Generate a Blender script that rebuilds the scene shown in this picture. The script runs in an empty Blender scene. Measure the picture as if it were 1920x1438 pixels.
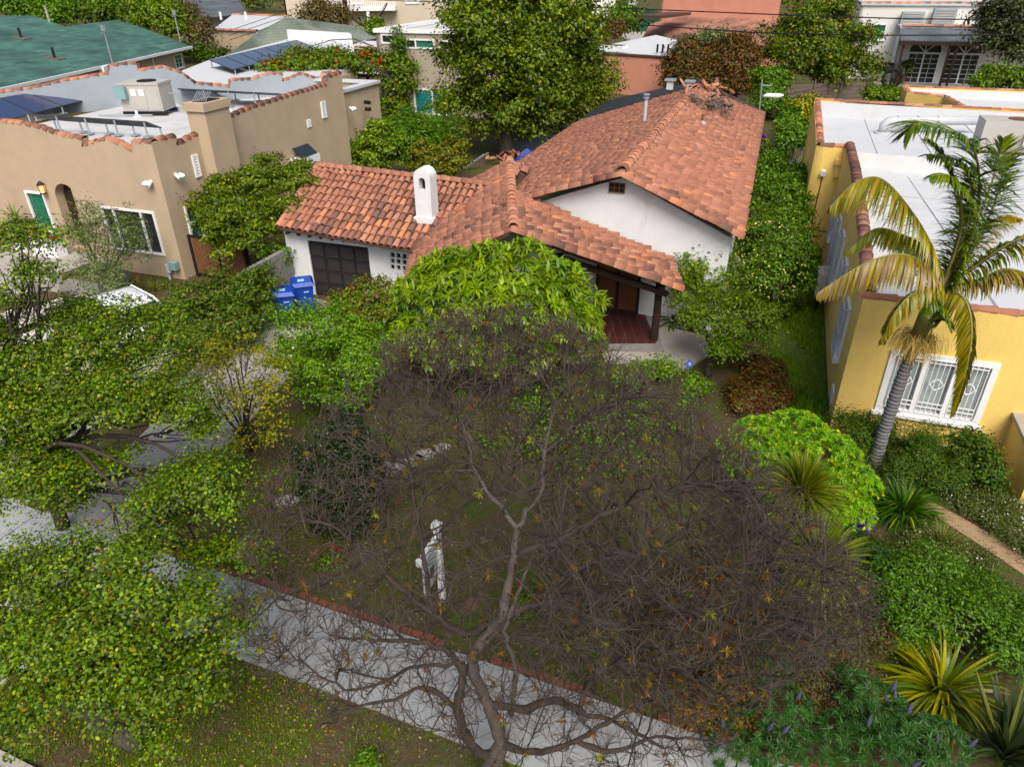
import bpy, math, random
import numpy as np
from mathutils import Vector, Matrix
random.seed(7); rng = np.random.default_rng(7)
sc = bpy.context.scene; C = sc.collection
# ---------------------------------------------------------------- camera
CAM_H = 10.5; FPX = 1332.0; TH = math.radians(30.3); ROLL = math.radians(0.6)
cd = bpy.data.cameras.new('camera'); cam = bpy.data.objects.new('camera', cd); C.objects.link(cam)
cd.sensor_width = 36; cd.lens = FPX / 1920 * 36; cd.clip_start = 0.1; cd.clip_end = 2000
cam.matrix_world = Matrix.Translation((0, 0, CAM_H)) @ Matrix.Rotation(math.pi/2 - TH, 4, 'X') @ Matrix.Rotation(-ROLL, 4, 'Z')
sc.camera = cam
# ---------------------------------------------------------------- sky, sun, exposure (overcast)
SUN_EL, SUN_AZ = 50, 172          # azimuth from +Y clockwise
w = bpy.data.worlds.new('World'); sc.world = w; w.use_nodes = True
nt = w.node_tree; nt.nodes.clear()
sky = nt.nodes.new('ShaderNodeTexSky'); sky.sky_type = 'NISHITA'; sky.sun_disc = False
sky.sun_elevation = math.radians(SUN_EL); sky.sun_rotation = math.radians(SUN_AZ)
sky.dust_density = 5.0; sky.air_density = 0.9; sky.ozone_density = 1.0
bg = nt.nodes.new('ShaderNodeBackground'); bg.inputs[1].default_value = 0.072
wo = nt.nodes.new('ShaderNodeOutputWorld')
nt.links.new(sky.outputs[0], bg.inputs[0]); nt.links.new(bg.outputs[0], wo.inputs[0])
sl = bpy.data.lights.new('sun', 'SUN'); sl.energy = 1.4; sl.angle = math.radians(34); sl.color = (1, 0.95, 0.86)
so = bpy.data.objects.new('sun', sl); C.objects.link(so)
az = math.radians(SUN_AZ); el = math.radians(SUN_EL)
sd = Vector((math.sin(az)*math.cos(el), math.cos(az)*math.cos(el), math.sin(el)))
so.rotation_euler = (-sd).to_track_quat('-Z', 'Y').to_euler(); so.location = sd*60
sc.view_settings.view_transform = 'Standard'; sc.view_settings.look = 'None'
sc.view_settings.exposure = 1.12; sc.view_settings.gamma = 1; sc.view_settings.use_curve_mapping = False
sc.cycles.max_bounces = 6; sc.cycles.diffuse_bounces = 2; sc.cycles.glossy_bounces = 2
sc.cycles.transmission_bounces = 3; sc.cycles.transparent_max_bounces = 6
sc.cycles.use_denoising = True

# ---------------------------------------------------------------- geometry helpers: photo pixel (1920 wide) -> point in the place
Z3 = np.array([0., 0., 1.])
def ray(px, py):
    u = px-960; v = 719-py; c, s = math.cos(ROLL), math.sin(ROLL)
    u, v = u*c+v*s, -u*s+v*c
    return np.array([u, FPX*math.cos(TH)+v*math.sin(TH), -FPX*math.sin(TH)+v*math.cos(TH)])
EYE = np.array([0, 0, CAM_H])
def B(px, py, z=0.): d = ray(px, py); return EYE + (z-CAM_H)/d[2]*d
def atY(px, py, Y): d = ray(px, py); return EYE + Y/d[1]*d
def PL(px, py, p0, n):
    d = ray(px, py); return EYE + ((np.asarray(p0)-EYE)@n)/(d@n)*d
def depth(p): return p[1]*math.cos(TH) - (p[2]-CAM_H)*math.sin(TH)
def mpp(p): return depth(p)/FPX          # metres per photo pixel at p
phi = math.radians(20)
R = np.array([math.cos(phi), -math.sin(phi), 0.]); D = np.array([math.sin(phi), math.cos(phi), 0.])
def unit(v): v = np.asarray(v, float); return v/np.linalg.norm(v)
def V3(x, y, z): return np.array([x, y, z], float)

class MB:
    def __init__(s): s.v = []; s.f = []; s.m = []
    def add(s, vs, fs, mi=0):
        b = len(s.v); s.v.extend([tuple(map(float, p)) for p in vs]); s.f.extend([tuple(b+i for i in f) for f in fs]); s.m.extend([mi]*len(fs)); return s
    def poly(s, vs, mi=0): return s.add(vs, [tuple(range(len(vs)))], mi)
    def box(s, c, dims, ax=None, mi=0):
        a, b, d = ax if ax is not None else (R, D, Z3)
        c = np.asarray(c, float); vs = []
        for k in (-1, 1):
            for j in (-1, 1):
                for i in (-1, 1): vs.append(c + a*i*dims[0]/2 + b*j*dims[1]/2 + d*k*dims[2]/2)
        return s.add(vs, [(0,2,3,1),(4,5,7,6),(0,1,5,4),(2,6,7,3),(0,4,6,2),(1,3,7,5)], mi)
    def tube(s, pts, rad, n=6, mi=0, cap=True):
        pts = [np.asarray(p, float) for p in pts]
        if not hasattr(rad, '__len__'): rad = [rad]*len(pts)
        if len(rad) != len(pts): rad = list(np.interp(np.linspace(0,1,len(pts)), np.linspace(0,1,len(rad)), rad))
        vs = []; fs = []; prev = None
        for i, p in enumerate(pts):
            t = unit(pts[min(i+1, len(pts)-1)] - pts[max(i-1, 0)])
            if prev is None: a = unit(np.cross(t, [0.31, 0.2, 0.9] if abs(t[2]) < .9 else [1, 0.1, 0]))
            else: a = unit(prev - t*(prev@t))
            prev = a; b = np.cross(t, a)
            for k in range(n):
                an = 2*math.pi*k/n; vs.append(p + (a*math.cos(an)+b*math.sin(an))*rad[i])
        for i in range(len(pts)-1):
            for k in range(n):
                k2 = (k+1) % n; fs.append((i*n+k, i*n+k2, (i+1)*n+k2, (i+1)*n+k))
        if cap: fs.append(tuple(range(n))[::-1]); fs.append(tuple((len(pts)-1)*n+k for k in range(n)))
        return s.add(vs, fs, mi)
    def slab(s, vs, th, mi=0):
        """flat polygon vs given thickness th along its own normal (downwards/backwards)"""
        vs = [np.asarray(p, float) for p in vs]; n = len(vs)
        nn = np.zeros(3)
        for i in range(n): nn += np.cross(vs[i]-vs[0], vs[(i+1) % n]-vs[0])
        nn = unit(nn); bk = [p - nn*th for p in vs]
        fs = [tuple(range(n)), tuple(range(2*n-1, n-1, -1))] + [(i, i+n, (i+1) % n+n, (i+1) % n) for i in range(n)]
        return s.add(vs+bk, fs, mi)
    def wall(s, o, ax, L, z0, z1, nout, openings=(), rec=0.12, mi=0, th=0.25):
        """upright wall from o along ax; openings = (a0, a1, z0, z1); outer face towards nout"""
        us = sorted({0., L, *[min(max(q, 0), L) for w in openings for q in w[:2]]}); zs = sorted({z0, z1, *[q for w in openings for q in w[2:4]]})
        P = lambda a, z, d=0: np.asarray(o)*[1, 1, 0] + ax*a + Z3*z - nout*d
        flip = (np.cross(ax, Z3)@nout) < 0
        def q(vs): s.poly(vs[::-1] if flip else vs, mi)
        for a0, a1 in zip(us[:-1], us[1:]):
            for b0, b1 in zip(zs[:-1], zs[1:]):
                am, bm = (a0+a1)/2, (b0+b1)/2
                if any(w[0] < am < w[1] and w[2] < bm < w[3] for w in openings): continue
                q([P(a0,b0),P(a1,b0),P(a1,b1),P(a0,b1)])
        for a0, a1, b0, b1 in [w[:4] for w in openings]:
            q([P(a0,b0),P(a0,b0,rec),P(a1,b0,rec),P(a1,b0)][::-1]); q([P(a0,b1),P(a0,b1,rec),P(a1,b1,rec),P(a1,b1)])
            q([P(a0,b0),P(a0,b0,rec),P(a0,b1,rec),P(a0,b1)]); q([P(a1,b0),P(a1,b1),P(a1,b1,rec),P(a1,b0,rec)])
        q([P(0,z1),P(L,z1),P(L,z1,th),P(0,z1,th)]); q([P(L,z0,th+.01),P(0,z0,th+.01),P(0,z1,th+.01),P(L,z1,th+.01)])
        q([P(0,z0,th),P(0,z0),P(0,z1),P(0,z1,th)]); q([P(L,z0),P(L,z0,th),P(L,z1,th),P(L,z1)])
        return s

ORG = {}
def link(name, me, parent=None, label=None, cat=None, group=None, kind=None, loc=None):
    o = bpy.data.objects.new(name, me); C.objects.link(o)
    if parent is not None: o.parent = parent; ORG[o.name] = ORG.get(parent.name, np.zeros(3))
    if label: o['label'] = label
    if cat: o['category'] = cat
    if group: o['group'] = group
    if kind: o['kind'] = kind
    return o
def thing(name, label, cat, loc, group=None):
    o = link(name, None, None, label, cat, group); o.location = tuple(map(float, loc)); o.empty_display_size = .3
    ORG[o.name] = np.asarray(loc, float); return o
def mesh_np(name, V, F, cols=None, smooth=False, mats=(), mi=None):
    """V (n,3); F (m,k) int array, k = 3 or 4"""
    me = bpy.data.meshes.new(name); V = np.asarray(V, np.float32); F = np.asarray(F, np.int32)
    me.vertices.add(len(V)); me.vertices.foreach_set('co', V.ravel())
    k = F.shape[1]; me.loops.add(F.size); me.loops.foreach_set('vertex_index', F.ravel())
    me.polygons.add(len(F)); me.polygons.foreach_set('loop_start', np.arange(0, F.size, k, dtype=np.int32))
    me.polygons.foreach_set('loop_total', np.full(len(F), k, np.int32))
    if smooth: me.polygons.foreach_set('use_smooth', np.ones(len(F), bool))
    if cols is not None:
        a = me.color_attributes.new('Col', 'FLOAT_COLOR', 'POINT'); c = np.ones((len(V), 4), np.float32); c[:, :3] = cols
        a.data.foreach_set('color', c.ravel())
    for m in (mats if isinstance(mats, (list, tuple)) else [mats]): me.materials.append(m)
    if mi is not None: me.polygons.foreach_set('material_index', np.asarray(mi, np.int32))
    me.update(calc_edges=True); return me
def obj(name, mb, mats, parent=None, smooth=False, **kw):
    """link a mesh builder as ONE object; vertices are given in world space"""
    org = ORG.get(parent.name, np.zeros(3)) if parent is not None else np.zeros(3)
    me = bpy.data.meshes.new(name)
    me.from_pydata([tuple(np.asarray(p)-org) for p in mb.v], [], mb.f)
    for m in (mats if isinstance(mats, (list, tuple)) else [mats]): me.materials.append(m)
    if len(set(mb.m)) > 1: me.polygons.foreach_set('material_index', mb.m)
    if smooth: me.polygons.foreach_set('use_smooth', [True]*len(mb.f))
    me.update(); return link(name, me, parent, **kw)
def objnp(name, V, F, mats, parent=None, cols=None, smooth=False, **kw):
    org = ORG.get(parent.name, np.zeros(3)) if parent is not None else np.zeros(3)
    return link(name, mesh_np(name, np.asarray(V)-org, F, cols, smooth, mats), parent, **kw)
def inst(name, me, M, parent, **kw):
    """a mesh shared between alike pieces; M = 4x4 world matrix"""
    o = link(name, me, parent, **kw); org = ORG.get(parent.name, np.zeros(3)) if parent is not None else np.zeros(3)
    M = np.array(M, float); M[:3, 3] -= org; o.matrix_basis = Matrix(M.tolist()); return o
def frame(x, y, z, p):
    M = np.eye(4); M[:3, 0] = x; M[:3, 1] = y; M[:3, 2] = z; M[:3, 3] = p; return M

# ---------------------------------------------------------------- materials
def nodes(name):
    m = bpy.data.materials.new(name); m.use_nodes = True; n = m.node_tree.nodes; L = m.node_tree.links
    return m, n, L, n['Principled BSDF']
def ramp(n, stops):
    r = n.new('ShaderNodeValToRGB'); e = r.color_ramp.elements
    while len(e) < len(stops): e.new(0.5)
    for el, (p, c) in zip(e, stops): el.position = p; el.color = (*c, 1)
    return r
def mul(c, k): return tuple(min(1, x*k) for x in c)
def mat(name, c, rough=.8, var=.18, scale=1.2, bump=.0, bscale=40, metal=0., spec=.3, stain=None, c2=None, emit=None):
    """base colour varied by large noise (var), optional stain colour patches, fine bump"""
    m, n, L, b = nodes(name)
    tc = n.new('ShaderNodeNewGeometry')
    b.inputs['Roughness'].default_value = rough; b.inputs['Metallic'].default_value = metal; b.inputs['Specular IOR Level'].default_value = spec
    nz = n.new('ShaderNodeTexNoise'); nz.inputs['Scale'].default_value = scale; nz.inputs['Detail'].default_value = 6; nz.inputs['Roughness'].default_value = .65
    L.new(tc.outputs['Position'], nz.inputs['Vector'])
    rp = ramp(n, [(.28, mul(c, 1-var)), (.52, c), (.75, c2 or mul(c, 1+var*.7))]); L.new(nz.outputs['Fac'], rp.inputs[0]); out = rp.outputs[0]
    if stain:
        sc_, col, lo, hi, k = stain
        n2 = n.new('ShaderNodeTexNoise'); n2.inputs['Scale'].default_value = sc_; n2.inputs['Detail'].default_value = 8; n2.inputs['Roughness'].default_value = .7
        mp = n.new('ShaderNodeMapping'); mp.inputs['Scale'].default_value = k; L.new(tc.outputs['Position'], mp.inputs['Vector']); L.new(mp.outputs[0], n2.inputs['Vector'])
        r2 = ramp(n, [(lo, (0,0,0)), (hi, (1,1,1))]); L.new(n2.outputs['Fac'], r2.inputs[0])
        mx = n.new('ShaderNodeMix'); mx.data_type = 'RGBA'; L.new(r2.outputs[0], mx.inputs[0]); L.new(out, mx.inputs[6]); mx.inputs[7].default_value = (*col, 1); out = mx.outputs[2]
    L.new(out, b.inputs['Base Color'])
    if bump:
        n3 = n.new('ShaderNodeTexNoise'); n3.inputs['Scale'].default_value = bscale; n3.inputs['Detail'].default_value = 4
        L.new(tc.outputs['Position'], n3.inputs['Vector'])
        bp = n.new('ShaderNodeBump'); bp.inputs['Strength'].default_value = bump; bp.inputs['Distance'].default_value = .03
        L.new(n3.outputs['Fac'], bp.inputs['Height']); L.new(bp.outputs[0], b.inputs['Normal'])
    if emit: b.inputs['Emission Color'].default_value = (*emit[0], 1); b.inputs['Emission Strength'].default_value = emit[1]
    return m
def leafmat(name, rough=.5, trans=.3, spec=.35):
    m, n, L, b = nodes(name)
    at = n.new('ShaderNodeAttribute'); at.attribute_name = 'Col'; a = n.new('ShaderNodeHueSaturation'); a.inputs['Saturation'].default_value = 1.18; a.inputs['Value'].default_value = 1.32; L.new(at.outputs['Color'], a.inputs['Color'])
    L.new(a.outputs['Color'], b.inputs['Base Color']); b.inputs['Roughness'].default_value = rough; b.inputs['Specular IOR Level'].default_value = spec
    if trans:
        t = n.new('ShaderNodeBsdfTranslucent'); L.new(a.outputs['Color'], t.inputs['Color'])
        mx = n.new('ShaderNodeMixShader'); mx.inputs[0].default_value = trans
        L.new(b.outputs[0], mx.inputs[1]); L.new(t.outputs[0], mx.inputs[2]); L.new(mx.outputs[0], n['Material Output'].inputs['Surface'])
    return m
TILE_STOPS = [(0, (0.175, 0.099, 0.08)), (0.12, (0.234, 0.115, 0.084)), (0.26, (0.292, 0.126, 0.084)), (0.4, (0.345, 0.146, 0.094)), (0.56, (0.398, 0.173, 0.109)), (0.72, (0.45, 0.199, 0.126)), (0.88, (0.503, 0.24, 0.158)), (1, (0.608, 0.234, 0.094))]
def tilemat(name, single):
    m, n, L, b = nodes(name)
    if single: s = n.new('ShaderNodeObjectInfo').outputs['Random']
    else:
        a = n.new('ShaderNodeAttribute'); a.attribute_name = 'Col'; s = a.outputs['Fac']
    r = ramp(n, TILE_STOPS); L.new(s, r.inputs[0])
    g = n.new('ShaderNodeNewGeometry'); nz = n.new('ShaderNodeTexNoise'); nz.inputs['Scale'].default_value = 5; nz.inputs['Detail'].default_value = 9; nz.inputs['Roughness'].default_value = .75
    L.new(g.outputs['Position'], nz.inputs['Vector'])
    r2 = ramp(n, [(.36, (0,0,0)), (.68, (1,1,1))]); L.new(nz.outputs['Fac'], r2.inputs[0])
    mx = n.new('ShaderNodeMix'); mx.data_type = 'RGBA'; mx.inputs[7].default_value = (.105,.065,.05,1)
    mm = n.new('ShaderNodeMath'); mm.operation = 'MULTIPLY'; mm.inputs[1].default_value = .30; L.new(r2.outputs[0], mm.inputs[0])
    L.new(mm.outputs[0], mx.inputs[0]); L.new(r.outputs[0], mx.inputs[6]); L.new(mx.outputs[2], b.inputs['Base Color'])
    b.inputs['Roughness'].default_value = .85; b.inputs['Specular IOR Level'].default_value = .2
    bp = n.new('ShaderNodeBump'); bp.inputs['Strength'].default_value = .25; bp.inputs['Distance'].default_value = .02; L.new(nz.outputs['Fac'], bp.inputs['Height']); L.new(bp.outputs[0], b.inputs['Normal'])
    return m
M = {}
M['tile1'] = tilemat('clay_tile_single', True); M['tileN'] = tilemat('clay_tile_mass', False)
M['mortar'] = mat('gap_shade_underlay', (.075,.042,.032), .95, .3, 6, .3)  # roof underlay, darkened so its colour carries the shade between tiles
M['white'] = mat('white_stucco', (.70,.72,.73), .9, .07, 1.5, .45, 22, stain=(1.3, (.46,.45,.43), .62, .85, (1,1,.35)))
M['tan'] = mat('tan_stucco', (.46,.36,.25), .92, .10, .9, .3, 30, stain=(1.1, (.39,.29,.185), .55, .9, (1,1,.25)))
M['yellow'] = mat('yellow_stucco', (.80,.575,.165), .9, .08, .8, .3, 30, stain=(2.2, (.62,.41,.11), .50, .92, (1,1,.12)))
M['beige'] = mat('beige_stucco', (.52,.45,.36), .9, .06, .5, .2)
M['taupe'] = mat('taupe_stucco', (.36,.31,.25), .9, .08, .5, .2, stain=(.6, (.27,.22,.17), .6, .85, (1,1,.3)))
M['salmon'] = mat('salmon_stucco', (.60,.265,.185), .9, .08, .5, .3, 20, stain=(.5, (.52,.22,.15), .5, .8, (1,1,.3)))
M['cream'] = mat('cream_stucco', (.70,.70,.66), .9, .05, .5, .2)
M['roofwhite'] = mat('white_roof_membrane', (.53,.55,.57), .7, .05, .7, .1, stain=(.7, (.40,.40,.39), .48, .85, (1,1,1)))
M['roofgrey'] = mat('grey_roof_membrane', (.52,.53,.53), .8, .10, .8, .1, stain=(.9, (.33,.32,.30), .5, .8, (1,1,1)))
M['parapet_grey'] = mat('grey_parapet_coating', (.30,.34,.38), .7, .10, 1.0, .1)
M['conc'] = mat('sidewalk_concrete', (.35,.365,.37), .9, .16, 7, .3, 120, stain=(1.8, (.22,.22,.21), .5, .8, (1,1,1)))
M['conc2'] = mat('driveway_concrete', (.36,.335,.30), .9, .12, 1.0, .15, 80, stain=(1.6, (.30,.27,.24), .5, .8, (1,1,1)))
M['paver'] = mat('pale_paver', (.55,.53,.48), .9, .08, 2, .1, 80)
M['block'] = mat('grey_block', (.22,.21,.20), .95, .25, 3, .3, 40)
M['brick'] = mat('red_brick', (.22,.07,.045), .9, .4, 9, .3, 50)
M['dark'] = mat('dark_void', (.012,.012,.012), .9, .1)
M['glass'] = mat('window_glass', (.018,.026,.028), .08, .2, 1, spec=.7)
M['glassg'] = mat('green_window_glass', (.02,.15,.09), .12, .25, 1.4, spec=.6)
M['glasst'] = mat('teal_window_glass', (.015,.19,.21), .12, .2, 1, spec=.6)
M['shade'] = mat('pale_blind', (.34,.40,.40), .5, .1, 1, spec=.4)
M['wpaint'] = mat('white_paint', (.78,.79,.80), .5, .04, 3)
M['gpaint'] = mat('bluegrey_bars', (.46,.48,.51), .5, .06, 3)
M['door'] = mat('dark_brown_door_paint', (.036,.032,.033), .55, .15, 4, stain=(2.5, (.07,.06,.06), .6, .85, (1,1,.4)))
M['wood'] = mat('brown_wood', (.17,.075,.032), .75, .25, 5, .2, 20)
M['dwood'] = mat('dark_timber', (.035,.018,.012), .8, .3, 5, .2, 20)
M['gwood'] = mat('weathered_timber', (.13,.10,.085), .9, .25, 3, .2)
M['metal'] = mat('galvanised_metal', (.42,.46,.50), .45, .1, 4, metal=.6)
M['hvac'] = mat('hvac_sheet_metal', (.42,.40,.37), .6, .08, 2)
M['black'] = mat('black_metal', (.012,.012,.013), .5, .1)
M['solar'] = mat('solar_cell', (.016,.030,.095), .22, .15, 2, spec=.6)
M['solarfr'] = mat('solar_frame', (.04,.042,.05), .4, .1)
M['teal'] = mat('teal_box', (.20,.33,.34), .5, .1)
M['bin'] = mat('blue_plastic', (.0,.05,.36), .4, .06, 3, spec=.4)
M['print'] = mat('white_print', (.75,.80,.85), .6, .03)
M['sky_print'] = mat('pale_blue_sticker', (.25,.55,.75), .5, .05)
M['carw'] = mat('white_car_paint', (.75,.77,.80), .25, .02, spec=.6)
M['carb'] = mat('grey_blue_car_paint', (.09,.12,.19), .3, .05, spec=.6)
M['carr'] = mat('red_car_paint', (.30,.01,.012), .3, .05, spec=.6)
M['tyre'] = mat('tyre_rubber', (.015,.015,.015), .8, .1)
M['bark'] = mat('grey_bark', (.098,.084,.072), .95, .35, 6, .6, 25, stain=(7, (.06,.05,.043), .44, .66, (1,1,.35)))
M['darkbark'] = mat('dark_bark', (.052,.041,.034), .95, .35, 7, .5, 25)
M['twig'] = mat('bare_twig', (.070,.054,.043), .95, .45, 2.5)
def palm_bark():
    m, n, L, b = nodes('palm_trunk'); g = n.new('ShaderNodeNewGeometry'); wv = n.new('ShaderNodeTexWave'); wv.bands_direction = 'Z'; wv.inputs['Scale'].default_value = 3.4; wv.inputs['Distortion'].default_value = 1.2; wv.inputs['Detail'].default_value = 3
    L.new(g.outputs['Position'], wv.inputs['Vector']); r = ramp(n, [(.1, (.11,.105,.105)), (.4, (.16,.155,.165)), (.8, (.19,.185,.19))]); L.new(wv.outputs['Fac'], r.inputs[0]); L.new(r.outputs[0], b.inputs['Base Color']); b.inputs['Roughness'].default_value = .95
    bp = n.new('ShaderNodeBump'); bp.inputs['Strength'].default_value = .6; bp.inputs['Distance'].default_value = .02; L.new(wv.outputs['Fac'], bp.inputs['Height']); L.new(bp.outputs[0], b.inputs['Normal']); return m
M['palmbark'] = palm_bark()
M['leaf'] = leafmat('leaf', trans=.22); M['leafdry'] = leafmat('dry_leaf', .8, .1, .1); M['leafgloss'] = leafmat('glossy_leaf', .38, .22, .4)
M['stone'] = mat('pale_flagstone', (.30,.28,.24), .95, .2, 6, .3, 30)
M['rock'] = mat('reddish_rock', (.14,.085,.07), .95, .3, 6, .4, 15)
M['red'] = mat('red_petal', (.35,.005,.012), .6, .1)
M['blackfelt'] = mat('black_underlayment', (.022,.025,.032), .8, .2, 2)
M['porchtile'] = mat('red_porch_tile', (.062,.017,.013), .6, .3, 5)  # dark red tile, lowered further to include the porch's shade
M['street'] = mat('asphalt', (.055,.055,.056), .95, .2, 3, .4, 80)
M['grassbase'] = mat('grass_base', (.075,.12,.014), 1, .4, 6, .6, 60, stain=(1.5, (.075,.06,.035), .52, .7, (1,1,1)))
M['soilpath'] = mat('decomposed_granite', (.34,.235,.135), .98, .15, 1.6, .3, 90, stain=(2.5, (.19,.13,.07), .5, .8, (1,1,1)))
def shinglemat(name, c1, c2, c3, sx, sy):
    m, n, L, b = nodes(name); tc = n.new('ShaderNodeUVMap'); tc.uv_map = 'UV'
    br = n.new('ShaderNodeTexBrick'); br.inputs['Color1'].default_value = (*c1,1); br.inputs['Color2'].default_value = (*c2,1); br.inputs['Mortar'].default_value = (*c3,1)
    br.inputs['Scale'].default_value = 1; br.inputs['Brick Width'].default_value = sx; br.inputs['Row Height'].default_value = sy; br.inputs['Mortar Size'].default_value = .03; br.inputs['Mortar Smooth'].default_value = .6
    L.new(tc.outputs[0], br.inputs['Vector'])
    nz = n.new('ShaderNodeTexNoise'); nz.inputs['Scale'].default_value = .22; nz.inputs['Detail'].default_value = 7; L.new(tc.outputs[0], nz.inputs['Vector'])
    rp = ramp(n, [(.36, (.5,.52,.52)), (.5, (.85,.85,.85)), (.66, (1.15,1.1,1.1))]); L.new(nz.outputs['Fac'], rp.inputs[0])
    mx = n.new('ShaderNodeMix'); mx.data_type = 'RGBA'; mx.blend_type = 'MULTIPLY'; mx.inputs[0].default_value = 1; L.new(br.outputs[0], mx.inputs[6]); L.new(rp.outputs[0], mx.inputs[7])
    L.new(mx.outputs[2], b.inputs['Base Color']); b.inputs['Roughness'].default_value = .9; return m
M['shingle'] = shinglemat('green_shingle', (.03,.11,.085), (.065,.18,.135), (.012,.045,.04), 1.5, .5)
M['shingle2'] = shinglemat('grey_green_shingle', (.15,.19,.15), (.19,.22,.17), (.09,.11,.09), .9, .4)
M['shingle3'] = shinglemat('blue_grey_shingle', (.09,.11,.13), (.12,.14,.16), (.05,.06,.07), .9, .4)
M['fartile'] = shinglemat('far_clay_tile', (.40,.19,.13), (.30,.14,.10), (.09,.04,.03), .9, .95)
def ground_mat():
    m, n, L, b = nodes('yard_soil'); g = n.new('ShaderNodeNewGeometry')
    def nz(s, d=8, r=.65):
        t = n.new('ShaderNodeTexNoise'); t.inputs['Scale'].default_value = s; t.inputs['Detail'].default_value = d; t.inputs['Roughness'].default_value = r; L.new(g.outputs['Position'], t.inputs['Vector']); return t
    a = nz(9, 8, .8); r1 = ramp(n, [(.3, (.045,.030,.019)), (.5, (.095,.064,.038)), (.72, (.17,.125,.08))]); L.new(a.outputs['Fac'], r1.inputs[0])
    c = nz(18, 6, .8); r2 = ramp(n, [(.3, (.035,.055,.007)), (.6, (.075,.11,.013)), (.8, (.12,.15,.025))]); L.new(c.outputs['Fac'], r2.inputs[0])
    e = nz(.75, 9, .72); r3 = ramp(n, [(.44, (0,0,0)), (.60, (1,1,1))]); L.new(e.outputs['Fac'], r3.inputs[0])
    mx = n.new('ShaderNodeMix'); mx.data_type = 'RGBA'; L.new(r3.outputs[0], mx.inputs[0]); L.new(r1.outputs[0], mx.inputs[6]); L.new(r2.outputs[0], mx.inputs[7])
    L.new(mx.outputs[2], b.inputs['Base Color']); b.inputs['Roughness'].default_value = 1; b.inputs['Specular IOR Level'].default_value = .1
    bp = n.new('ShaderNodeBump'); bp.inputs['Strength'].default_value = .7; bp.inputs['Distance'].default_value = .04; L.new(c.outputs['Fac'], bp.inputs['Height']); L.new(bp.outputs[0], b.inputs['Normal']); return m
M['soil'] = ground_mat()

# ---------------------------------------------------------------- leaves, strap leaves, rosettes (numpy)
def nrm(a): return a/np.maximum(np.linalg.norm(a, axis=1, keepdims=True), 1e-9)
def pick(pal, n):
    """palette [(weight, (r,g,b)), ...] -> n colours with jitter"""
    w_ = np.array([p[0] for p in pal], float); c = np.array([p[1] for p in pal])
    i = rng.choice(len(pal), n, p=w_/w_.sum()); return c[i]
def leaf_quads(P, N, size, asp, cols, fold=.18):
    n = len(P); t = rng.normal(size=(n,3)); N = nrm(N); t = nrm(t - N*np.sum(t*N, 1, keepdims=True)); b = np.cross(N, t)
    L = (size*(.65+.7*rng.random(n)))[:, None]; W = L*asp
    V = np.stack([P-t*L*.5, P+b*W*.5+N*W*fold, P+t*L*.5-N*L*.12, P-b*W*.5+N*W*fold], 1).reshape(-1,3)
    return V, np.arange(4*n).reshape(-1,4), np.repeat(cols, 4, 0)
def blob_pts(blobs, n, per=26, clump=.16, flat=.55, inner=.5, up=.55, low=-.55, gap=-.35, gapf=3.2):
    """leaf points gathered in clumps over the shells of ellipsoids (centre, radius, squash)"""
    rr = np.array([b[1] for b in blobs]); w_ = rr**2/np.sum(rr**2); Ps = []; Ns = []; Cl = []; k0 = 0
    ks = nrm(rng.normal(size=(6,3)))*gapf/np.median(rr); ph = rng.random(6)*6.28
    for (c, r, sq), f in zip(blobs, w_):
        nc = max(3, int(n*f/per)); d = nrm(rng.normal(size=(nc*3,3))); d = d[d[:,2] > low][:nc]
        if len(d) < nc: d = np.concatenate([d, d])[:nc]
        rad = r*(inner+(1-inner)*rng.random(len(d))**.5)*(1+.16*rng.normal(size=len(d)))
        cc = c + d*rad[:, None]*[1,1,sq]
        gk = np.sin(cc@ks.T+ph).sum(1)/2.45 + .25*rng.normal(size=len(cc)) > gap; d, rad, cc = d[gk], rad[gk], cc[gk]
        if not len(cc): continue
        cs = clump*(.6+.8*rng.random(len(d)))
        q = rng.normal(size=(len(d), per, 3))*cs[:, None, None]*[1,1,flat]
        Ps.append((cc[:, None]+q).reshape(-1,3)); nn = d[:, None]*.55 + np.array([0,0,up]) + rng.normal(size=q.shape)*.42 + q/np.maximum(cs[:,None,None],1e-6)*.18
        Ns.append(nn.reshape(-1,3)); Cl.append(np.repeat(np.arange(k0, k0+len(d)), per)); k0 += len(d)
    return np.concatenate(Ps), np.concatenate(Ns), np.concatenate(Cl), k0
DENS = 1.75
def crown_mesh(blobs, n, size, pal, asp=.55, jit=.22, ccr=.60, **kw):
    kw['per'] = int(kw.get('per', 26)*1.5); P, N, cl, k = blob_pts(blobs, int(n*DENS), **kw)
    keep = P[:,2] > .03; P, N, cl = P[keep], N[keep], cl[keep]
    cc = (1-ccr/2+ccr*rng.random((k,1)))*np.array([1,1,1.])
    col = pick(pal, len(P))*cc[cl]*(1-jit+2*jit*rng.random((len(P),1)))
    return leaf_quads(P, N, size, asp, col)
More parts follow.
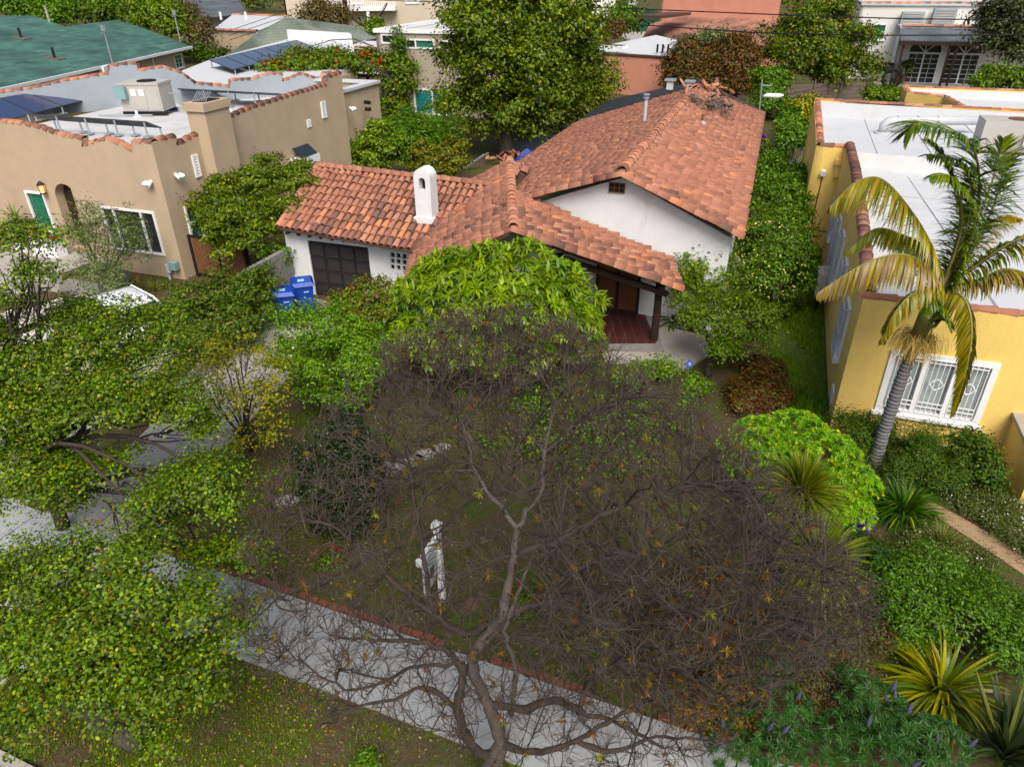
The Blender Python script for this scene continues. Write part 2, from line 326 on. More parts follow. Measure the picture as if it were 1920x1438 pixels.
def straps(P, d0, L, Wd, droop, K=5, cols=None, prof=None, roll=None, up=Z3):
    """ribbons: base points P, start directions d0, lengths, widths, droop per length"""
    n = len(P); d = nrm(d0.copy()); p = P.copy(); seg = (L/K)[:, None]; rows = []
    prof = prof if prof is not None else np.array([.55,.95,1,.85,.55,.06]); prof = np.interp(np.linspace(0,1,K+1), np.linspace(0,1,len(prof)), prof)
    s = np.cross(d, up); bad = np.linalg.norm(s, axis=1) < .05; s[bad] = [1,0,0]; s = nrm(s)
    if roll is not None: c_ = np.cross(d, s); s = nrm(s*np.cos(roll)[:,None]+c_*np.sin(roll)[:,None])
    for k in range(K+1):
        rows += [p - s*Wd[:,None]*.5*prof[k], p + s*Wd[:,None]*.5*prof[k]]
        d = nrm(d + np.array([0,0,-1.])*(droop/K)[:, None]); p = p + d*seg
    V = np.stack(rows, 1).reshape(-1,3); b = (np.arange(n)*(2*K+2))[:, None, None]
    q = np.array([[2*k, 2*k+1, 2*k+3, 2*k+2] for k in range(K)])[None]
    return V, (b+q).reshape(-1,4), (np.repeat(cols, 2*K+2, 0) if cols is not None else None)
def rosettes(Cn, Nn, nl, L, W, pal, droop=.9, el=(.15, 1.1), K=2, cj=.25):
    n = len(Cn); Nn = nrm(Nn); a = np.cross(Nn, np.array([.3,.5,.1])); a = nrm(a); b = np.cross(Nn, a)
    th = (rng.random((n,1))*6.28 + np.arange(nl)[None]*2.399); e = el[0]+(el[1]-el[0])*rng.random((n,nl))
    d = (a[:,None]*np.cos(th)[...,None] + b[:,None]*np.sin(th)[...,None])*np.cos(e)[...,None] + Nn[:,None]*np.sin(e)[...,None]
    P = np.repeat(Cn, nl, 0); d = d.reshape(-1,3); m = len(P)
    col = np.repeat(pick(pal, n)*(1-cj+2*cj*rng.random((n,1))), nl, 0)*(.8+.4*rng.random((m,1)))
    return straps(P, d, L*(.65+.6*rng.random(m)), W*(.7+.5*rng.random(m)), droop*(.6+.8*rng.random(m)), K, col, np.array([.5,1,.75,.1]), roll=rng.normal(size=m)*.3)
def join(*parts):
    V = []; F = []; Cc = []; b = 0
    for v, f, c in parts: V.append(v); F.append(f+b); Cc.append(c); b += len(v)
    return np.concatenate(V), np.concatenate(F), np.concatenate(Cc)
def lumpy(bl, k=6, f=.52, keep=.72):
    """break every blob into a core and smaller lobes, so that the crown reads as separate leafy masses with gaps between"""
    out = []
    for c, r, q in bl:
        out.append((c, r*keep, q)); d = nrm(rng.normal(size=(k,3))); d[:,2] = np.abs(d[:,2])*.9-.15
        for e in d: out.append((c+e*r*[.72,.72,.72*q], r*f*(.75+.5*rng.random()), q))
    return out
def PB(lst, mode='z', sq=.8):
    """blobs from photo pixels: (px, py, z or Y, radius in px[, squash])"""
    out = []
    for t in lst:
        c = B(t[0], t[1], t[2]) if mode == 'z' else atY(t[0], t[1], t[2]); out.append((c, t[3]*mpp(c), t[4] if len(t) > 4 else sq))
    return out
def limb_path(a, b, sag=.0, wob=.12, n=5):
    """smoothly bowed path from a to b"""
    a = np.asarray(a); b = np.asarray(b); L = np.linalg.norm(b-a); n = n+2; w1, w2 = rng.normal(size=3)*wob*L*.42, rng.normal(size=3)*wob*L*.2
    return [a+(b-a)*t + w1*math.sin(t*math.pi)*(1-.3*t) + w2*math.sin(2*t*math.pi) + Z3*sag*math.sin(t*math.pi) for t in np.linspace(0,1,n)]
def plant(name, label, cat, base, blobs, n, size, pal, trunk=None, tr=.09, group=None, mat_='leaf', bark='bark', asp=.55, nstem=1, crown='crown', parts=(), twigs=0, lump=0, **kw):
    """tree or shrub: tapered trunk with limbs into every blob, and a crown of separate leaves"""
    base = np.asarray(base, float); t = thing(name, label, cat, base, group)
    if trunk is not None:
        mb = MB(); fork = base + Z3*trunk if not hasattr(trunk, '__len__') else np.asarray(trunk)
        for s_ in range(nstem):
            b0 = base + (rng.normal(size=3)*[.12,.12,0] if nstem > 1 else 0); f0 = fork + (rng.normal(size=3)*[.25,.25,.1] if nstem > 1 else 0)
            mb.tube(limb_path(b0, f0, 0, .1, 5), [tr*1.25, tr, tr*.92, tr*.88, tr*.8], 8)
        for c, r, q in blobs:
            mb.tube(limb_path(fork, c, .1*np.linalg.norm(c-fork), .16, 6), [tr*.7, tr*.55, tr*.42, tr*.3, tr*.2, tr*.1], 6)
            for _ in range(twigs):
                e = c + nrm(rng.normal(size=(1,3)))[0]*r*[.9,.9,.7*q]; m_ = fork+(c-fork)*rng.uniform(.6,.95)
                mb.tube(limb_path(m_, e, 0, .2, 4), [tr*.16, tr*.12, tr*.08, tr*.03], 4, cap=False)
        obj('trunk' if nstem == 1 else 'stems', mb, M[bark], t, smooth=True)
    if lump: blobs = lumpy(blobs, lump)
    size = max(size, .0047*min(depth(blobs[0][0]), 46))
    g = crown_mesh(blobs, n, size, pal, asp, **kw)
    if parts: g = join(g, *parts)
    objnp(crown, g[0], g[1], M[mat_], t, g[2]); return t
# ================================================================ SETTING
def sheet(name, pts, z, m, **kw): return obj(name, MB().poly([V3(p[0], p[1], z) for p in pts]), M[m], kind='structure', **kw)
sheet('ground', [(-900,-60),(900,-60),(900,1500),(-900,1500)], 0, 'soil')
sw0 = B(512,1109); sw1 = B(414,1221); sdir = unit(V3(math.cos(math.radians(-22.3)), math.sin(math.radians(-22.3)), 0)); sn = V3(-sdir[1], sdir[0], 0)
SWW = (sw0-sw1)@sn                                             # sidewalk width
SL = lambda a, b=0: sw1 + sdir*a + sn*b                         # along / across the sidewalk from its kerbside edge
# sidewalk in cast slabs with open joints
a = -14.0; k = 0
sw = obj('sidewalk', MB().poly([SL(-14.2,.02), SL(22,.02), SL(22,SWW-.02), SL(-14.2,SWW-.02)]), M['dark'], kind='structure')
for v_ in sw.data.vertices: v_.co.z = .03
while a < 21:
    L_ = 1.52; tl = rng.normal()*.004; mb = MB()
    q = [SL(a+.012), SL(a+L_-.012), SL(a+L_-.012, SWW), SL(a+.012, SWW)]
    mb.slab([p+Z3*(.06+tl) for p in q], .06)
    obj('slab', mb, M['conc'], sw); a += L_
# street and kerb
st0 = B(38,1430); kb = (st0-sw1)@sn
sheet('street', [SL(-60,kb-.15)[:2], SL(60,kb-.15)[:2], SL(60,kb-12)[:2], SL(-60,kb-12)[:2]], .004, 'street')
mb = MB()
for i in range(-10, 16): mb.box(SL(i*2.4, kb-.08)+Z3*.06, (2.385,.16,.13), (sdir, sn, Z3))
obj('kerb', mb, M['conc2'], kind='structure')
# driveway slabs of the centre house, from the garage to the street
drL = [(575,556),(440,650),(345,745),(230,850),(60,985)]; drR = [(688,586),(548,702),(432,832),(352,935),(278,1022)]
dv = sheet('driveway', [B(*p)[:2] for p in drL]+[B(*p)[:2] for p in drR[::-1]], .012, 'block')
for i in range(4):
    l0, l1, r0, r1 = B(*drL[i]), B(*drL[i+1]), B(*drR[i]), B(*drR[i+1])
    for h in range(2):
        s0, s1 = h/2+.004, h/2+.496
        for t0, t1 in ((0,.495),(.505,1)):
            f = lambda s, t: (l0+(l1-l0)*s)*(1-t)+(r0+(r1-r0)*s)*t
            obj('slab', MB().slab([f(s0,t0)+Z3*.045, f(s1,t0)+Z3*.045, f(s1,t1)+Z3*.045, f(s0,t1)+Z3*.045], .04), M['conc2'], dv)
sheet('driveway_apron', [B(*p)[:2] for p in [(55,990),(278,1024),(150,1180),(-60,1330),(-420,1300)]], .02, 'conc2')
sheet('neighbour_driveway', [B(*p)[:2] for p in [(-500,640),(60,610),(100,580),(345,600),(330,660),(150,830),(40,960),(-500,1000)]], .008, 'conc2')
# low concrete kerb wall along the left of the driveway
mb = MB(); pts = [B(527,588), B(490,612), B(440,650), B(392,697), B(345,742)]
for p, q in zip(pts[:-1], pts[1:]): mb.box((p+q)/2+Z3*.2, (np.linalg.norm(q-p)-.01,.2,.42), (unit(q-p), np.cross(Z3, unit(q-p)), Z3))
t = thing('retaining_wall', 'low grey concrete retaining kerb along the left edge of the driveway by the blue bins', 'low wall', pts[2]); obj('wall_run', mb, M['conc'], t)
# brick edging along the sidewalk, brick by brick
t = thing('brick_edging', 'line of red bricks set along the yard side of the sidewalk', 'edging', SL(0, SWW+.08)); bb = MB().box((0,0,0), (.20,.098,.1), (V3(1,0,0),V3(0,1,0),Z3))
me = bpy.data.meshes.new('brick'); me.from_pydata(bb.v, [], bb.f); me.materials.append(M['brick'])
a = -3.4
while a < 12.5:
    if rng.random() > .05 and not (3.6 < a < 4.7):
        an = rng.normal()*.07; x = sdir*math.cos(an)+sn*math.sin(an); y = np.cross(Z3, x)
        inst('brick', me, frame(x, y, Z3, SL(a, SWW+.085+rng.normal()*.012)+Z3*(.055+rng.normal()*.012)), t)
    a += .225
# stepping stones
for i, (px, py, r, lb) in enumerate([(540,940,.2,'flat pale stepping stone alone on the grass left of the dark shrub'), (733,880,.27,'pale stepping stone touching the right side of the dark columnar shrub'), (770,863,.26,'pale flat stepping stone, second from the dark columnar shrub'), (798,853,.22,'pale stepping stone, third from the dark columnar shrub'), (826,842,.2,'stepping stone half hidden by bare branches, farthest from the dark shrub')]):
    c = B(px, py); n = 9; ph = rng.random()*6; ps = [c+V3(math.cos(ph+6.283*k/n)*r*(.85+.4*rng.random())*1.25, math.sin(ph+6.283*k/n)*r*(.8+.4*rng.random()), .05) for k in range(n)]
    o = obj('stepping_stone', MB().slab(ps, .06), M['stone'], label=lb, cat='stepping stone', group='stepping stones across the front yard')
sheet('garden_path', [B(*p)[:2] for p in [(1640,880),(1690,912),(1740,938),(1800,968),(1860,1003),(1960,1060),(1960,1105),(1880,1050),(1820,1010),(1760,972),(1700,940),(1645,905)]], .006, 'soilpath')
sheet('side_path', [B(*p)[:2] for p in [(1380,455),(1412,455),(1400,560),(1352,655),(1318,648)]], .006, 'block')
sheet('side_lawn', [B(*p)[:2] for p in [(1440,600),(1500,470),(1530,470),(1543,600),(1548,770),(1450,770)]], .004, 'grassbase')

# ================================================================ windows
def window(par, o, ax, nout, a0, a1, z0, z1, fracs=(1,), glass='glass', fw=.09, sill=True, depth_=.08, name='window', cross=0, fm='wpaint', grille=False, hframe=()):
    P = lambda a, z, d=0: np.asarray(o)*[1,1,0] + ax*a + Z3*z + nout*d
    axs = (ax, nout, Z3); mb = MB(); cw, chh = (a0+a1)/2, (z0+z1)/2
    mb.box(P(cw, z1-fw/2,.02), (a1-a0, depth_, fw), axs); mb.box(P(cw, z0+fw/2,.02), (a1-a0, depth_, fw), axs)
    mb.box(P(a0+fw/2, chh,.02), (fw, depth_-.004, z1-z0-2*fw), axs); mb.box(P(a1-fw/2, chh,.02), (fw, depth_-.004, z1-z0-2*fw), axs)
    tot = sum(fracs); acc = 0; cells = []; iw = a1-a0-2*fw
    for f in fracs:
        s, e = a0+fw+iw*acc/tot, a0+fw+iw*(acc+f)/tot; acc += f; cells.append((s, e))
        if e < a1-fw-.01: mb.box(P(e, chh,.018), (fw*.9, depth_-.008, z1-z0-2*fw), axs)
    for h in hframe: mb.box(P(cw, z0+(z1-z0)*h,.016), (a1-a0-2*fw, depth_-.012, fw*.7), axs)
    w_ = obj(name, mb, M[fm], par)
    for i, (s, e) in enumerate(cells):
        g = glass[i] if isinstance(glass, (list, tuple)) else glass
        obj('pane', MB().box(P((s+e)/2, chh, -.05), (e-s-.004, .02, z1-z0-2*fw), axs), M[g], w_)
        if cross:
            mm = MB()
            for k in range(1, cross): mm.box(P(s+(e-s)*k/cross, chh, -.02), (.035,.03,z1-z0-2*fw), axs)
            nr_ = max(2, int((z1-z0)/.42))
            for k in range(1, nr_): mm.box(P((s+e)/2, z0+fw+(z1-z0-2*fw)*k/nr_, -.018), (e-s,.03,.035), axs)
            obj('muntins', mm, M[fm], w_)
        if grille:
            gm = MB(); W_ = e-s; zc = chh+.1
            for k in range(6): gm.tube([P(s+.06+(W_-.12)*k/5, z0+.12,.1), P(s+.06+(W_-.12)*k/5, z1-.12,.1)], .012, 5)
            for zz in (z0+.12, z0+.3, z0+.42, z1-.12, z1-.2): gm.box(P((s+e)/2, zz,.1), (W_-.1,.025,.025), axs)
            c_ = [P((s+e)/2+.13*math.cos(t_), zc+.13*math.sin(t_),.11) for t_ in np.linspace(0,2*math.pi,17)]; gm.tube(c_, .011, 4, cap=False)
            gm.tube([P((s+e)/2+dx, zc+dz,.115) for dx, dz in ((0,.16),(.16,0),(0,-.16),(-.16,0),(0,.16))], .011, 4)
            obj('grille', gm, M[fm], w_)
    if sill: obj('sill', MB().box(P(cw, z0-.045,.06), (a1-a0+.12,.2,.085), axs), M[fm], w_)
    return w_
def pxwin(o, ax, n, x0, y0, x1, y1):
    p, q = PL(x0, y0, o, n), PL(x1, y1, o, n); a = sorted([(p-o)@ax, (q-o)@ax]); z = sorted([p[2], q[2]]); return a[0], a[1], z[0], z[1]
# ================================================================ CENTRE HOUSE (white stucco, clay tile roof)
mc = V3(6.8,21.12,0); A = PL(1165,325, mc-D*.35, D); house = thing('main_house', 'white stucco house with sagging red clay tile roofs and dark garage door', 'house', V3(0,23,0))
g0 = V3(-7.32,24.7,0); G = lambda r, d, z=0: g0+R*r+D*d+Z3*z
TILES = []
def tile_patch(P00, P01, P10, P11, wd=.235, expo=.43, keep=None, sag=0., jit=1., lift=.02, sx=1., sl=1.):
    P = lambda u, v: (P00*(1-u)+P01*u)*(1-v)+(P10*(1-u)+P11*u)*v - Z3*(sag*math.sin(math.pi*v)*(.6+.4*math.sin(3*u+1)))
    nc = int(round((np.linalg.norm(P01-P00)+np.linalg.norm(P11-P10))/2/wd)); ln = (np.linalg.norm(P10-P00)+np.linalg.norm(P11-P01))/2; nr_ = int(round(ln/expo))
    for i in range(nc):
        off = rng.normal()*.03*jit
        for j in range(nr_):
            u = (i+.5)/nc + rng.normal()*.0012*jit; v = min(1.0, (j+1)/nr_+(off+rng.normal()*.022*jit)/ln); e = 1e-3
            p = P(u, v); dn = unit(P(u, v+e)-P(u, v-e)); uu = unit(P(u+e, v)-P(u-e, v)); nn = unit(np.cross(uu, dn))
            if nn[2] < 0: nn = -nn
            an = rng.normal()*.035*jit; dn = unit(dn + uu*an + nn*.085); uu = unit(np.cross(dn, nn)); nn = np.cross(uu, dn)
            q = p - dn*0 + nn*(lift+rng.normal()*.006)
            if keep is not None and not keep(q): continue
            TILES.append((uu, dn, nn, q, min(1,max(0,.52+.135*rng.normal())) if rng.random() > .03 else .97, sx, sl*(.96+.08*rng.random())))
def tile_line(a, b, step=.40, scale=1.15, lift=.05, jit=1.):
    a = np.asarray(a, float); b = np.asarray(b, float); L = np.linalg.norm(b-a); n = max(1, int(round(L/step))); dn = unit(b-a); uu = unit(np.cross(dn, Z3)); nn = np.cross(uu, dn)
    for i in range(n):
        an = rng.normal()*.02*jit; d2 = unit(dn+uu*an+nn*.03); u2 = unit(np.cross(d2, nn)); n2 = np.cross(u2, d2)
        TILES.append((u2, d2, n2, a+(b-a)*((i+1)/n)+nn*(lift+rng.normal()*.006), rng.random()*.6+.35, scale, 1.0))
# tile template: tapered half barrel with a lip; local x across, y down the slope (lower end at 0), z out
def tile_template():
    V = []; F = []; ns = 6
    for y, r in ((-.47,.082),(0.,.108),(0.,.086)):
        for k in range(ns+1):
            t_ = math.pi*k/ns; V.append((r*math.cos(t_), y, r*math.sin(t_)*.95))
    for g_ in range(2):
        for k in range(ns): F.append((g_*(ns+1)+k, g_*(ns+1)+k+1, (g_+1)*(ns+1)+k+1, (g_+1)*(ns+1)+k))
    return np.array(V), np.array(F)
TV, TF = tile_template()
# --- roof planes
gE0 = PL(522,428, g0-D*.42, D); gE1 = PL(800,476, g0-D*.42, D); gE0[2] = 2.62; gE1[2] = 2.5
gR0 = B(597,312,3.88); gR1 = B(948,352,3.88); gE1 = gE0 + (gR1-gR0)*1.0 - R*.2; gE1[2] = 2.52
wR0 = V3(0,27.4,4.22); wR1 = V3(.08,19.1,4.25)
wE0 = V3(5.4,25.6,2.45); wE1 = V3(5.0,19.35,2.42); wL0 = V3(-3.2,27.4,2.62); wL1 = V3(-3.15,19.2,2.6)
mR0 = A; mR1 = A + D*18.6; mE0 = V3(7.02,20.67,3.5); mE1 = B(1432,214,3.45); mL0 = A - R*6.3 - Z3*2.0; mL1 = A - R*6.2 + D*18.6 - Z3*2.0
bE1 = mL1 + D*7.5 - Z3*.05; bR1 = A + D*20.8
sheets = MB()
for q in ((gR0,gR1,gE1,gE0), (wR0,wR1,wE1,wE0), (wR1,wR0,wL0,wL1), (mR0,mR1,mE1,mE0), (mR1,mR0,mL0,mL1), (bR1, bR1+R*.1, mE1+D*1.2, mE1)):
    n = 8
    P = lambda u, v: (q[0]*(1-u)+q[1]*u)*(1-v)+(q[3]*(1-u)+q[2]*u)*v - Z3*(.02+(.1*math.sin(math.pi*v) if q[2] is wE1 else 0))
    vs = [P(i/n, j/n) for j in range(n+1) for i in range(n+1)]; vs2 = [p-Z3*.06 for p in vs]
    if q[2] is wE1 or q[3] is wE1:      # the porch roof stops at the gable wall
        vs = [p - D*max(0, (p-mc)@D+.06) if (p-mc)@R > -7.5 else p for p in vs]; vs2 = [p-Z3*.06 for p in vs]
    fs = [(j*(n+1)+i, j*(n+1)+i+1, (j+1)*(n+1)+i+1, (j+1)*(n+1)+i) for j in range(n) for i in range(n)]
    sheets.add(vs, fs); sheets.add(vs2, [f[::-1] for f in fs])
    ring = [i for i in range(n+1)]+[k*(n+1)+n for k in range(1,n+1)]+[n*(n+1)+i for i in range(n-1,-1,-1)]+[k*(n+1) for k in range(n-1,0,-1)]
    b0 = len(sheets.v); m_ = len(ring); sheets.add([vs[i] for i in ring]+[vs2[i] for i in ring], [(i, (i+1) % m_, (i+1) % m_+m_, i+m_) for i in range(m_)])
roof = obj('roof', sheets, M['mortar'], house)
tile_patch(gR0, gR1, gE0, gE1, .262, .43, keep=lambda p: not (abs((p-g0)@R-4.5) < .3 and .3 < (p-g0)@D < .9), jit=.8)
kw_ = lambda p: ((p-mc)@D < -.08 or (p-mc)@R < -7.6)
tile_patch(wR0, wR1, wE0, wE1, .325, .335, keep=kw_, sag=.1, jit=1.6, sx=1.27, sl=.82)
tile_patch(wR0, wR1, wL0, wL1, .325, .335, jit=1.6, sx=1.27, sl=.82)
tile_patch(mR0, mR1, mE0, mE1, .335, .345, jit=1.7, sx=1.30, sl=.84)
tile_patch(mR0, mR1, mL0, mL1, .325, .345, jit=1.9, sx=1.27, sl=.84)
tile_line(gR1, gR0, .42, 1.5); tile_line(wR0, wR1, .42, 1.6, .08); tile_line(mR1, mR0, .42, 1.7, .08)
tile_line(mR0-D*.07-Z3*.05, mE0-D*.07-Z3*.07, .40, 1.65, .02); tile_line(mR0-D*.07-Z3*.05, mR0+(mL0-mR0)*.75-D*.07-Z3*.07, .40, 1.65, .02)
tile_line(wR1-V3(0,.02,0), wE1-V3(0,.1,.05), .37, 1.65, .0)
tile_line(gR0-R*.02, gE0-R*.02, .42, 1.15, .04)
# the 300 largest in view are parts of their own, the rest is one mass
vis = sorted(range(len(TILES)), key=lambda i: depth(TILES[i][3]) - (3 if (TILES[i][3]-g0)@D < 5 and TILES[i][3][0] < -.5 and TILES[i][3][2] > 2.3 and (TILES[i][3]-g0)@R < 5 else 0) + (9 if TILES[i][3][0] < .1 and TILES[i][3][1] < 21 else 0))
own = set(vis[:300]); tme = mesh_np('tile', TV, TF, smooth=True, mats=M['tile1'])
for i in vis[:300]:
    u_, d_, n_, p_, c_, s_, l_ = TILES[i]; inst('tile', tme, frame(u_*s_, d_*l_, n_*(1+(s_-1)*.9), p_), roof)
rest = [TILES[i] for i in range(len(TILES)) if i not in own]
Vt = np.concatenate([p_ + TV[:, :1]*s_*u_ + TV[:, 1:2]*l_*d_ + TV[:, 2:]*(1+(s_-1)*.9)*n_ for u_, d_, n_, p_, c_, s_, l_ in rest])
Ft = np.concatenate([TF + i*len(TV) for i in range(len(rest))]); Ct = np.repeat(np.array([t_[4] for t_ in rest]), len(TV))[:, None]*np.ones(3)
objnp('tile_field', Vt, Ft, M['tileN'], roof, Ct, True, kind='stuff')
# mortar bead beside the main ridge, black felt where tiles are gone
mb = MB(); nR = unit(np.cross(mR1-mR0, mE0-mR0)); nR = nR if nR[2] > 0 else -nR
bead = [mR0+(mR1-mR0)*s + unit(mE0-mR0)*(.22+.03*rng.normal()) + nR*.06 for s in np.linspace(.02,.97,40)]; mb.tube(bead, [.03+.022*rng.random() for _ in bead], 5); obj('mortar_bead', mb, M['conc2'], roof)
mb = MB().slab([mR1+Z3*.03, bR1, bE1, mL1+Z3*.03][::-1], .12); obj('felt_patch', mb, M['blackfelt'], roof)
mb = MB()
for s in (.25,.5,.75): mb.tube([mL1+(mR1-mL1)*s+Z3*.09, bE1+(bR1-bE1)*s+Z3*.09], .03, 4)
obj('felt_seam', mb, M['gpaint'], roof)
# --- walls
mb = MB(); gw = [mc, mc+Z3*3.25, A*[1,1,0]+D*.35+Z3*(A[2]-.22), mc-R*8.2+Z3*3.1, mc-R*8.2]; mb.slab(gw, .25)
if (np.cross(gw[1]-gw[0], gw[2]-gw[0])@D) > 0: mb = MB().slab(gw[::-1], .25)
obj('gable_wall', mb, M['white'], house)
mb = MB().wall(mc+D*.26, D, 20, 0, 3.25, R); obj('side_wall', mb, M['white'], house)
gv = PL(1157,352, mc-D*.02, D); fr = MB()
for dx in (-.24,-.08,.08,.24): fr.box(gv+R*dx-D*.03, (.025,.05,.30))
for dz in (-.14,0,.14): fr.box(gv+Z3*dz-D*.03, (.5,.05,.025))
v_ = obj('gable_vent', MB().box(gv+D*.03, (.5,.1,.30)), M['dark'], house); obj('vent_grid', fr, M['wood'], v_)
holes = []
for cx in (0,1,2):
    for cz in (0,1,2):
        q = PL(736+11.2*cx, 478.5+11.2*cz+1.3*cx, g0, D); a_ = (q-g0)@R+.69; holes.append((a_-.075, a_+.075, q[2]-.085, q[2]+.085))
mb = MB().wall(g0-R*.69, R, 5.6, 0, 2.75, -D, [(.69+.01,.69+2.48,-.02,2.12)]+holes, .09)
gwl = obj('garage_wall', mb, M['white'], house)
hb = MB()
for h in holes: hb.box(g0+R*((h[0]+h[1])/2-.69)+D*.115+Z3*(h[2]+h[3])/2, (.2,.04,.22))
obj('pigeonhole_shade_back', hb, M['dark'], gwl)  # black backs in shallow holes stand in for the shade of deep ones
obj('garage_side_wall', MB().slab([G(-.69,.02),G(-.69,4.3),G(-.69,4.3,3.75),G(-.69,-.0,2.6)], .25), M['white'], house)
gd = obj('garage_door', MB().box(G(1.245,.125,1.04), (2.5,.06,2.14)), M['door'], house)
pm = MB().box((0,-.02,0),(.49,.05,.40),(V3(1,0,0),V3(0,1,0),Z3)); pm.box((0,-.05,.215),(.57,.05,.03),(V3(1,0,0),V3(0,1,0),Z3)); pm.box((0,-.05,-.215),(.57,.05,.03),(V3(1,0,0),V3(0,1,0),Z3)); pm.box((.272,-.05,0),(.03,.05,.40),(V3(1,0,0),V3(0,1,0),Z3)); pm.box((-.272,-.05,0),(.03,.05,.40),(V3(1,0,0),V3(0,1,0),Z3))
pme = bpy.data.meshes.new('panel'); pme.from_pydata(pm.v, [], pm.f); pme.materials.append(M['door'])
for i in range(4):
    for j in range(4): inst('panel', pme, frame(R, D, Z3, G(.32+.617*i, .09, .29+.50*j)), gd)
mt = obj('wall_box', MB().box(G(2.83,-.04,1.02), (.1,.08,.2)), M['dwood'], house); obj('house_number', MB().box(G(3.06,-.015,1.06), (.13,.02,.28)), M['gpaint'], house)
# wing walls, porch
mb = MB(); 
for p, q in ((V3(-2.9,20.2,0),V3(1.6,20.2,0)), (V3(1.6,20.2,0),V3(1.6,24.2,0)), (V3(-2.9,20.2,0),V3(-2.9,22.8,0))):
    zt = 2.5 if q[0] < 0 else 3.2
    mb.slab([p, q, q+Z3*zt, p+Z3*(2.5 if p[0] < 0 else 3.2)], .2)
mb.slab([V3(-2.9,20.19,2.5),V3(1.6,20.19,3.2),V3(.05,20.19,4.0)], .2)
obj('wing_wall', mb, M['white'], house)
pf = obj('porch_floor', MB().slab([V3(1.7,19.7,.3),V3(4.7,19.5,.3),V3(4.9,24.4,.3),V3(1.7,24.9,.3)], .3), M['block'], house)
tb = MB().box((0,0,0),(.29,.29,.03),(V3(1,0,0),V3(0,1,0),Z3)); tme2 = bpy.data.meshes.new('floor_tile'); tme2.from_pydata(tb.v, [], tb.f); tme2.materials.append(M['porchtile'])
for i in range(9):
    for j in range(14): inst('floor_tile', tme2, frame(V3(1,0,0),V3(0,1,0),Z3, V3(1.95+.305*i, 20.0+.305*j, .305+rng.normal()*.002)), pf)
obj('porch_step', MB().slab([V3(1.3,19.2,.16),V3(4.9,19.0,.16),V3(4.8,19.5,.16),V3(1.4,19.75,.16)], .16), M['conc2'], house)
obj('terrace', MB().slab([B(1228,612)+Z3*.1, B(1346,640)+Z3*.1, B(1330,668)+Z3*.1, B(1282,697)+Z3*.1, B(1190,672)+Z3*.1][::-1], .1), M['conc2'], house)
for p, r_ in ((V3(4.5,20.1,0),.12), (V3(4.75,22.6,0),.11), (V3(4.6,24.0,0),.11)):
    mb = MB().tube([p+Z3*.1, p+Z3*1.2+V3(.02,0,0), p+Z3*2.42], [r_*1.1, r_, r_*.92], 9); mb.box(p+Z3*2.36, (.34,.34,.12)); obj('porch_post', mb, M['dwood'], house)
mb = MB().box(V3(4.6,22.0,2.33), (.16,5.2,.16), (V3(1,0,0), unit(V3(.06,1,0)), Z3)); mb.box(V3(3.0,19.75,2.62), (3.6,.15,.16), (unit(V3(1,0,-.36)), V3(0,1,0), unit(V3(.36,0,1))))
for k in range(9): mb.box(V3(3.3,20+.55*k,2.93), (3.4,.09,.12), (unit(V3(1,0,-.36)), V3(0,1,0), unit(V3(.36,0,1))))
obj('porch_beam', mb, M['dwood'], house)
rf = MB()
for k in range(13): rf.box(G(-.5+.46*k,-.2,2.46-.006*k), (.08,.5,.09))
obj('rafter_tails', rf, M['dwood'], house)
ed = obj('added_dark_door', MB().box(mc-R*3.4-D*.03+Z3*1.35, (1.5,.08,2.1)), M['dwood'], house)  # dark door, and the window below, added to darken the porch walls
for k in (-.36,.36): obj('door_panel', MB().box(mc-R*(3.4+k)-D*.08+Z3*1.35, (.6,.04,1.8)), M['wood'], ed)
window(house, V3(1.61,20.6,0), V3(0,1,0), V3(1,0,0), .3, 2.4, 1.0, 2.35, fracs=(1,1), fw=.08, fm='dwood')
# chimney with an arched head
ch = PL(796,414, g0+D*.55, D); cb = MB(); hw, dp, z0, zt = .30,.52, 2.55, PL(796,318, g0+D*.5, D)[2]
def arch(w, zb, zs, n=12): return [(-w, zb), (w, zb)]+[(w*math.cos(math.pi*k/n), zs+w*math.sin(math.pi*k/n)) for k in range(n+1)]
o2 = ch*[1,1,0]; fo = arch(hw, z0, zt-hw); ins = arch(.12, zt-.72, zt-.42); n_ = len(fo)
fr_ = lambda s, d: [o2 + R*p[0] + Z3*p[1] + D*d for p in s]
a0, a1, b0_, b1_ = fr_(fo,0), fr_(fo,dp), fr_(ins,0), fr_(ins,.3)
cb.add(a0+a1, [(i, i+n_, (i+1) % n_+n_, (i+1) % n_) for i in range(n_)]+[tuple(range(n_, 2*n_))])
cb.add(a0+b0_, [(i, (i+1) % n_, (i+1) % n_+n_, i+n_) for i in range(n_)]); cb.add(b0_+b1_, [(i, (i+1) % n_, (i+1) % n_+n_, i+n_) for i in range(n_)])
cb.box(o2+D*dp/2+Z3*(ch[2]+.0), (hw*2+.14, dp+.14, .22))
chn = obj('chimney', cb, M['white'], house); obj('flue_opening', MB().poly(b1_), M['dark'], chn)
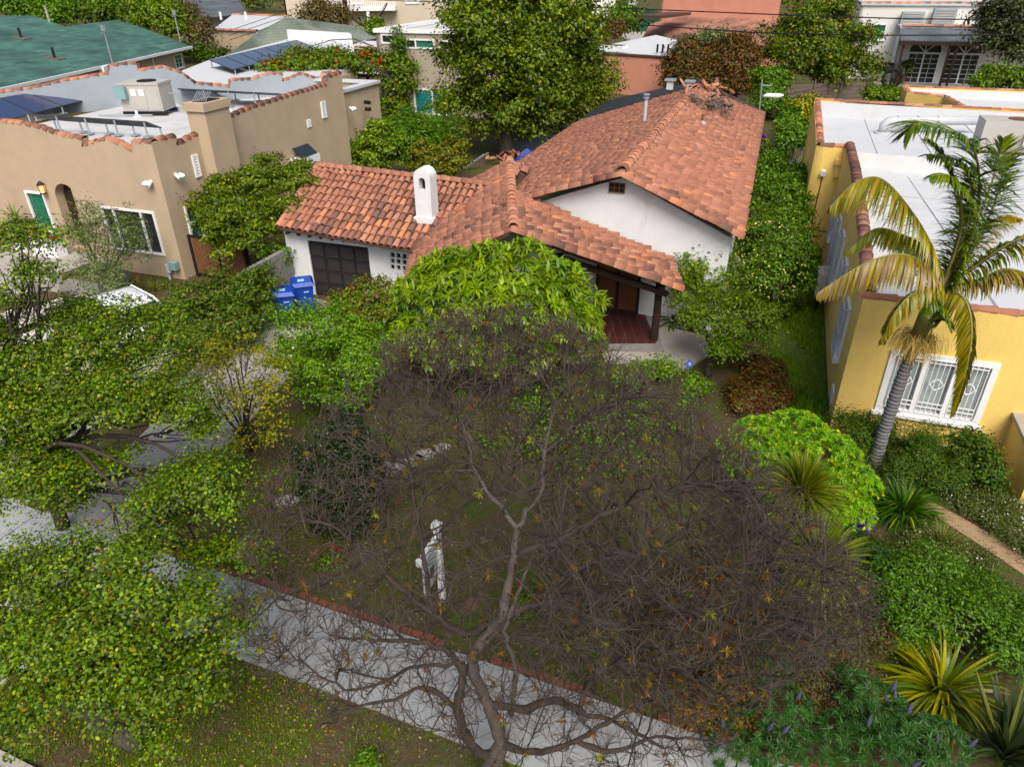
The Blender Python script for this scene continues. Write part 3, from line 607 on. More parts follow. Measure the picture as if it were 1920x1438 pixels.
# things standing on the roofs
nL = unit(np.cross(mL0-mR0, mR1-mR0)); nL = nL if nL[2] > 0 else -nL
def onroof(px, py, right=True): return PL(px, py, mR0, nR if right else nL)
p = onroof(1208,232,False); t = thing('vent_pipe', 'tall blue grey vent pipe standing left of the main ridge', 'vent pipe', p); mb = MB().tube([p-Z3*.1, p+Z3*1.05], .075, 10); obj('pipe', mb, M['gpaint'], t)
mb = MB().tube([p+Z3*1.0, p+Z3*1.08], .13, 10); mb.tube([p+Z3*1.14, p+Z3*1.19], .15, 10); mb.tube([p+Z3*1.05, p+Z3*1.16], .03, 6); obj('cap', mb, M['metal'], t)
p = onroof(1316,232); t = thing('vent_pipe', 'short rusty vent stub in pale mortar halfway down the right slope', 'vent pipe', p); obj('pipe', MB().tube([p-Z3*.05, p+Z3*.38], .06, 8), M['wood'], t); obj('mortar_collar', MB().tube([p-Z3*.1, p+Z3*.12], [.28,.09], 9), M['conc2'], t)
for px, py, lb in ((1256,158,'grey vent box at the far top of the roof on black felt'), (1293,160,'grey sheet metal vent with hood beside the ridge end')):
    p = onroof(px, py+8); t = thing('roof_vent', lb, 'roof vent', p); obj('box', MB().box(p+Z3*.15, (.3,.3,.4)), M['gpaint'], t); obj('hood', MB().box(p+Z3*.38, (.5,.46,.08)), M['metal'], t)
t = thing('dead_branches', 'pile of grey dead branches lying on the right roof slope', 'branches', onroof(1340,208)); mb = MB()
for px0, py0, px1, py1 in ((1294,192,1330,212),(1328,200,1342,216),(1345,196,1370,232),(1330,205,1368,212),(1334,198,1352,206),(1340,210,1352,220),(1350,205,1370,210),(1300,196,1325,205),(1352,214,1362,226),(1336,196,1340,210),(1356,196,1345,210)):
    for _ in range(3):
        a_ = onroof(px0+rng.normal()*3, py0+rng.normal()*2)+Z3*(.14+.2*rng.random()); b_ = onroof(px1+rng.normal()*5, py1+rng.normal()*3)+Z3*(.12+.2*rng.random()); mb.tube(limb_path(a_, b_, .05, .25, 5), [.05,.042,.035,.025,.012], 5)
obj('branch_heap', mb, M['gwood'], t)
heap = []
for k in range(26):
    p = onroof(1325+rng.normal()*20, 168+rng.normal()*5)+nR*(.10+.10*rng.random()); x = rng.normal(size=3); x = unit(x-nR*(x@nR)*.8); y = unit(np.cross(nR+rng.normal(size=3)*.3, x)); heap.append((x, y, np.cross(x, y), p))
t = thing('loose_tiles', 'heap of loose red tiles stacked near the far top of the roof', 'roof tiles', heap[0][3])
for h in heap: inst('tile', tme, frame(*h), t)
p = onroof(1424,205); t = thing('service_mast', 'thin grey electric mast on the far right eave', 'mast', p); obj('pole', MB().tube([p, p+Z3*1.5+R*-.1], .035, 6), M['metal'], t); obj('crossarm', MB().box(p+Z3*1.2+R*.2, (.5,.06,.06)), M['metal'], t)
mastp = p+Z3*1.2
q = atY(1449,180, p[1]+1); t = thing('cable_sleeve', 'white oblong cable sleeve hanging on the wire beside the roof mast', 'cable fitting', q); obj('sleeve', MB().tube([q-R*.55-Z3*.05, q-R*.3, q+R*.3, q+R*.55+Z3*.05], [.05,.13,.13,.06], 8), M['wpaint'], t, smooth=True)
obj('wire', MB().tube([mastp, q-R*.5, q, q+R*.55, atY(1640,140,62), atY(1760,85,75), atY(1920,30,80)], .02, 4), M['black'], t)

copme = {}
def coping(par, pts, mkey='tile1', r=.17, L=.42, name='coping_tile'):
    """half round cap tiles along a wall top, one by one"""
    for a_, b_ in zip(pts[:-1], pts[1:]):
        a_, b_ = np.asarray(a_, float), np.asarray(b_, float); ln = np.linalg.norm(b_-a_); n = max(1, int(round(ln/L))); d_ = (b_-a_)/ln
        if ln < .12: continue
        u_ = np.cross(d_, Z3); u_ = unit(u_) if np.linalg.norm(u_) > .05 else R; nn = np.cross(u_, d_)
        for i in range(n):
            inst(name, tme, frame(u_*(r/.112), d_*(ln/n/.45), nn*(r/.112)*.8, a_+d_*ln*(i+1)/n+nn*(rng.normal()*.006-.02)), par)
def profile_wall(name, par, o, ax, nout, zb, pts, m, th=.3, cop=None):
    """upper wall with a stepped or curved top; pts are world points on its face"""
    vs = [np.asarray(p, float) for p in pts]; base = [vs[-1]*[1,1,0]+Z3*zb, vs[0]*[1,1,0]+Z3*zb]; poly = vs+base
    nn = np.zeros(3)
    for i in range(len(poly)): nn += np.cross(poly[i]-poly[0], poly[(i+1) % len(poly)]-poly[0])
    if nn@nout < 0: poly = poly[::-1]
    w_ = obj(name, MB().slab(poly, th), M[m], par)
    if cop: coping(par, [p - nout*th/2 for p in vs], r=cop)
    return w_
def roofslab(name, par, pts, m, th=.15, udir=None, **kw):
    pts = [np.asarray(p, float) for p in pts]; nn = np.zeros(3)
    for i in range(len(pts)): nn += np.cross(pts[i]-pts[0], pts[(i+1) % len(pts)]-pts[0])
    if nn[2] < 0: pts = pts[::-1]; nn = -nn
    nn = unit(nn); o = obj(name, MB().slab(pts, th), m, par, **kw); u_ = unit(udir if udir is not None else pts[1]-pts[0]); v_ = np.cross(nn, u_)
    uv = o.data.uv_layers.new(name='UV'); org = ORG.get(par.name, np.zeros(3)) if par is not None else np.zeros(3)
    for l in o.data.loops:
        p = np.array(o.data.vertices[l.vertex_index].co)+org; uv.data[l.index].uv = (float(p@u_), float(p@v_))
    return o

# ================================================================ LEFT TAN HOUSE
lc = V3(-12.81,26.33,0); LH = lambda r, d, z=0: lc+R*r+D*d+Z3*z
th_ = thing('tan_house', 'tan stucco flat roofed house with stepped parapets capped in red tile', 'house', lc)
bw = pxwin(lc, R, D, 190, 386, 311, 479); bw = (-3.35, -.72, .92, 2.66)
mb = MB().wall(lc-R*4.45, R, 4.45, 0, 4.4, -D, [(bw[0]+4.45, bw[1]+4.45, bw[2], bw[3])], .1); fw_ = obj('front_wall', mb, M['tan'], th_)
window(th_, lc-D*-.0, R, -D, *bw, fracs=(.75,1.9,.85), glass='glass', sill=False, fw=.08)
lo = lc+D*.5
gwn = pxwin(lo, R, D, 50, 362, 106, 436); ar = pxwin(lo, R, D, 110, 352, 142, 400)
gwn = pxwin(lo, R, D, 46, 357, 108, 437); ar = pxwin(lo, R, D, 107, 376, 146, 374); at_ = PL(127, 346, lo, D)[2]; ad = (ar[0], ar[1]+.02)
mb = MB().wall(lo-R*12, R, 7.52, 0, 4.4, -D, [(12+gwn[0],12+gwn[1],gwn[2],gwn[3]), (12+ad[0],12+ad[1]-.02,.5,at_)], .45, th=.5)
n = 8
for k in range(n):          # round head of the doorway
    pass
obj('entry_wall', mb, M['tan'], th_)
window(th_, lo, R, -D, *gwn, glass='glassg', sill=True)
arc = MB(); c0 = (ad[0]+ad[1]-.02)/2; rr_ = (ad[1]-.02-ad[0])/2; N_ = 10
for sx in (-1, 1):
    pts = [(sx*rr_, at_+.005)]+[(sx*rr_*math.cos(t_), at_-rr_+rr_*math.sin(t_)) for t_ in np.linspace(0, math.pi/2, N_)]
    f_ = [lo+R*(c0+p[0])+Z3*p[1]-D*.002 for p in pts]; arc.slab(f_ if sx < 0 else f_[::-1], -.44 if False else .44)
obj('arch_spandrel', arc, M['tan'], th_)
obj('front_door', MB().box(lo+R*c0+D*.42+Z3*(at_+.5)/2, (rr_*2+.1,.06,at_-.4)), M['dwood'], th_)
obj('return_wall', MB().slab([LH(-4.453,0.003),LH(-4.453,.497),LH(-4.453,.497,5.0),LH(-4.453,.003,5.0)], .2), M['tan'], th_)
fpx = [(110,253),(153,262),(155,275),(176,268),(197,261),(222,270),(248,284),(247,267),(287,268)]
fp = [PL(x, y, lc, D) for x, y in fpx]; fp[-1] = LH(0,0,fp[-1][2]); fp[0] = LH(-4.45,0,fp[0][2])
profile_wall('front_parapet', th_, lc, R, -D, 4.4, fp, 'tan', .3, .19)
lpx = [(-120,240),(-40,230),(0,229),(40,233),(75,241),(100,251),(118,262)]; lp = [PL(x, y, lo, D) for x, y in lpx]; lp[-1] = lo-R*4.46+Z3*lp[-1][2]
profile_wall('entry_parapet', th_, lo, R, -D, 4.4, lp, 'tan', .3, .19)
spx = [(287,268),(330,257),(333,272),(358,259),(384,247),(392,243),(428,222),(470,204),(520,188),(570,172),(612,160),(614,147),(640,137)]
sp = [PL(x, y, lc, R) for x, y in spx]; sp[0] = LH(0,.305,fp[-1][2]); DE = (sp[-1]-lc)@D
sw_ = [pxwin(lc, D, R, 356,388,372,432), (1.55,2.05,3.55,4.35)]
w1 = (.75,1.75,1.3,2.7)
mb = MB().wall(lc+D*.255, D, DE-.255, 0, 4.4, R, [(w1[0]-.255,w1[1]-.255,w1[2],w1[3])], .1); obj('side_wall', mb, M['tan'], th_)
window(th_, lc, D, R, *w1, fracs=(1,), glass='glassg', hframe=(.5,))
profile_wall('side_parapet', th_, lc, D, R, 4.4, sp, 'tan', .3, .19)
def louvre(px0, py0, px1, py1, lab=None):
    a0, a1, z0, z1 = pxwin(lc, D, R, px0, py0, px1, py1); a0, a1 = min(a0,a1), max(a0,a1)
    mb = MB(); axs = (D, R, Z3); mb.box(lc+D*(a0+a1)/2+Z3*(z0+z1)/2+R*.01, (a1-a0,.03,z1-z0), axs)
    for k in (a0+.04, a1-.04): mb.box(lc+D*k+Z3*(z0+z1)/2+R*.04, (.08,.06,z1-z0), axs)
    for k in (z0+.04, z1-.04): mb.box(lc+D*(a0+a1)/2+Z3*k+R*.04, (a1-a0-.16,.058,.08), axs)
    v = obj('louvre_vent', mb, M['wpaint'], th_); n = 6
    for k in range(n): obj('slat', MB().box(lc+D*(a0+a1)/2+Z3*(z0+.1+(z1-z0-.2)*(k+.5)/n)+R*.035, (a1-a0-.17,.05,(z1-z0-.2)/n*.55), (D, unit(R-Z3*.4), unit(Z3+R*.4))), M['wpaint'], v)
louvre(357,292,377,330); louvre(600,192,612,220)
q = PL(579,232, lc, R); obj('pipe_vent', MB().box(q+R*.02, (.3,.05,.34), (D,R,Z3)), M['wpaint'], th_)
q = PL(562,292, lc, R); bx = MB().box(q+R*.3-Z3*.5, (1.5,.6,1.0), (D,R,Z3)); bwi = obj('garden_window', bx, M['wpaint'], th_); obj('pane', MB().slab([q+R*.08+D*.62+Z3*.42,q+R*.08-D*.62+Z3*.42,q+R*.56-D*.62+Z3*.02,q+R*.56+D*.62+Z3*.02], -.03), M['glass'], bwi)
# chimney on the side wall
c0_ = PL(362,240, lc+R*.5, R); c1_ = PL(403,240, lc+R*.5, R); d0, d1 = 2.35, 3.75; zc = PL(380,196, lc+R*.5, R)[2]
mb = MB(); mb.box(LH(.27,(d0+d1)/2,zc/2-.1), (.55,d1-d0,zc-.2)); mb.box(LH(.0,(d0+d1)/2,(4.4+zc)/2-.06), (.6,d1-d0-.004,zc-4.4-.1)); mb.box(LH(.12,(d0+d1)/2,zc-.12), (.98,d1-d0+.16,.3))
cm = obj('chimney', mb, M['tan'], th_); obj('flue_opening', MB().box(LH(.12,(d0+d1)/2,zc+.02), (.6,.9,.06)), M['dark'], cm)
mb = MB()
for k in range(7): mb.tube([LH(-.2+.1*k,d0+.3,zc+.03), LH(-.2+.1*k,(d0+d1)/2,zc+.35), LH(-.2+.1*k,d1-.3,zc+.03)], .015, 4)
obj('spark_screen', mb, M['metal'], cm)
# rear lower block
zr = 5.2; rr0 = LH(0,DE+.02); q5 = PL(718,146, lc, R); DE2 = (q5-lc)@D
obj('rear_wall', MB().wall(lc+D*(DE+.02)-R*.35, D, DE2-DE, 0, zr-.15, R, [], .1), M['tan'], th_); obj('rear_end_wall', MB().wall(LH(-8,DE2+.02), R, 7.66, 0, zr-.15, D), M['tan'], th_)
mb = MB().box(LH(-.45,(DE+DE2)/2,zr-.07), (.5,DE2-DE+.1,.14)); mb.box(LH(-4.5,DE2-.2,zr-.07), (7.6,.4,.138)); obj('white_cap', mb, M['roofwhite'], th_)
# roof deck and far parapet
obj('roof_deck', MB().slab([LH(-12,.8,4.35),LH(-4.45,.8,4.35),LH(-4.4,.27,4.35),LH(-.27,.27,4.35),LH(-.27,DE,4.35),LH(-.65,DE+.01,4.35),LH(-.65,DE2-.3,4.35),LH(-12,DE2-.3,4.35)], .2), M['roofgrey'], th_)
f0 = B(-60,192,5.0); f1 = B(640,152,5.0); fn = unit(np.cross(f1-f0, Z3)); fn = fn if fn[1] < 0 else -fn
far = [(-60,182),(60,166),(130,150),(204,139),(205,124),(256,120),(259,133),(305,126),(340,138),(366,157),(431,163),(432,151),(470,150),(504,139),(530,140),(531,153),(566,139),(602,152),(606,138),(636,137)]
pts = [PL(x, y, f0, fn) for x, y in far]; profile_wall('far_parapet', th_, f0, unit(f1-f0), fn, 4.2, pts, 'parapet_grey', .3, .19)
# rooftop unit, solar arrays
o_ = PL(284,212, V3(0,0,4.4), Z3); dx = unit(R*.95+D*.3); dy = np.cross(Z3, dx); ax_ = (dx, dy, Z3)
t = thing('rooftop_unit', 'beige packaged air conditioner on the flat roof with a teal junction box', 'air conditioner', o_)
b_ = obj('housing', MB().box(o_+Z3*.78, (2.0,1.35,1.2), ax_).box(o_+Z3*1.42, (2.06,1.41,.1), ax_), M['hvac'], t)
obj('access_panel', MB().box(o_-dy*.69+Z3*.72-dx*.1, (.75,.03,.95), ax_).box(o_-dy*.69+Z3*.72+dx*.65, (.55,.028,.95), ax_), M['hvac'], t)
obj('junction_box', MB().box(o_-dy*.8-dx*.85+Z3*1.05, (.55,.3,.55), ax_), M['teal'], t)
for dx_ in (-.3,.1): obj('notice', MB().box(o_-dy*.712+dx*dx_+Z3*1.05, (.26,.01,.3), ax_), M['print'], t)
ring = [o_+dx*(.15+.42*math.cos(k))+dy*.42*math.sin(k)+Z3*1.50 for k in np.linspace(0,6.283,21)]
mb = MB().tube(ring, .035, 5); [mb.tube([o_+dx*.15+Z3*1.5, q], .012, 4) for q in ring[::2]]; obj('fan_guard', mb, M['black'], t); obj('fan_well', MB().tube([o_+dx*.15+Z3*1.46, o_+dx*.15+Z3*1.482], .42, 16), M['dark'], t)
mb = MB(); [mb.box(o_+dy*s_*.55+Z3*.09, (2.2,.14,.16), ax_) for s_ in (-1,1)]; obj('skid', mb, M['black'], t)
obj('conduit', MB().tube([o_+dx*1.1+Z3*.9, o_+dx*1.6+Z3*.9, o_+dx*1.7+Z3*.1, o_+dx*2.3+Z3*.06], .04, 5).tube([o_-dy*.9+dx*.5+Z3*.05, o_-dy*.9-dx*2.2+Z3*.05], .035, 5), M['metal'], t)
def solar(label, corners, n, legs=True, nrow=1, zroof=4.4):
    """tilted array; corners: low0, low1, high1, high0"""
    a_, b_, c_, d_ = [np.asarray(p, float) for p in corners]; nn = unit(np.cross(b_-a_, d_-a_)); nn = nn if nn[2] > 0 else -nn
    t = thing('solar_array', label, 'solar panels', V3(*((a_+c_)/2)[:2], zroof), 'solar arrays on the flat roofs')
    for i in range(n):
        for j in range(nrow):
            f = lambda u, v: a_+(b_-a_)*u+(d_-a_)*v + (c_-b_-d_+a_)*u*v
            u0, u1, v0, v1 = i/n+.004, (i+1)/n-.004, j/nrow+.004, (j+1)/nrow-.004; P = [f(u0,v0), f(u1,v0), f(u1,v1), f(u0,v1)]
            if np.cross(P[1]-P[0], P[2]-P[0])@nn < 0: P = P[::-1]
            pn = obj('panel', MB().slab(P, .05), M['solarfr'], t); cc = sum(P)/4; obj('cells', MB().slab([cc+(p-cc)*.95+nn*.004 for p in P], .003), M['solar'], pn)
    if legs:
        for i in range(n+1):
            for s_, e_ in ((a_, b_), (d_, c_)):
                q = s_+(e_-s_)*(i/n*.96+.02); obj('leg', MB().tube([V3(q[0],q[1],zroof), q-nn*.05], .04, 6).box(V3(q[0],q[1],zroof+.02), (.3,.3,.05)), M['metal'], t)
zr_ = 4.4
solar('dark blue tilted solar array at the left end of the tan roof', [B(-60,244,4.75), B(165,187,4.75), B(100,166,5.25), B(-120,205,5.25)], 4)
solar('solar array seen edge on, on legs behind the front parapet', [B(48,213,5.15), B(275,228,5.05), B(272,222.5,5.3)+D*.8-Z3*.5, B(60,207,5.4)+D*.8-Z3*.5], 4)
solar('black edge-on solar array on legs between the rooftop unit and the chimney', [B(332,166,5.15), B(528,176,5.15), B(520,168,5.1)+D*.5-Z3*.35, B(335,159,5.2)+D*.5-Z3*.35], 4)
# small roof pipes
for i, (x, y) in enumerate([(183,200),(176,182),(218,190),(236,192),(258,220),(428,208),(505,155),(240,150)]):
    p = B(x, y, 4.36); obj('roof_vent_pipe', MB().tube([p, p+Z3*.3], .07, 7).tube([p, p+Z3*.08], [.2,.09], 8), M['black'] if i % 3 == 0 else M['wpaint'], th_)
# lamps on the walls
def floodlight(p, n_, a_, label):
    t = thing('floodlight', label, 'floodlight', p, 'white twin floodlights on the tan walls'); obj('base', MB().tube([p, p+n_*.08], .07, 9), M['wpaint'], t)
    for s_ in (-1, 1): h = p+n_*.16+a_*s_*.11-Z3*.02; obj('lamp_head', MB().tube([h-n_*.08+Z3*.05, h+n_*.05, h+n_*.12-Z3*.07], [.035,.08,.075], 9), M['wpaint'], t)
    obj('sensor', MB().tube([p+n_*.12-Z3*.05, p+n_*.16-Z3*.2], [.05,.035], 8), M['wpaint'], t)
floodlight(PL(283,341, lc, D), -D, R, 'white twin floodlight on the front wall above the wide window')
floodlight(PL(329,328, lc, R), R, D, 'white twin floodlight just around the corner from the front wall')
floodlight(PL(656,203, lc, R), R, D, 'white floodlight high on the rear side wall of the tan house')
q = PL(684,192, lc, R); t = thing('security_camera', 'black cylinder security cameras at the rear end of the tan side wall', 'camera', q); obj('camera_body', MB().tube([q, q+R*.35-D*.1], .1, 8).tube([q-Z3*.35, q-Z3*.35+R*.3], .1, 8), M['black'], t)
q = PL(85,353, lo, D); t = thing('wall_lantern', 'black wall lantern with warm glass between the green window and the arched doorway', 'lantern', q)
obj('bracket', MB().tube([q+Z3*.15, q+Z3*.22-D*.14], .03, 6), M['black'], t); lb = q-D*.16
obj('hood', MB().tube([lb+Z3*.16, lb+Z3*.32], [.17,.03], 6), M['black'], t); obj('base_plate', MB().tube([lb-Z3*.2, lb-Z3*.15], .12, 6), M['black'], t); obj('glass', MB().tube([lb-Z3*.15, lb+Z3*.16], [.09,.13], 6), mat('lamp_glass', (.5,.32,.15), .3, .05, emit=((1,.55,.2), .5)), t)
obj('cage_bars', MB().tube([lb-Z3*.17+R*.11, lb+Z3*.17+R*.15], .012, 4).tube([lb-Z3*.17-R*.11, lb+Z3*.17-R*.15], .012, 4).tube([lb-Z3*.17-D*.11, lb+Z3*.17-D*.15], .012, 4), M['black'], t)
# timber gate between the houses
gt = LH(.12,.5); t = thing('side_gate', 'brown vertical plank gate in a black frame beside the tan house', 'gate', gt)
mb = MB(); 
for k in (0,1.25,2.5): mb.box(gt+R*(.05+k)+Z3*.8, (.1,.1,1.75))
mb.box(gt+R*1.25+Z3*1.66, (2.5,.08,.08)); mb.box(gt+R*1.25+Z3*.1, (2.5,.08,.08)); obj('frame', mb, M['black'], t)
for k in range(14): obj('plank', MB().box(gt+R*(.19+.168*k+(.08 if k > 6 else 0))+Z3*.88, (.155,.04,1.46)), M['wood'], t)
# gas meter
q = LH(-.35,-.15); t = thing('gas_meter', 'blue grey gas meter with pipes at the corner of the tan house', 'meter', q); obj('pipes', MB().tube([q-R*.3, q-R*.3+Z3*.5, q+Z3*.5], .05, 6).tube([q-R*.25+Z3*.3, q-R*.25+Z3*.62], .1, 8), M['gpaint'], t); obj('meter_box', MB().box(q+Z3*.6+R*.05, (.34,.22,.3)), M['teal'], t)
# porch slab, steps, planters
ps = [B(x, y, .45) for x, y in [(60,470),(130,455),(175,490),(170,520),(100,535),(40,520)]]
obj('entry_slab', MB().slab([LH(-9,.4,.45),LH(-3.6,0,.45),LH(-3.6,-2.6,.45),LH(-8.8,-2.6,.45)][::-1], .45), M['conc2'], th_)
obj('entry_step', MB().slab([LH(-9,-2.62,.3),LH(-4.6,-2.62,.3),LH(-4.6,-3.1,.3),LH(-9,-3.1,.3)][::-1], .3).slab([LH(-9,-3.12,.15),LH(-4.6,-3.12,.15),LH(-4.6,-3.6,.15),LH(-9,-3.6,.15)][::-1], .15), M['conc2'], th_)
def trough(name, label, c, L, W_, H_, m, ax2=(R,D,Z3)):
    t = thing(name, label, 'planter', c); mb = MB()
    for s_ in (-1,1): mb.box(c+ax2[0]*s_*(L/2-.04)+Z3*H_/2, (.08,W_,H_), ax2); mb.box(c+ax2[1]*s_*(W_/2-.04)+Z3*(H_/2-.001), (L-.16,.08,H_-.002), ax2)
    obj('box', mb, M[m], t); obj('potting_soil', MB().box(c+Z3*(H_-.12), (L-.17,W_-.17,.04), ax2), M['soil'], t); return t
pc = B(96,478,.45); trough('planter', 'long white trough planter with a red shrub below the green window', pc, 1.35, .5, .55, 'wpaint')
pc2 = B(62,470,.45)-R*.35; trough('planter', 'short white planter with a small palm left of the trough', pc2, .55,.55,.5, 'wpaint')
pc3 = B(150,548); trough('planter', 'low grey concrete planter box around the olive tree', pc3+R*.25+D*.5, 2.2, 1.5, .6, 'block')
# white car
def car(base, fwd, label, paint, sc_=1.0, group=None):
    s_ = np.cross(fwd, Z3); P = lambda x, y, z: base+fwd*x*sc_+s_*y*sc_+Z3*z*sc_; t = thing('parked_car', label, 'car', base, group)
    def loft(sec, mi=0):
        vs = []; n = len(sec[0][1])
        for x, pr in sec: vs += [P(x, y, z) for y, z in pr]
        fs = [(i*n+k, i*n+(k+1) % n, (i+1)*n+(k+1) % n, (i+1)*n+k) for i in range(len(sec)-1) for k in range(n)]; fs += [tuple(range(n))[::-1], tuple((len(sec)-1)*n+k for k in range(n))]; return vs, fs
    pr = lambda w, zb, zt: [(-w*.96,zb),(-w,zb+.2),(-w*.98,zt-.12),(-w*.85,zt),(w*.85,zt),(w*.98,zt-.12),(w,zb+.2),(w*.96,zb)]
    b = obj('body', MB().add(*loft([(-2.25,pr(.7,.45,.75)),(-2.1,pr(.84,.3,.92)),(-1.3,pr(.9,.25,.98)),(.9,pr(.9,.25,.96)),(1.9,pr(.86,.28,.82)),(2.2,pr(.7,.4,.65))])), M[paint], t, smooth=True)
    ca = lambda w, zb, zt: [(-w,zb),(-w*.84,zt-.06),(-w*.7,zt),(w*.7,zt),(w*.84,zt-.06),(w,zb)]
    obj('cabin_glass', MB().add(*loft([(-1.9,ca(.78,.93,.97)),(-1.2,ca(.82,.93,1.36)),(.1,ca(.82,.93,1.42)),(1.15,ca(.78,.9,.97))])), M['glass'], t, smooth=True)
    obj('roof_panel', MB().add(*loft([(-1.35,ca(.70,1.30,1.345)),(-.9,ca(.71,1.38,1.43)),(.0,ca(.71,1.40,1.455)),(.35,ca(.69,1.34,1.375))])), M[paint], t, smooth=True)
    mb = MB(); [mb.tube([P(1.15,y*.78,.95), P(.2,y*.66,1.40), P(-1.2,y*.66,1.37), P(-1.9,y*.76,.97)], .045, 5) for y in (-1,1)]; [mb.tube([P(-.35,y*.8,.95), P(-.35,y*.68,1.4)], .04, 5) for y in (-1,1)]; obj('pillars', mb, M[paint], t)
    for x in (-1.35,1.35):
        for y in (-1,1):
            w_ = obj('wheel', MB().tube([P(x,y*.72,.32), P(x,y*.9,.32)], .32*sc_, 16), M['tyre'], t); obj('rim', MB().tube([P(x,y*.9,.32), P(x,y*.915,.32)], .2*sc_, 10), M['metal'], w_)
    for y in (-1,1): obj('headlight', MB().box(P(2.06,y*.62,.68), (.12,.3,.12), (fwd, s_, Z3)), M['print'], t); obj('mirror', MB().box(P(.85,y*.98,.98), (.12,.16,.12), (fwd, s_, Z3)), M[paint], t)
    return t
car(B(238,622), unit(R*.93-D*.32)*-1, 'white car half hidden by foliage in the neighbour driveway', 'carw')
for i, (x, y, L_, W_) in enumerate([(60,640,1.6,1.1),(118,585,1.5,.9),(185,565,1.4,.8),(20,610,1.5,1.0)]):
    obj('paving_slab', MB().box(B(x, y)+Z3*.035, (L_*1.6,W_*1.5,.05), (unit(R-D*.15), unit(D+R*.15), Z3)), M['paver'], label=['pale paving slab under the edge of the left tree','pale paving slab beside the grass strip, above the white car','pale paving slab nearest the concrete planter','pale paving slab at the left frame edge'][i], cat='paving slab', group='paving slabs in the neighbour driveway')

# ================================================================ blocks wall, bins, mailbox
t = thing('block_wall', 'grey concrete block wall meeting the left corner of the garage', 'wall', G(-.75,-1.2)); bm_ = MB().box((0,0,0),(.385,.19,.188),(V3(1,0,0),V3(0,1,0),Z3)); bme = bpy.data.meshes.new('block'); bme.from_pydata(bm_.v, [], bm_.f); bme.materials.append(M['block'])
for j in range(9):
    for i in range(7):
        d_ = -.1-.395*i-(.2 if j % 2 else 0); inst('block', bme, frame(D, -R, Z3, G(-.85,d_,.1+.198*j)), t)
obj('mortar_core', MB().box(G(-.85,-1.45,.88), (.15,2.85,1.74)), M['conc'], t)
def bin_(p, yaw, label):
    f = V3(math.cos(yaw), math.sin(yaw), 0); s_ = np.cross(Z3, f); t = thing('wheelie_bin', label, 'bin', p, 'blue wheeled bins by the garage'); P = lambda x, y, z: p+(f*x+s_*y+Z3*z)*1.13
    lo_, hi = [(-.24,-.22),(.24,-.22),(.24,.22),(-.24,.22)], [(-.33,-.31),(.36,-.31),(.36,.31),(-.33,.31)]
    mb = MB().add([P(x,y,.06) for x, y in lo_]+[P(x,y,.98) for x, y in hi], [(3,2,1,0),(4,5,6,7)]+[(i,(i+1)%4,(i+1)%4+4,i+4) for i in range(4)]); mb.box(P(.015,0,.97), (.74,.67,.05), (f,s_,Z3)); obj('body', mb, M['bin'], t)
    rg = MB().add([P(-.38,-.35,1.0),P(.42,-.35,1.0),P(.42,.35,1.0),P(-.38,.35,1.0),P(-.34,-.28,1.07),P(.33,-.28,1.1),P(.33,.28,1.1),P(-.34,.28,1.07)], [(3,2,1,0),(4,5,6,7)]+[(i,(i+1)%4,(i+1)%4+4,i+4) for i in range(4)]); ld = obj('lid', rg, M['bin'], t)
    obj('sticker', MB().box(P(.06,-.02,1.087), (.26,.22,.006), (unit(f+Z3*.045),s_,unit(Z3-f*.045))), M['sky_print'], ld); st = MB()
    for k in range(4): st.box(P(.06-.0,-.1+.05*k,1.094), (.15,.014,.004), (unit(f+Z3*.045),s_,unit(Z3-f*.045)))
    obj('sticker_print', st, M['print'], ld); obj('hinge', MB().tube([P(-.37,-.3,1.02), P(-.37,.3,1.02)], .035, 7), M['bin'], t)
    for y in (-.28,.28): obj('wheel', MB().tube([P(-.3,y-.03,.13), P(-.3,y+.03,.13)], .13, 12), M['tyre'], t)
    em = MB(); nf = unit(f-Z3*.12); cz = P(.30,-.02,.66)
    for k in range(3):      # three bent arrows in a triangle
        a_ = k*2.094+1.57; c_ = lambda r_, an: cz+s_*r_*math.cos(an)+Z3*r_*math.sin(an)
        em.tube([c_(.07,a_-.5), c_(.05,a_), c_(.07,a_+.5)], [.011,.012,.011], 4); em.tube([c_(.07,a_+.45), c_(.076,a_+.95)], [.024,.003], 4)
    obj('recycling_mark', em, M['print'], t)
    tx = MB()
    for k in range(6): tx.box(P(.338,.02+.026*k,.80), (.008,.018,.035), (nf,s_,Z3))
    obj('front_print', tx, M['print'], t); return t
bin_(B(541,604), -1.35, 'blue wheeled recycling bin with a pale sticker on its lid, nearer the driveway kerb'); bin_(B(575,585), -1.25, 'blue wheeled bin tucked behind the stickered bin, against the garage wall')
p = B(830,1122); t = thing('sign_post', 'white square yard sign post with an arm and a hanging panel in the front yard', 'sign', p)
X, Y_ = unit(V3(1,-.25,0)), unit(V3(.25,1,0)); obj('post', MB().box(p+Z3*.92, (.11,.11,1.84), (X,Y_,Z3)), M['wpaint'], t)
obj('cap', MB().box(p+Z3*1.86, (.17,.17,.06), (X,Y_,Z3)).tube([p+Z3*1.89, p+Z3*1.98], [.11,.02], 4), M['wpaint'], t)
ae = B(788,1054,1.62); a0 = p+Z3*1.62; ad = unit((ae-a0)*[1,1,0]); al = np.linalg.norm((ae-a0)[:2]); an = np.cross(ad, Z3); ax3 = (ad, an, Z3)
obj('arm', MB().box(a0+ad*(al/2+.03), (al,.09,.11), ax3).box(a0+ad*(al+.03), (.05,.12,.15), ax3), M['wpaint'], t)
obj('brace', MB().tube([p+Z3*1.25+ad*.05, a0+ad*.33-Z3*.05], .035, 4), M['wpaint'], t)
pc_ = a0+ad*(al*.56)-Z3*.5; sg = obj('hanging_panel', MB().box(pc_, (al*.74,.03,.74), ax3), M['gpaint'], t)
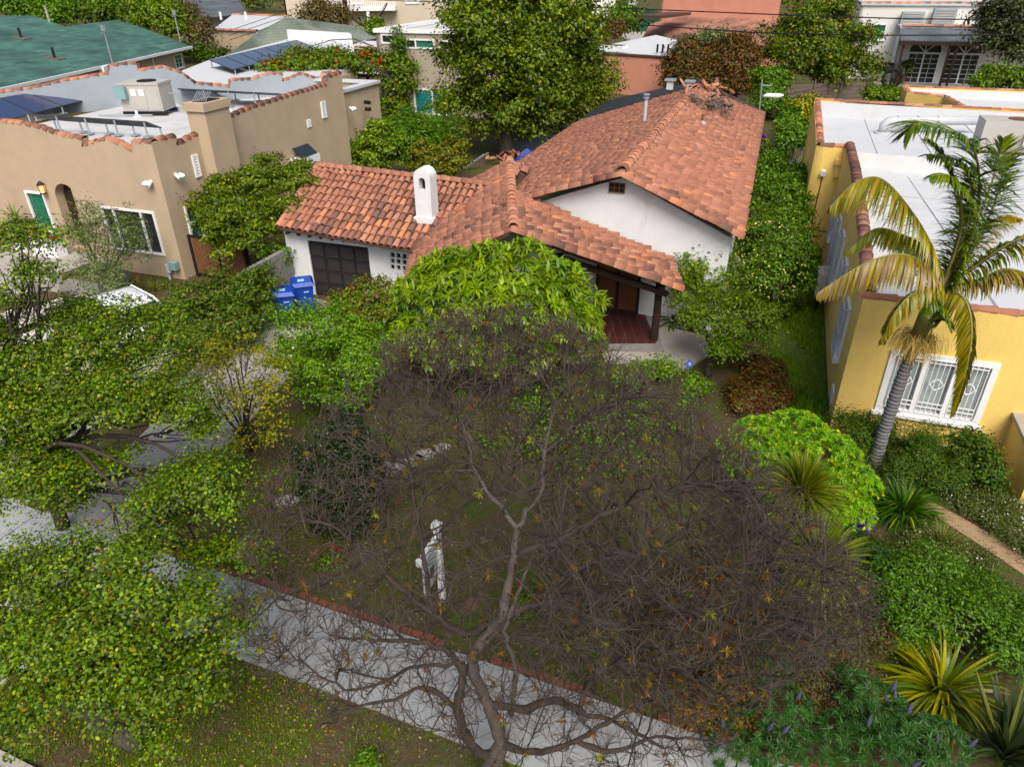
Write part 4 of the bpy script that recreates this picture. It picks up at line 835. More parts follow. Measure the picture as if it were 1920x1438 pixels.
obj('panel_print', MB().box(pc_+Z3*.02, (al*.66,.036,.5), ax3), mat('pale_print', (.50,.56,.54), .5), sg); obj('portrait_print', MB().box(pc_-ad*.05-Z3*.05, (.16,.042,.24), ax3), mat('dark_print', (.10,.08,.075), .5), sg)
for k in (.3,.8): obj('hook', MB().tube([a0+ad*al*k-Z3*.04, a0+ad*al*k-Z3*.14], .012, 4), M['metal'], t)

# ================================================================ YELLOW HOUSE
yc = V3(8.36,15.54,0); Yh = lambda r, d, z=0: yc+R*r+D*d+Z3*z
yh = thing('yellow_house', 'yellow stucco flat roofed house with white roof and barred windows', 'house', yc)
ywin = (.90,3.22,.74,2.46)
obj('front_wall', MB().wall(yc, R, 9, 0, 3.66, -D, [ywin], .12), M['yellow'], yh)
window(yh, yc+D*.05, R, -D, *ywin, fracs=(1,1,1), glass='shade', fw=.14, grille=True, depth_=.16)
DJ = 13.6; zt_ = [3.72, 3.72, 4.1, 4.35, 4.5, 4.5]; dd = [0, .5, 3.2, 6.5, 9.5, DJ]
sidew = [(1.35,2.35,1.3,2.75), (6.3,7.2,1.4,3.1), (8.4,9.4,1.0,3.0), (10.6,11.5,1.6,3.0), (4.0,4.8,2.2,3.0)]
obj('side_wall', MB().wall(yc+D*.255, D, DJ-.255, 0, 3.66, -R, [(w_[0]-.255,w_[1]-.255,w_[2],w_[3]) for w_ in sidew], .1), M['yellow'], yh)
profile_wall('side_parapet', yh, yc, D, -R, 3.66, [Yh(0,max(d_,.26),z_) for d_, z_ in zip(dd, zt_)], 'yellow', .28, .19)
coping(yh, [Yh(-.1,.12,3.7), Yh(9,.12,3.7)], r=.15)
for i, w_ in enumerate(sidew):
    window(yh, yc, D, -R, *w_, fracs=(1,1) if i < 4 else (1,), glass='glass', fm='wpaint', sill=True)
    gm = MB(); a0, a1, z0, z1 = w_
    for k in range(6): gm.tube([yc+D*(a0+(a1-a0)*k/5)-R*.16+Z3*z0, yc+D*(a0+(a1-a0)*k/5)-R*.16+Z3*z1], .014, 4)
    for z_ in (z0, (z0+z1)/2, z1): gm.tube([yc+D*a0-R*.16+Z3*z_, yc+D*a1-R*.16+Z3*z_], .016, 4)
    for a_ in (a0, a1):
        for z_ in (z0, z1): gm.tube([yc+D*a_-R*.16+Z3*z_, yc+D*a_+Z3*z_], .016, 4)
    obj('window_bars', gm, M['gpaint'], yh)
obj('crawl_vent', MB().box(Yh(-.02,.9,.5), (.05,.5,.35)), M['wpaint'], yh)
zb_ = 4.45; DB = 25.3
obj('jog_wall', MB().wall(Yh(-1.05,DJ), R, 1.05, 0, zb_-.05, -D), M['yellow'], yh)
obj('rear_side_wall', MB().wall(Yh(-1.05,DJ), D, DB-DJ, 0, zb_-.05, -R, th=.3), M['yellow'], yh)
obj('back_parapet', MB().wall(Yh(-1.05,DB), R, 14, 0, zb_-.05, D, th=.3), M['yellow'], yh)
coping(yh, [Yh(-.9,DB,zb_-.03), Yh(-.9,DJ+.1,zb_-.03), Yh(.12,DJ+.1,zb_-.03), Yh(.12,DJ-.3,zb_-.03)], r=.16); coping(yh, [Yh(-.9,DB-.1,zb_-.03), Yh(9,DB-1.0,zb_-.03)], r=.15)
mb = MB().slab([Yh(-.75,DB-.34,zb_-.1),Yh(9.2,DB-1.3,zb_-.1),Yh(9.2,DB-1.4,3.5),Yh(-.75,DB-.45,3.5)][::-1], .05); mb.slab([Yh(.3,DJ+.2,4.2),Yh(5.2,DJ-.3,4.2),Yh(5.2,DJ-.5,3.5),Yh(.3,DJ,3.5)][::-1], .25)
mb.slab([Yh(-.75,DJ+.3,zb_-.1),Yh(-.72,DB-.4,zb_-.1),Yh(-.68,DB-.4,3.5),Yh(-.71,DJ+.3,3.5)], .04)
obj('parapet_lining', mb, M['roofwhite'], yh)
rd = obj('roof_deck', MB().slab([Yh(.28,.25,3.60),Yh(14,.25,3.60),Yh(14,DJ,3.64),Yh(.28,DJ,3.64)], .15).slab([Yh(-.75,DJ+.02,3.68),Yh(14,DJ-.6,3.68),Yh(14,DB-1,3.68),Yh(-.75,DB-.4,3.68)], .15), M['roofwhite'], yh)
sm = MB()
for k in (2.6,5.4,8.1): sm.box(Yh(k,6.5,3.645), (.03,12.5,.02), (unit(R+D*.05), unit(D-R*.05), Z3))
for k in (5.2,9.8): sm.box(Yh(7,k,3.647), (13,.025,.02))
for k in (1.5,3.6,6.0): sm.box(Yh(k,19,3.70), (.03,10.5,.02))
obj('membrane_seam', sm, M['roofgrey'], rd)
pw = Yh(4.02,-.0); obj('porch_wall', MB().box(pw-D*1.0+Z3*.55, (.3,2.0,1.2)), M['yellow'], yh); obj('porch_wall_cap', MB().box(pw-D*1.0+Z3*1.2, (.42,2.1,.1)), M['conc2'], yh)
# mini split unit, conduit, lamp
p = Yh(-.3,7.6,1.15); t = thing('wall_condenser', 'pale box shaped air conditioner on the side of the yellow house', 'air conditioner', Yh(-.3,7.6)); obj('casing', MB().box(p, (.36,.85,.75)), M['hvac'], t); obj('energy_label', MB().box(p-R*.185+Z3*-.22, (.01,.2,.2)), mat('yellow_label', (.8,.6,.03)), t)
fg = [p-D*.43+R*.0+Z3*.05+R*.12*math.cos(a_)+Z3*.28*math.sin(a_) for a_ in np.linspace(0,6.28,13)]; obj('fan_grille', MB().tube(fg, .012, 4), M['gpaint'], t); obj('bracket', MB().box(p-Z3*.41+R*.05, (.5,.7,.06)), M['black'], t); obj('piping', MB().tube([p-Z3*.4, p-Z3*1.1], .06, 6), M['black'], t)
p = PL(1544,322, Yh(0,DJ), D); t = thing('wall_lamp', 'small white lamp with a brown conduit on the yellow jog wall', 'lamp', p); obj('lamp_head', MB().tube([p, p-D*.2-Z3*.05], [.1,.12], 9), M['wpaint'], t); obj('conduit', MB().tube([p-Z3*.1-D*.03, p-Z3*2.3-R*.05-D*.03, p-Z3*2.4+R*.6-D*.03], .025, 5), M['wood'], t)
p = PL(1574,303, Yh(0,DJ), D); obj('scupper', MB().box(p-D*.1, (.3,.25,.2)).box(p-D*.06-Z3*.35, (.2,.16,.5)), M['yellow'], yh)
# ducts and unit on the white roof
p = B(1654,250,3.7); q = B(1745,250,3.7); t = thing('roof_duct', 'galvanised elbow duct on the white roof behind the palm', 'duct', p); e_ = unit(q-p)
obj('duct', MB().tube([p, p+Z3*.35, p+Z3*.5+e_*.12, p+Z3*.55+e_*.4, q+Z3*.55, q+Z3*.55+e_*2], .2, 12), M['gpaint'], t, smooth=True)
mb = MB(); [mb.tube([p+Z3*.55+e_*k, p+Z3*.55+e_*(k+.05)], .22, 12) for k in (.5,1.4,2.3)]; obj('collar', mb, M['metal'], t); obj('foot', MB().tube([p-Z3*.02, p+Z3*.06], .35, 12), M['roofwhite'], t)
o_ = B(1878,282,3.7); t = thing('rooftop_unit', 'grey rooftop air conditioner with round fan on the white roof behind the palm', 'air conditioner', o_); obj('housing', MB().box(o_+Z3*.65, (2.1,1.4,1.2)), M['hvac'], t)
obj('fan_well', MB().tube([o_+R*.3+Z3*1.255, o_+R*.3+Z3*1.28], .42, 18), M['wood'], t); obj('junction_box', MB().box(o_-D*.78+R*.6+Z3*.6, (.3,.2,.5)), M['gpaint'], t); obj('base', MB().box(o_+Z3*.03, (2.3,1.6,.1)), M['dwood'], t)
p = B(1882,352,3.6); t = thing('turbine_vent', 'round silver roof vent right of the palm crown', 'roof vent', p); obj('dome', MB().tube([p, p+Z3*.16, p+Z3*.26, p+Z3*.3], [.3,.3,.2,.05], 14), M['metal'], t, smooth=True); obj('flange', MB().tube([p-Z3*.01, p+Z3*.03], .42, 14), M['metal'], t)
p = Yh(.28,9.2,3.64)
# rear yellow block
rb = thing('rear_yellow_block', 'yellow rear block with white roof behind the yellow house', 'building', Yh(4.3,33)); 
rw = [Yh(4.25,35.4), Yh(4.25,32.8), Yh(6.0,31.6), Yh(6.4,28.2)]
for i in range(3):
    a_, b_ = rw[i], rw[i+1]; d_ = unit(b_-a_); n_ = np.cross(d_, Z3); n_ = n_ if n_@(-R-D*.3) > 0 else -n_
    obj('wall', MB().wall(a_, d_, np.linalg.norm(b_-a_), 0, 3.9, n_, th=.3), M['yellow'], rb); coping(rb, [a_+Z3*3.93-n_*.15, b_+Z3*3.93-n_*.15], r=.16)
obj('back_wall', MB().wall(rw[0], R, 14, 0, 3.9, D, th=.3), M['yellow'], rb); coping(rb, [rw[0]+Z3*3.93, rw[0]+R*9+Z3*3.93], r=.15)
obj('roof_deck', MB().slab([rw[0]+Z3*3.4,rw[1]+Z3*3.4,rw[2]+Z3*3.4,rw[3]+Z3*3.4,rw[3]+R*12+Z3*3.4,rw[0]+R*14+Z3*3.4], .15).slab([rw[0]+R*.3-D*.32+Z3*3.85,rw[0]+R*14-D*.32+Z3*3.85,rw[0]+R*14-D*.4+Z3*3.4,rw[0]+R*.3-D*.4+Z3*3.4][::-1], .05), M['roofwhite'], rb)
# ================================================================ BACKGROUND BUILDINGS
def PP(lst, p0, n): return [PL(x, y, p0, n) for x, y in lst]
def pn(a, b, c):
    n = unit(np.cross(b-a, c-a)); return n if n[2] > 0 else -n
# green shingle house
e0, e1, r1 = B(-40,174,3.1), B(358,87,3.1), B(225,37,5.4); n_ = pn(e0, e1, r1)
t = thing('green_roof_house', 'tan house with a large green shingle roof behind the tan flat roofed house', 'house', (e0+e1)/2*[1,1,0])
rf = roofslab('roof', t, PP([(-40,174),(358,87),(225,37),(122,51),(66,30),(-60,30)], e0, n_), M['shingle'], .2, e1-e0)
wd_ = unit(e1-e0); wn = np.cross(wd_, Z3); wn = wn if wn[1] < 0 else -wn; wo_ = e0 - wn*.6; Lw = np.linalg.norm(e1-e0)-1.2
win_ = []
for x0, y0, x1, y1 in ((325,104,344,126),(137,141,157,147),(106,146,128,152)):
    p, q = PL(x0,y0,wo_,wn), PL(x1,y1,wo_,wn); win_.append(((p-wo_)@wd_, (q-wo_)@wd_, q[2], min(p[2],2.75)))
obj('wall', MB().wall(wo_, wd_, Lw, 0, 2.95, wn, [win_[0]], .1), M['tan'], t); window(t, wo_, wd_, wn, *win_[0], glass='glassg', sill=True, cross=2)
for w_ in win_[1:]: window(t, wo_+wn*.06, wd_, wn, *w_, glass='shade', sill=False)
obj('gutter', MB().box((e0+e1)/2+wn*.08-Z3*.12, (np.linalg.norm(e1-e0),.22,.24), (wd_, wn, Z3)), M['wpaint'], rf)
q = PL(283,108,wo_,wn); obj('downpipe', MB().tube([q+wn*.6+Z3*.3, q+wn*.1, q+wn*.1-Z3*2], .09, 6), M['wpaint'], t)
for x, y in ((40,72),(103,110)):
    p = PL(x,y,e0,n_); v = obj('roof_vent_pipe', MB().tube([p, p+Z3*.9], .12, 8), M['black'], t); obj('flashing', MB().box(p+n_*.03, (1.3,1.3,.06), (wd_, np.cross(n_,wd_), n_)), M['gwood'], v)
p = PL(93,42,e0,n_); obj('roof_vent_pipe', MB().tube([p, p+Z3*1.6], .12, 8), M['conc2'], t)
for x, y, lb in ((211,112,'thin weather mast with instruments standing at the eave of the green roof'),(338,70,'thin grey mast near the right end of the green roof')):
    p = PL(x,y+8,e0,n_); t2 = thing('roof_mast', lb, 'mast', p); obj('pole', MB().tube([p-Z3*1, p+Z3*3.2], .07, 6), M['metal'], t2); obj('instrument', MB().tube([p+Z3*2.6-wd_*.6, p+Z3*2.6+wd_*.6], .05, 5).box(p+Z3*3.0, (.4,.2,.5)), M['metal'], t2)
q = PL(181,130,wo_,wn); t2 = thing('eave_camera', 'white camera box under the green roof eave', 'camera', q); obj('housing', MB().box(q+wn*.7, (.9,.5,.5), (wd_, wn, Z3)), M['wpaint'], t2); obj('arm', MB().tube([q, q+wn*.6], .08, 5), M['wpaint'], t2)
# grey-green hip roof garage with a white flat roof beside it
base = B(470,104); hz = 3.3
t = thing('hip_roof_garage', 'tan garage with grey green hip roof and pale flat roof beyond the green house', 'garage', base)
fr_ = PP([(398,57),(482,60),(545,32),(436,28)], V3(0,0,hz), Z3); roofslab('flat_roof', t, fr_, M['roofwhite'], .3)
obj('wall', MB().slab([fr_[0]*[1,1,0], fr_[1]*[1,1,0], fr_[1]+Z3*-.3, fr_[0]+Z3*-.3], .3), M['tan'], t)
coping(t, [fr_[0]+Z3*.05, fr_[1]+Z3*.05], r=.35, L=1.2); coping(t, [fr_[3]+Z3*.05, fr_[2]+Z3*.05], r=.35, L=1.2)
h0, h1, h2 = B(425,103,2.6), B(668,80,2.6), B(535,34,5.6); n2 = pn(h0, h1, h2); hp = PP([(425,103),(668,80),(535,33)], h0, n2); hip = roofslab('hip_roof', t, hp, M['shingle2'], .2, h1-h0); roofslab('hip_roof', t, [hp[1], hp[2], hp[2]+V3(12,18,-3)], M['shingle2'], .2); roofslab('hip_roof', t, [hp[0], hp[2], hp[2]+V3(-10,20,-3)], M['shingle2'], .2)
a_, b_ = hp[0]*[1,1,0], hp[1]*[1,1,0]; obj('wall', MB().slab([a_+V3(.4,.6,0), b_+V3(-.4,.6,0), b_+V3(-.4,.6,2.5), a_+V3(.4,.6,2.5)], .3), M['tan'], t)
for x in (415,462): p = B(x,38,hz); obj('roof_vent_pipe', MB().tube([p, p+Z3*1.2], .2, 7), M['wpaint'], t)
# blue-grey roof at the top
a_, b_, c_ = B(385,33,3.2), B(462,26,3.2), B(440,-12,5.6); n2 = pn(a_, b_, c_); t = thing('slate_roof_house', 'house with blue grey shingle roof at the top edge left of the balcony building', 'house', (a_+b_)/2*[1,1,0])
roofslab('roof', t, PP([(330,36),(385,34),(462,26),(440,-12),(330,-14)], a_, n2), M['shingle3'], .2, b_-a_); q = PP([(330,36),(385,34),(462,26)], a_, n2); obj('wall', MB().slab([q[0]*[1,1,0]+V3(0,1,0), q[2]*[1,1,0]+V3(0,1,0), q[2]+V3(0,1,-.3), q[0]+V3(0,1,-.3)], .3), M['beige'], t)
# flat roofed rear building with the long solar array
t = thing('solar_roof_building', 'low tan rear building with white flat roof carrying the long blue solar array', 'building', B(600,150)); zz = 3.6
fp_ = PP([(318,142),(395,112),(540,74),(655,82),(662,128),(500,166),(360,168)], V3(0,0,zz), Z3); roofslab('roof_deck', t, fp_, M['roofwhite'], .3)
for i in (3,4,5,6): a_, b_ = fp_[i], fp_[(i+1) % 7]; obj('wall', MB().slab([a_*[1,1,0], b_*[1,1,0], b_-Z3*.31, a_-Z3*.31], .3), M['tan'], t)
a_, b_ = fp_[2], fp_[3]; obj('white_parapet', MB().slab([a_, b_, b_+Z3*1.0, a_+Z3*1.0], .3).slab([fp_[3], fp_[4]-(fp_[4]-fp_[3])*.5, fp_[4]-(fp_[4]-fp_[3])*.5+Z3*.6, fp_[3]+Z3*.9], .3), M['wpaint'], t)
q = [B(436,131,4.0), B(598,92,4.0), B(556,75,4.25), B(391,113,4.25)]
solar('long blue solar array on the white roof behind the stepped grey parapet', q, 7, True, 1, zz)
# two storey taupe back house
pa = B(790,216); t = thing('two_storey_back_house', 'taupe two storey back house with teal glass doors, partly behind the big tree', 'house', pa)
ztop = PL(775,56,pa,D)[2]; r0 = (PL(703,50,pa,D)-pa)@R; L_ = 16
wins = [pxwin(pa,R,D,*q) for q in ((714,64,741,83),(760,73,815,93),(823,76,848,95),(775,165,835,217))]; wins[3] = (wins[3][0], wins[3][1]+.6, .05, wins[3][3])
obj('front_wall', MB().wall(pa+R*r0, R, L_, 0, ztop-.25, -D, [(w_[0]-r0, w_[1]-r0, w_[2], w_[3]) for w_ in wins], .12), M['taupe'], t)
obj('left_wall', MB().wall(pa+R*r0, D, 12, 0, ztop-.25, -R), M['taupe'], t)
window(t, pa, R, -D, *wins[0], sill=False, fw=.12); window(t, pa, R, -D, *wins[1], fracs=(.5,1), glass=['glass','glassg'], sill=False, fw=.12); window(t, pa, R, -D, *wins[2], sill=False, fw=.12); window(t, pa, R, -D, *wins[3], fracs=(1,1), glass='glasst', sill=False, fw=.16, name='glass_door')
roofslab('roof_deck', t, [pa+R*r0+D*.3+Z3*(ztop-.3), pa+R*(r0+L_)+D*.3+Z3*(ztop-.3), pa+R*(r0+L_)+D*12+Z3*(ztop-.3), pa+R*r0+D*12+Z3*(ztop-.3)], M['roofgrey'], .2)
mb = MB().box(pa+R*(r0+L_/2)+D*.12+Z3*(ztop-.12), (L_+.3,.5,.3)); mb.box(pa+R*(r0+.1)+D*6.2+Z3*(ztop-.121), (.5,11.6,.298)); mb.box(pa+R*(r0+L_/2)+D*12+Z3*(ztop-.122), (L_,.5,.296)); obj('white_parapet_cap', mb, M['wpaint'], t)
# beige two storey building with balcony at the top
pb = B(590,92)+V3(0,25,0); t = thing('balcony_building', 'cream two storey building with a railed balcony at the top edge', 'building', pb)
r0 = (PL(538,40,pb,V3(0,1,0))-pb)[0]; X1 = V3(1,0,0); NY = V3(0,-1,0)
obj('wall', MB().wall(pb+X1*r0, X1, 46, 0, 14, NY), M['beige'], t); obj('left_wall', MB().wall(pb+X1*r0, V3(0,1,0), 20, 0, 14, -X1), M['beige'], t)
a_, b_ = PL(622,14,pb+NY*2,NY), PL(742,20,pb+NY*2,NY); zb2 = a_[2]
bal = obj('balcony', MB().box(V3((a_[0]+b_[0])/2,pb[1]-1.2,zb2-.3), (b_[0]-a_[0],2.6,.7), (X1,V3(0,1,0),Z3)), M['wpaint'], t); mb = MB(); W_ = b_[0]-a_[0]
for k in range(34): mb.box(V3(a_[0]+W_*k/33,pb[1]-2.4,zb2+.75), (.08,.08,1.4), (X1,V3(0,1,0),Z3))
mb.box(V3((a_[0]+b_[0])/2,pb[1]-2.4,zb2+1.5), (W_,.14,.14), (X1,V3(0,1,0),Z3)); obj('railing', mb, M['wpaint'], bal)
obj('balcony_post', MB().box(V3(PL(690,25,pb+NY*2.3,NY)[0],pb[1]-2.2,zb2/2-.3), (.5,.4,zb2-.1), (X1,V3(0,1,0),Z3)), M['wpaint'], t)
for k in (6,12,22,30): window(t, pb+X1*r0, X1, NY, k, k+2.4, zb2+.4, zb2+3.2, glass='glass', fw=.2)
# small white lean-to beside the back house
q = B(690,92,2.6); t = thing('white_outbuilding', 'small white outbuilding left of the taupe back house', 'shed', q*[1,1,0]); obj('walls', MB().box(q*[1,1,0]+Z3*1.3+D*2, (6,5,2.6)), M['wpaint'], t); roofslab('roof', t, [q-R*3.2-D*.7, q+R*3.2-D*.7, q+R*3.2+D*4.7+Z3*.4, q-R*3.2+D*4.7+Z3*.4], M['roofwhite'], .2); coping(t, [q-R*3.2-D*.8+Z3*.15, q+R*3.2-D*.8+Z3*.15], r=.3, L=1)
# salmon wall building and two storey salmon house
s0, s1 = B(1060,97,3.4), B(1264,110,3.4); sdv = unit((s1-s0)*[1,1,0]); snn = np.cross(sdv, Z3); snn = snn if snn[1] < 0 else -snn; Ls = np.linalg.norm(s1-s0)
t = thing('salmon_garage', 'long blank salmon stucco wall of a garage with white roof behind the broken roof tiles', 'garage', (s0+s1)/2*[1,1,0])
obj('wall', MB().wall(s0, sdv, Ls, 0, 3.35, snn, th=.4), M['salmon'], t); obj('end_wall', MB().wall(s1*[1,1,0], -snn, 14, 0, 3.35, sdv, th=.4), M['salmon'], t)
roofslab('roof', t, [s0-snn*.4+Z3*-.1, s1-snn*.4+Z3*-.1, s1-snn*9+Z3*-.0, s0+sdv*Ls*.35-snn*11+Z3*.9, s0-snn*9], M['roofwhite'], .2)
obj('wall_cap', MB().box((s0+s1)/2-snn*.2+Z3*.03, (Ls+.2,.6,.14), (sdv, snn, Z3)), M['fartile'], t)
q = B(1153,88,3.9); sk = obj('skylight', MB().box(q, (2.2,1.1,.25), (sdv, snn, Z3)), M['wpaint'], t); obj('pane', MB().box(q+Z3*.14, (1.9,.85,.03), (sdv, snn, Z3)), M['glass'], sk)
for k in (1232,1242,1252): q = B(k,99,3.5); obj('roof_vent_pipe', MB().tube([q, q+Z3*.7], .1, 6), M['black'], t)
a_, b_ = B(1208,72,3.0), B(1470,85,3.0); c_ = B(1290,24,5.4); n2 = pn(a_, b_, c_); t = thing('salmon_house', 'salmon two storey house with a clay tile lower roof at the top edge', 'house', (a_+b_)/2*[1,1,0])
roofslab('lower_roof', t, PP([(1206,70),(1235,74),(1262,80),(1470,86),(1462,26),(1296,24),(1218,46)], a_, n2), M['fartile'], .3, b_-a_)
u_ = unit((b_-a_)*[1,1,0]); v_ = np.cross(u_, Z3); v_ = v_ if v_[1] < 0 else -v_; up0 = PL(1238,30,a_,n2); up1 = PL(1464,30,a_,n2); Lh = np.linalg.norm(up1-up0)
obj('upper_wall', MB().wall(up0, u_, Lh, 0, 12, v_), M['salmon'], t); obj('upper_side_wall', MB().wall(up0, -v_, 20, 0, 12, -u_), M['salmon'], t)
obj('lower_wall', MB().wall(a_-v_*.6+u_*.5, u_, np.linalg.norm(b_-a_), 0, 2.8, v_), M['salmon'], t); window(t, up0, u_, v_, Lh*.55, Lh*.55+3.5, 7.5, 9.5, glass='glass', fw=.2)
p = B(1238,33,5.5); obj('side_roof', MB().box(p-u_*1.5-v_*4, (3,8,.3), (u_, v_, Z3)), M['fartile'], t)
# alley, green gate, cars
sheet('alley', [B(*p)[:2] for p in [(1165,70),(1192,80),(1222,58),(1215,20),(1190,18),(1178,45)]], .01, 'conc2')
g_ = B(1213,60); t = thing('driveway_gate', 'dark green arched driveway gate beside the salmon house', 'gate', g_); mb = MB(); gm = mat('green_gate_paint', (.01,.06,.03), .5)
for k in range(9): obj('board', MB().box(g_+X1*(-1.9+.48*k)+Z3*(1.5+.35*math.sin(math.pi*(k+.5)/9)), (.46,.08,3+.7*math.sin(math.pi*(k+.5)/9)), (X1,V3(0,1,0),Z3)), gm, t)
for k in (-2.3,2.4): obj('gate_post', MB().box(g_+X1*k+Z3*1.5, (.3,.3,3.2), (X1,V3(0,1,0),Z3)), M['black'], t)
bw2 = B(1150,70); t = thing('white_far_building', 'white rendered wall behind the big tree at the top edge', 'building', bw2+V3(0,30,0)); obj('wall', MB().wall(bw2+V3(-14,30,0), X1, 18, 0, 9, NY), M['cream'], t); window(t, bw2+V3(-14,30,0), X1, NY, 2, 4, 5, 7, glass='glass', fw=.2)
car(B(1186,14), V3(.3,1,0)/math.hypot(.3,1), 'white van like car parked far off in the alley at the top edge', 'carw', 1.2, 'far parked cars')
car(B(1496,20), V3(-.9,.4,0)/math.hypot(.9,.4), 'red car glimpsed at the top edge beyond the round green tree', 'carr', 1.2, 'far parked cars')
# white house with french doors
wh = B(1690,158); t = thing('white_house', 'white two level house with arched french doors under a dark timber porch', 'house', wh); pw_ = lambda *q: pxwin(wh, R, D, *q)
r0 = (PL(1600,100,wh,D)-wh)@R; ztop = PL(1700,8,wh+D*6,D)[2]; zlow = PL(1740,52,wh,D)[2]
w1 = pxwin(wh+D*3, R, D, 1637,45,1657,76)
obj('main_wall', MB().wall(wh+D*3+R*r0, R, 26, 0, ztop, -D, [(w1[0]-r0, w1[1]-r0, w1[2], w1[3])], .1), M['cream'], t); obj('left_wall', MB().wall(wh+D*3+R*r0, D, 10, 0, ztop, -R), M['cream'], t)
window(t, wh+D*3, R, -D, *w1, glass='glassg', hframe=(.5,), fw=.12)
d1, d2 = pw_(1703,98,1752,150), pw_(1776,101,1828,146); d1 = (d1[0], d1[1], .05, d1[3]); d2 = (d2[0], d2[1], .05, d1[3]); rb_ = (PL(1680,100,wh,D)-wh)@R
obj('porch_room_wall', MB().wall(wh+R*rb_, R, 16, 0, zlow, -D, [(d1[0]-rb_, d1[1]-rb_, d1[2], d1[3]), (d2[0]-rb_, d2[1]-rb_, d2[2], d2[3])], .2), M['cream'], t); obj('porch_side_wall', MB().wall(wh+R*rb_, D, 3, 0, zlow, -R), M['cream'], t)
for d_ in (d1, d2):
    window(t, wh, R, -D, *d_, fracs=(1,1), glass='glass', sill=False, fw=.16, cross=2, name='french_door'); c_ = (d_[0]+d_[1])/2; r_ = (d_[1]-d_[0])/2
    ar_ = [wh+R*(c_+r_*math.cos(k))+Z3*(d_[3]+.02+r_*.95*math.sin(k))-D*.03 for k in np.linspace(0, math.pi, 13)]; fl = obj('fanlight', MB().slab(ar_, .02), M['glass'], t)
    mb = MB().tube([p-D*.03 for p in ar_], .08, 5); [mb.tube([wh+R*c_+Z3*d_[3]-D*.07, ar_[k]-D*.04], .05, 4) for k in (3,6,9)]; obj('fan_bars', mb, M['wpaint'], fl)
obj('low_roof', MB().box(wh+R*(rb_+8)+D*1.6+Z3*(zlow+.02), (16.4,3.6,.2)), M['roofwhite'], t); obj('upper_roof', MB().box(wh+R*(r0+13)+D*8+Z3*(ztop+.1), (26,10.4,.25)), M['roofwhite'], t)
coping(t, [wh+R*rb_-D*.15+Z3*(zlow+.15), wh+R*(rb_+16)-D*.15+Z3*(zlow+.15)], r=.25, L=.9); coping(t, [wh+D*3+R*r0+Z3*(ztop+.2), wh+D*3+R*(r0+26)+Z3*(ztop+.2)], r=.25, L=.9)
zp = PL(1700,76,wh-D*2.6,D)[2]; roofslab('porch_roof', t, [wh+R*(rb_-.2)-D*2.9+Z3*zp, wh+R*(rb_+16)-D*2.9+Z3*zp, wh+R*(rb_+16)-D*.05+Z3*(zp+.9), wh+R*(rb_-.2)-D*.05+Z3*(zp+.9)], M['shingle3'], .2)
for k in (0,4.0,4.6,9.2,13): obj('porch_post', MB().box(wh+R*(rb_+.2+k)-D*2.6+Z3*zp/2, (.2,.2,zp-.1)), M['dwood'], t)
obj('porch_beam', MB().box(wh+R*(rb_+8)-D*2.75+Z3*(zp-.22), (16.4,.25,.35)), M['dwood'], t); obj('patio', MB().box(wh+R*(rb_+7)-D*1.6+Z3*.08, (17,3.6,.16)), M['conc2'], t)
for x, y, lb in ((1708,44,'grey wall mounted condenser, left of the two on the white house'),(1768,38,'large grey condenser, right of the two on the white house')):
    q = PL(x, y, wh+D*2.2, D); t2 = thing('condenser', lb, 'air conditioner', q); obj('casing', MB().box(q, (2.0,1.0,2.0)), M['parapet_grey'], t2); mb = MB(); [mb.box(q-D*.53+Z3*(-.9+.22*k), (1.7,.05,.08)) for k in range(9)]; obj('fins', mb, M['hvac'], t2); obj('legs', MB().box(q-Z3*1.2-R*.9, (.1,.9,.5)).box(q-Z3*1.2+R*.9, (.1,.9,.5)), M['black'], t2)
p = B(1656,158); t = thing('kettle_grill', 'black kettle barbecue on the lawn left of the french doors', 'barbecue', p); obj('bowl', MB().tube([p+Z3*1.0, p+Z3*1.15, p+Z3*1.5, p+Z3*1.9, p+Z3*2.1], [.3,.65,.8,.6,.15], 14), M['black'], t, smooth=True); mb = MB(); [mb.tube([p+Z3*1.1, p+V3(.6*math.cos(k),.6*math.sin(k),0)], .05, 5) for k in (0,2.1,4.2)]; obj('legs', mb, M['metal'], t)
p = B(1668,166); t = thing('hose_reel', 'dark hose reel standing beside the barbecue', 'hose reel', p); ring = [p+Z3*.9+R*.8*math.cos(k)+Z3*.8*math.sin(k) for k in np.linspace(0,6.28,17)]; obj('coil', MB().tube(ring, .16, 6), M['tyre'], t); obj('stand', MB().box(p+Z3*.45, (.3,.6,.9)), M['black'], t)
for i, (x, y, lb) in enumerate([(1684,156,'terracotta pot plant left of the first french doors'),(1757,155,'pot plant between the two french doors'),(1800,150,'pot plant in front of the right french doors'),(1815,150,'white pot by the dark tree at the porch end')]):
    p = B(x, y)-D*1.2; t = thing('potted_plant', lb, 'potted plant', p, 'pot plants on the porch'); obj('pot', MB().tube([p, p+Z3*.9], [.4,.55], 10), M['wpaint'] if i == 3 else M['wood'], t)
    g = crown_mesh([(p+Z3*1.5, .8, 1.1)], 260, .4, [(1,(.05,.08,.02)),(1,(.09,.12,.03))], .35, per=10); objnp('foliage', g[0], g[1], M['leaf'], t, g[2])
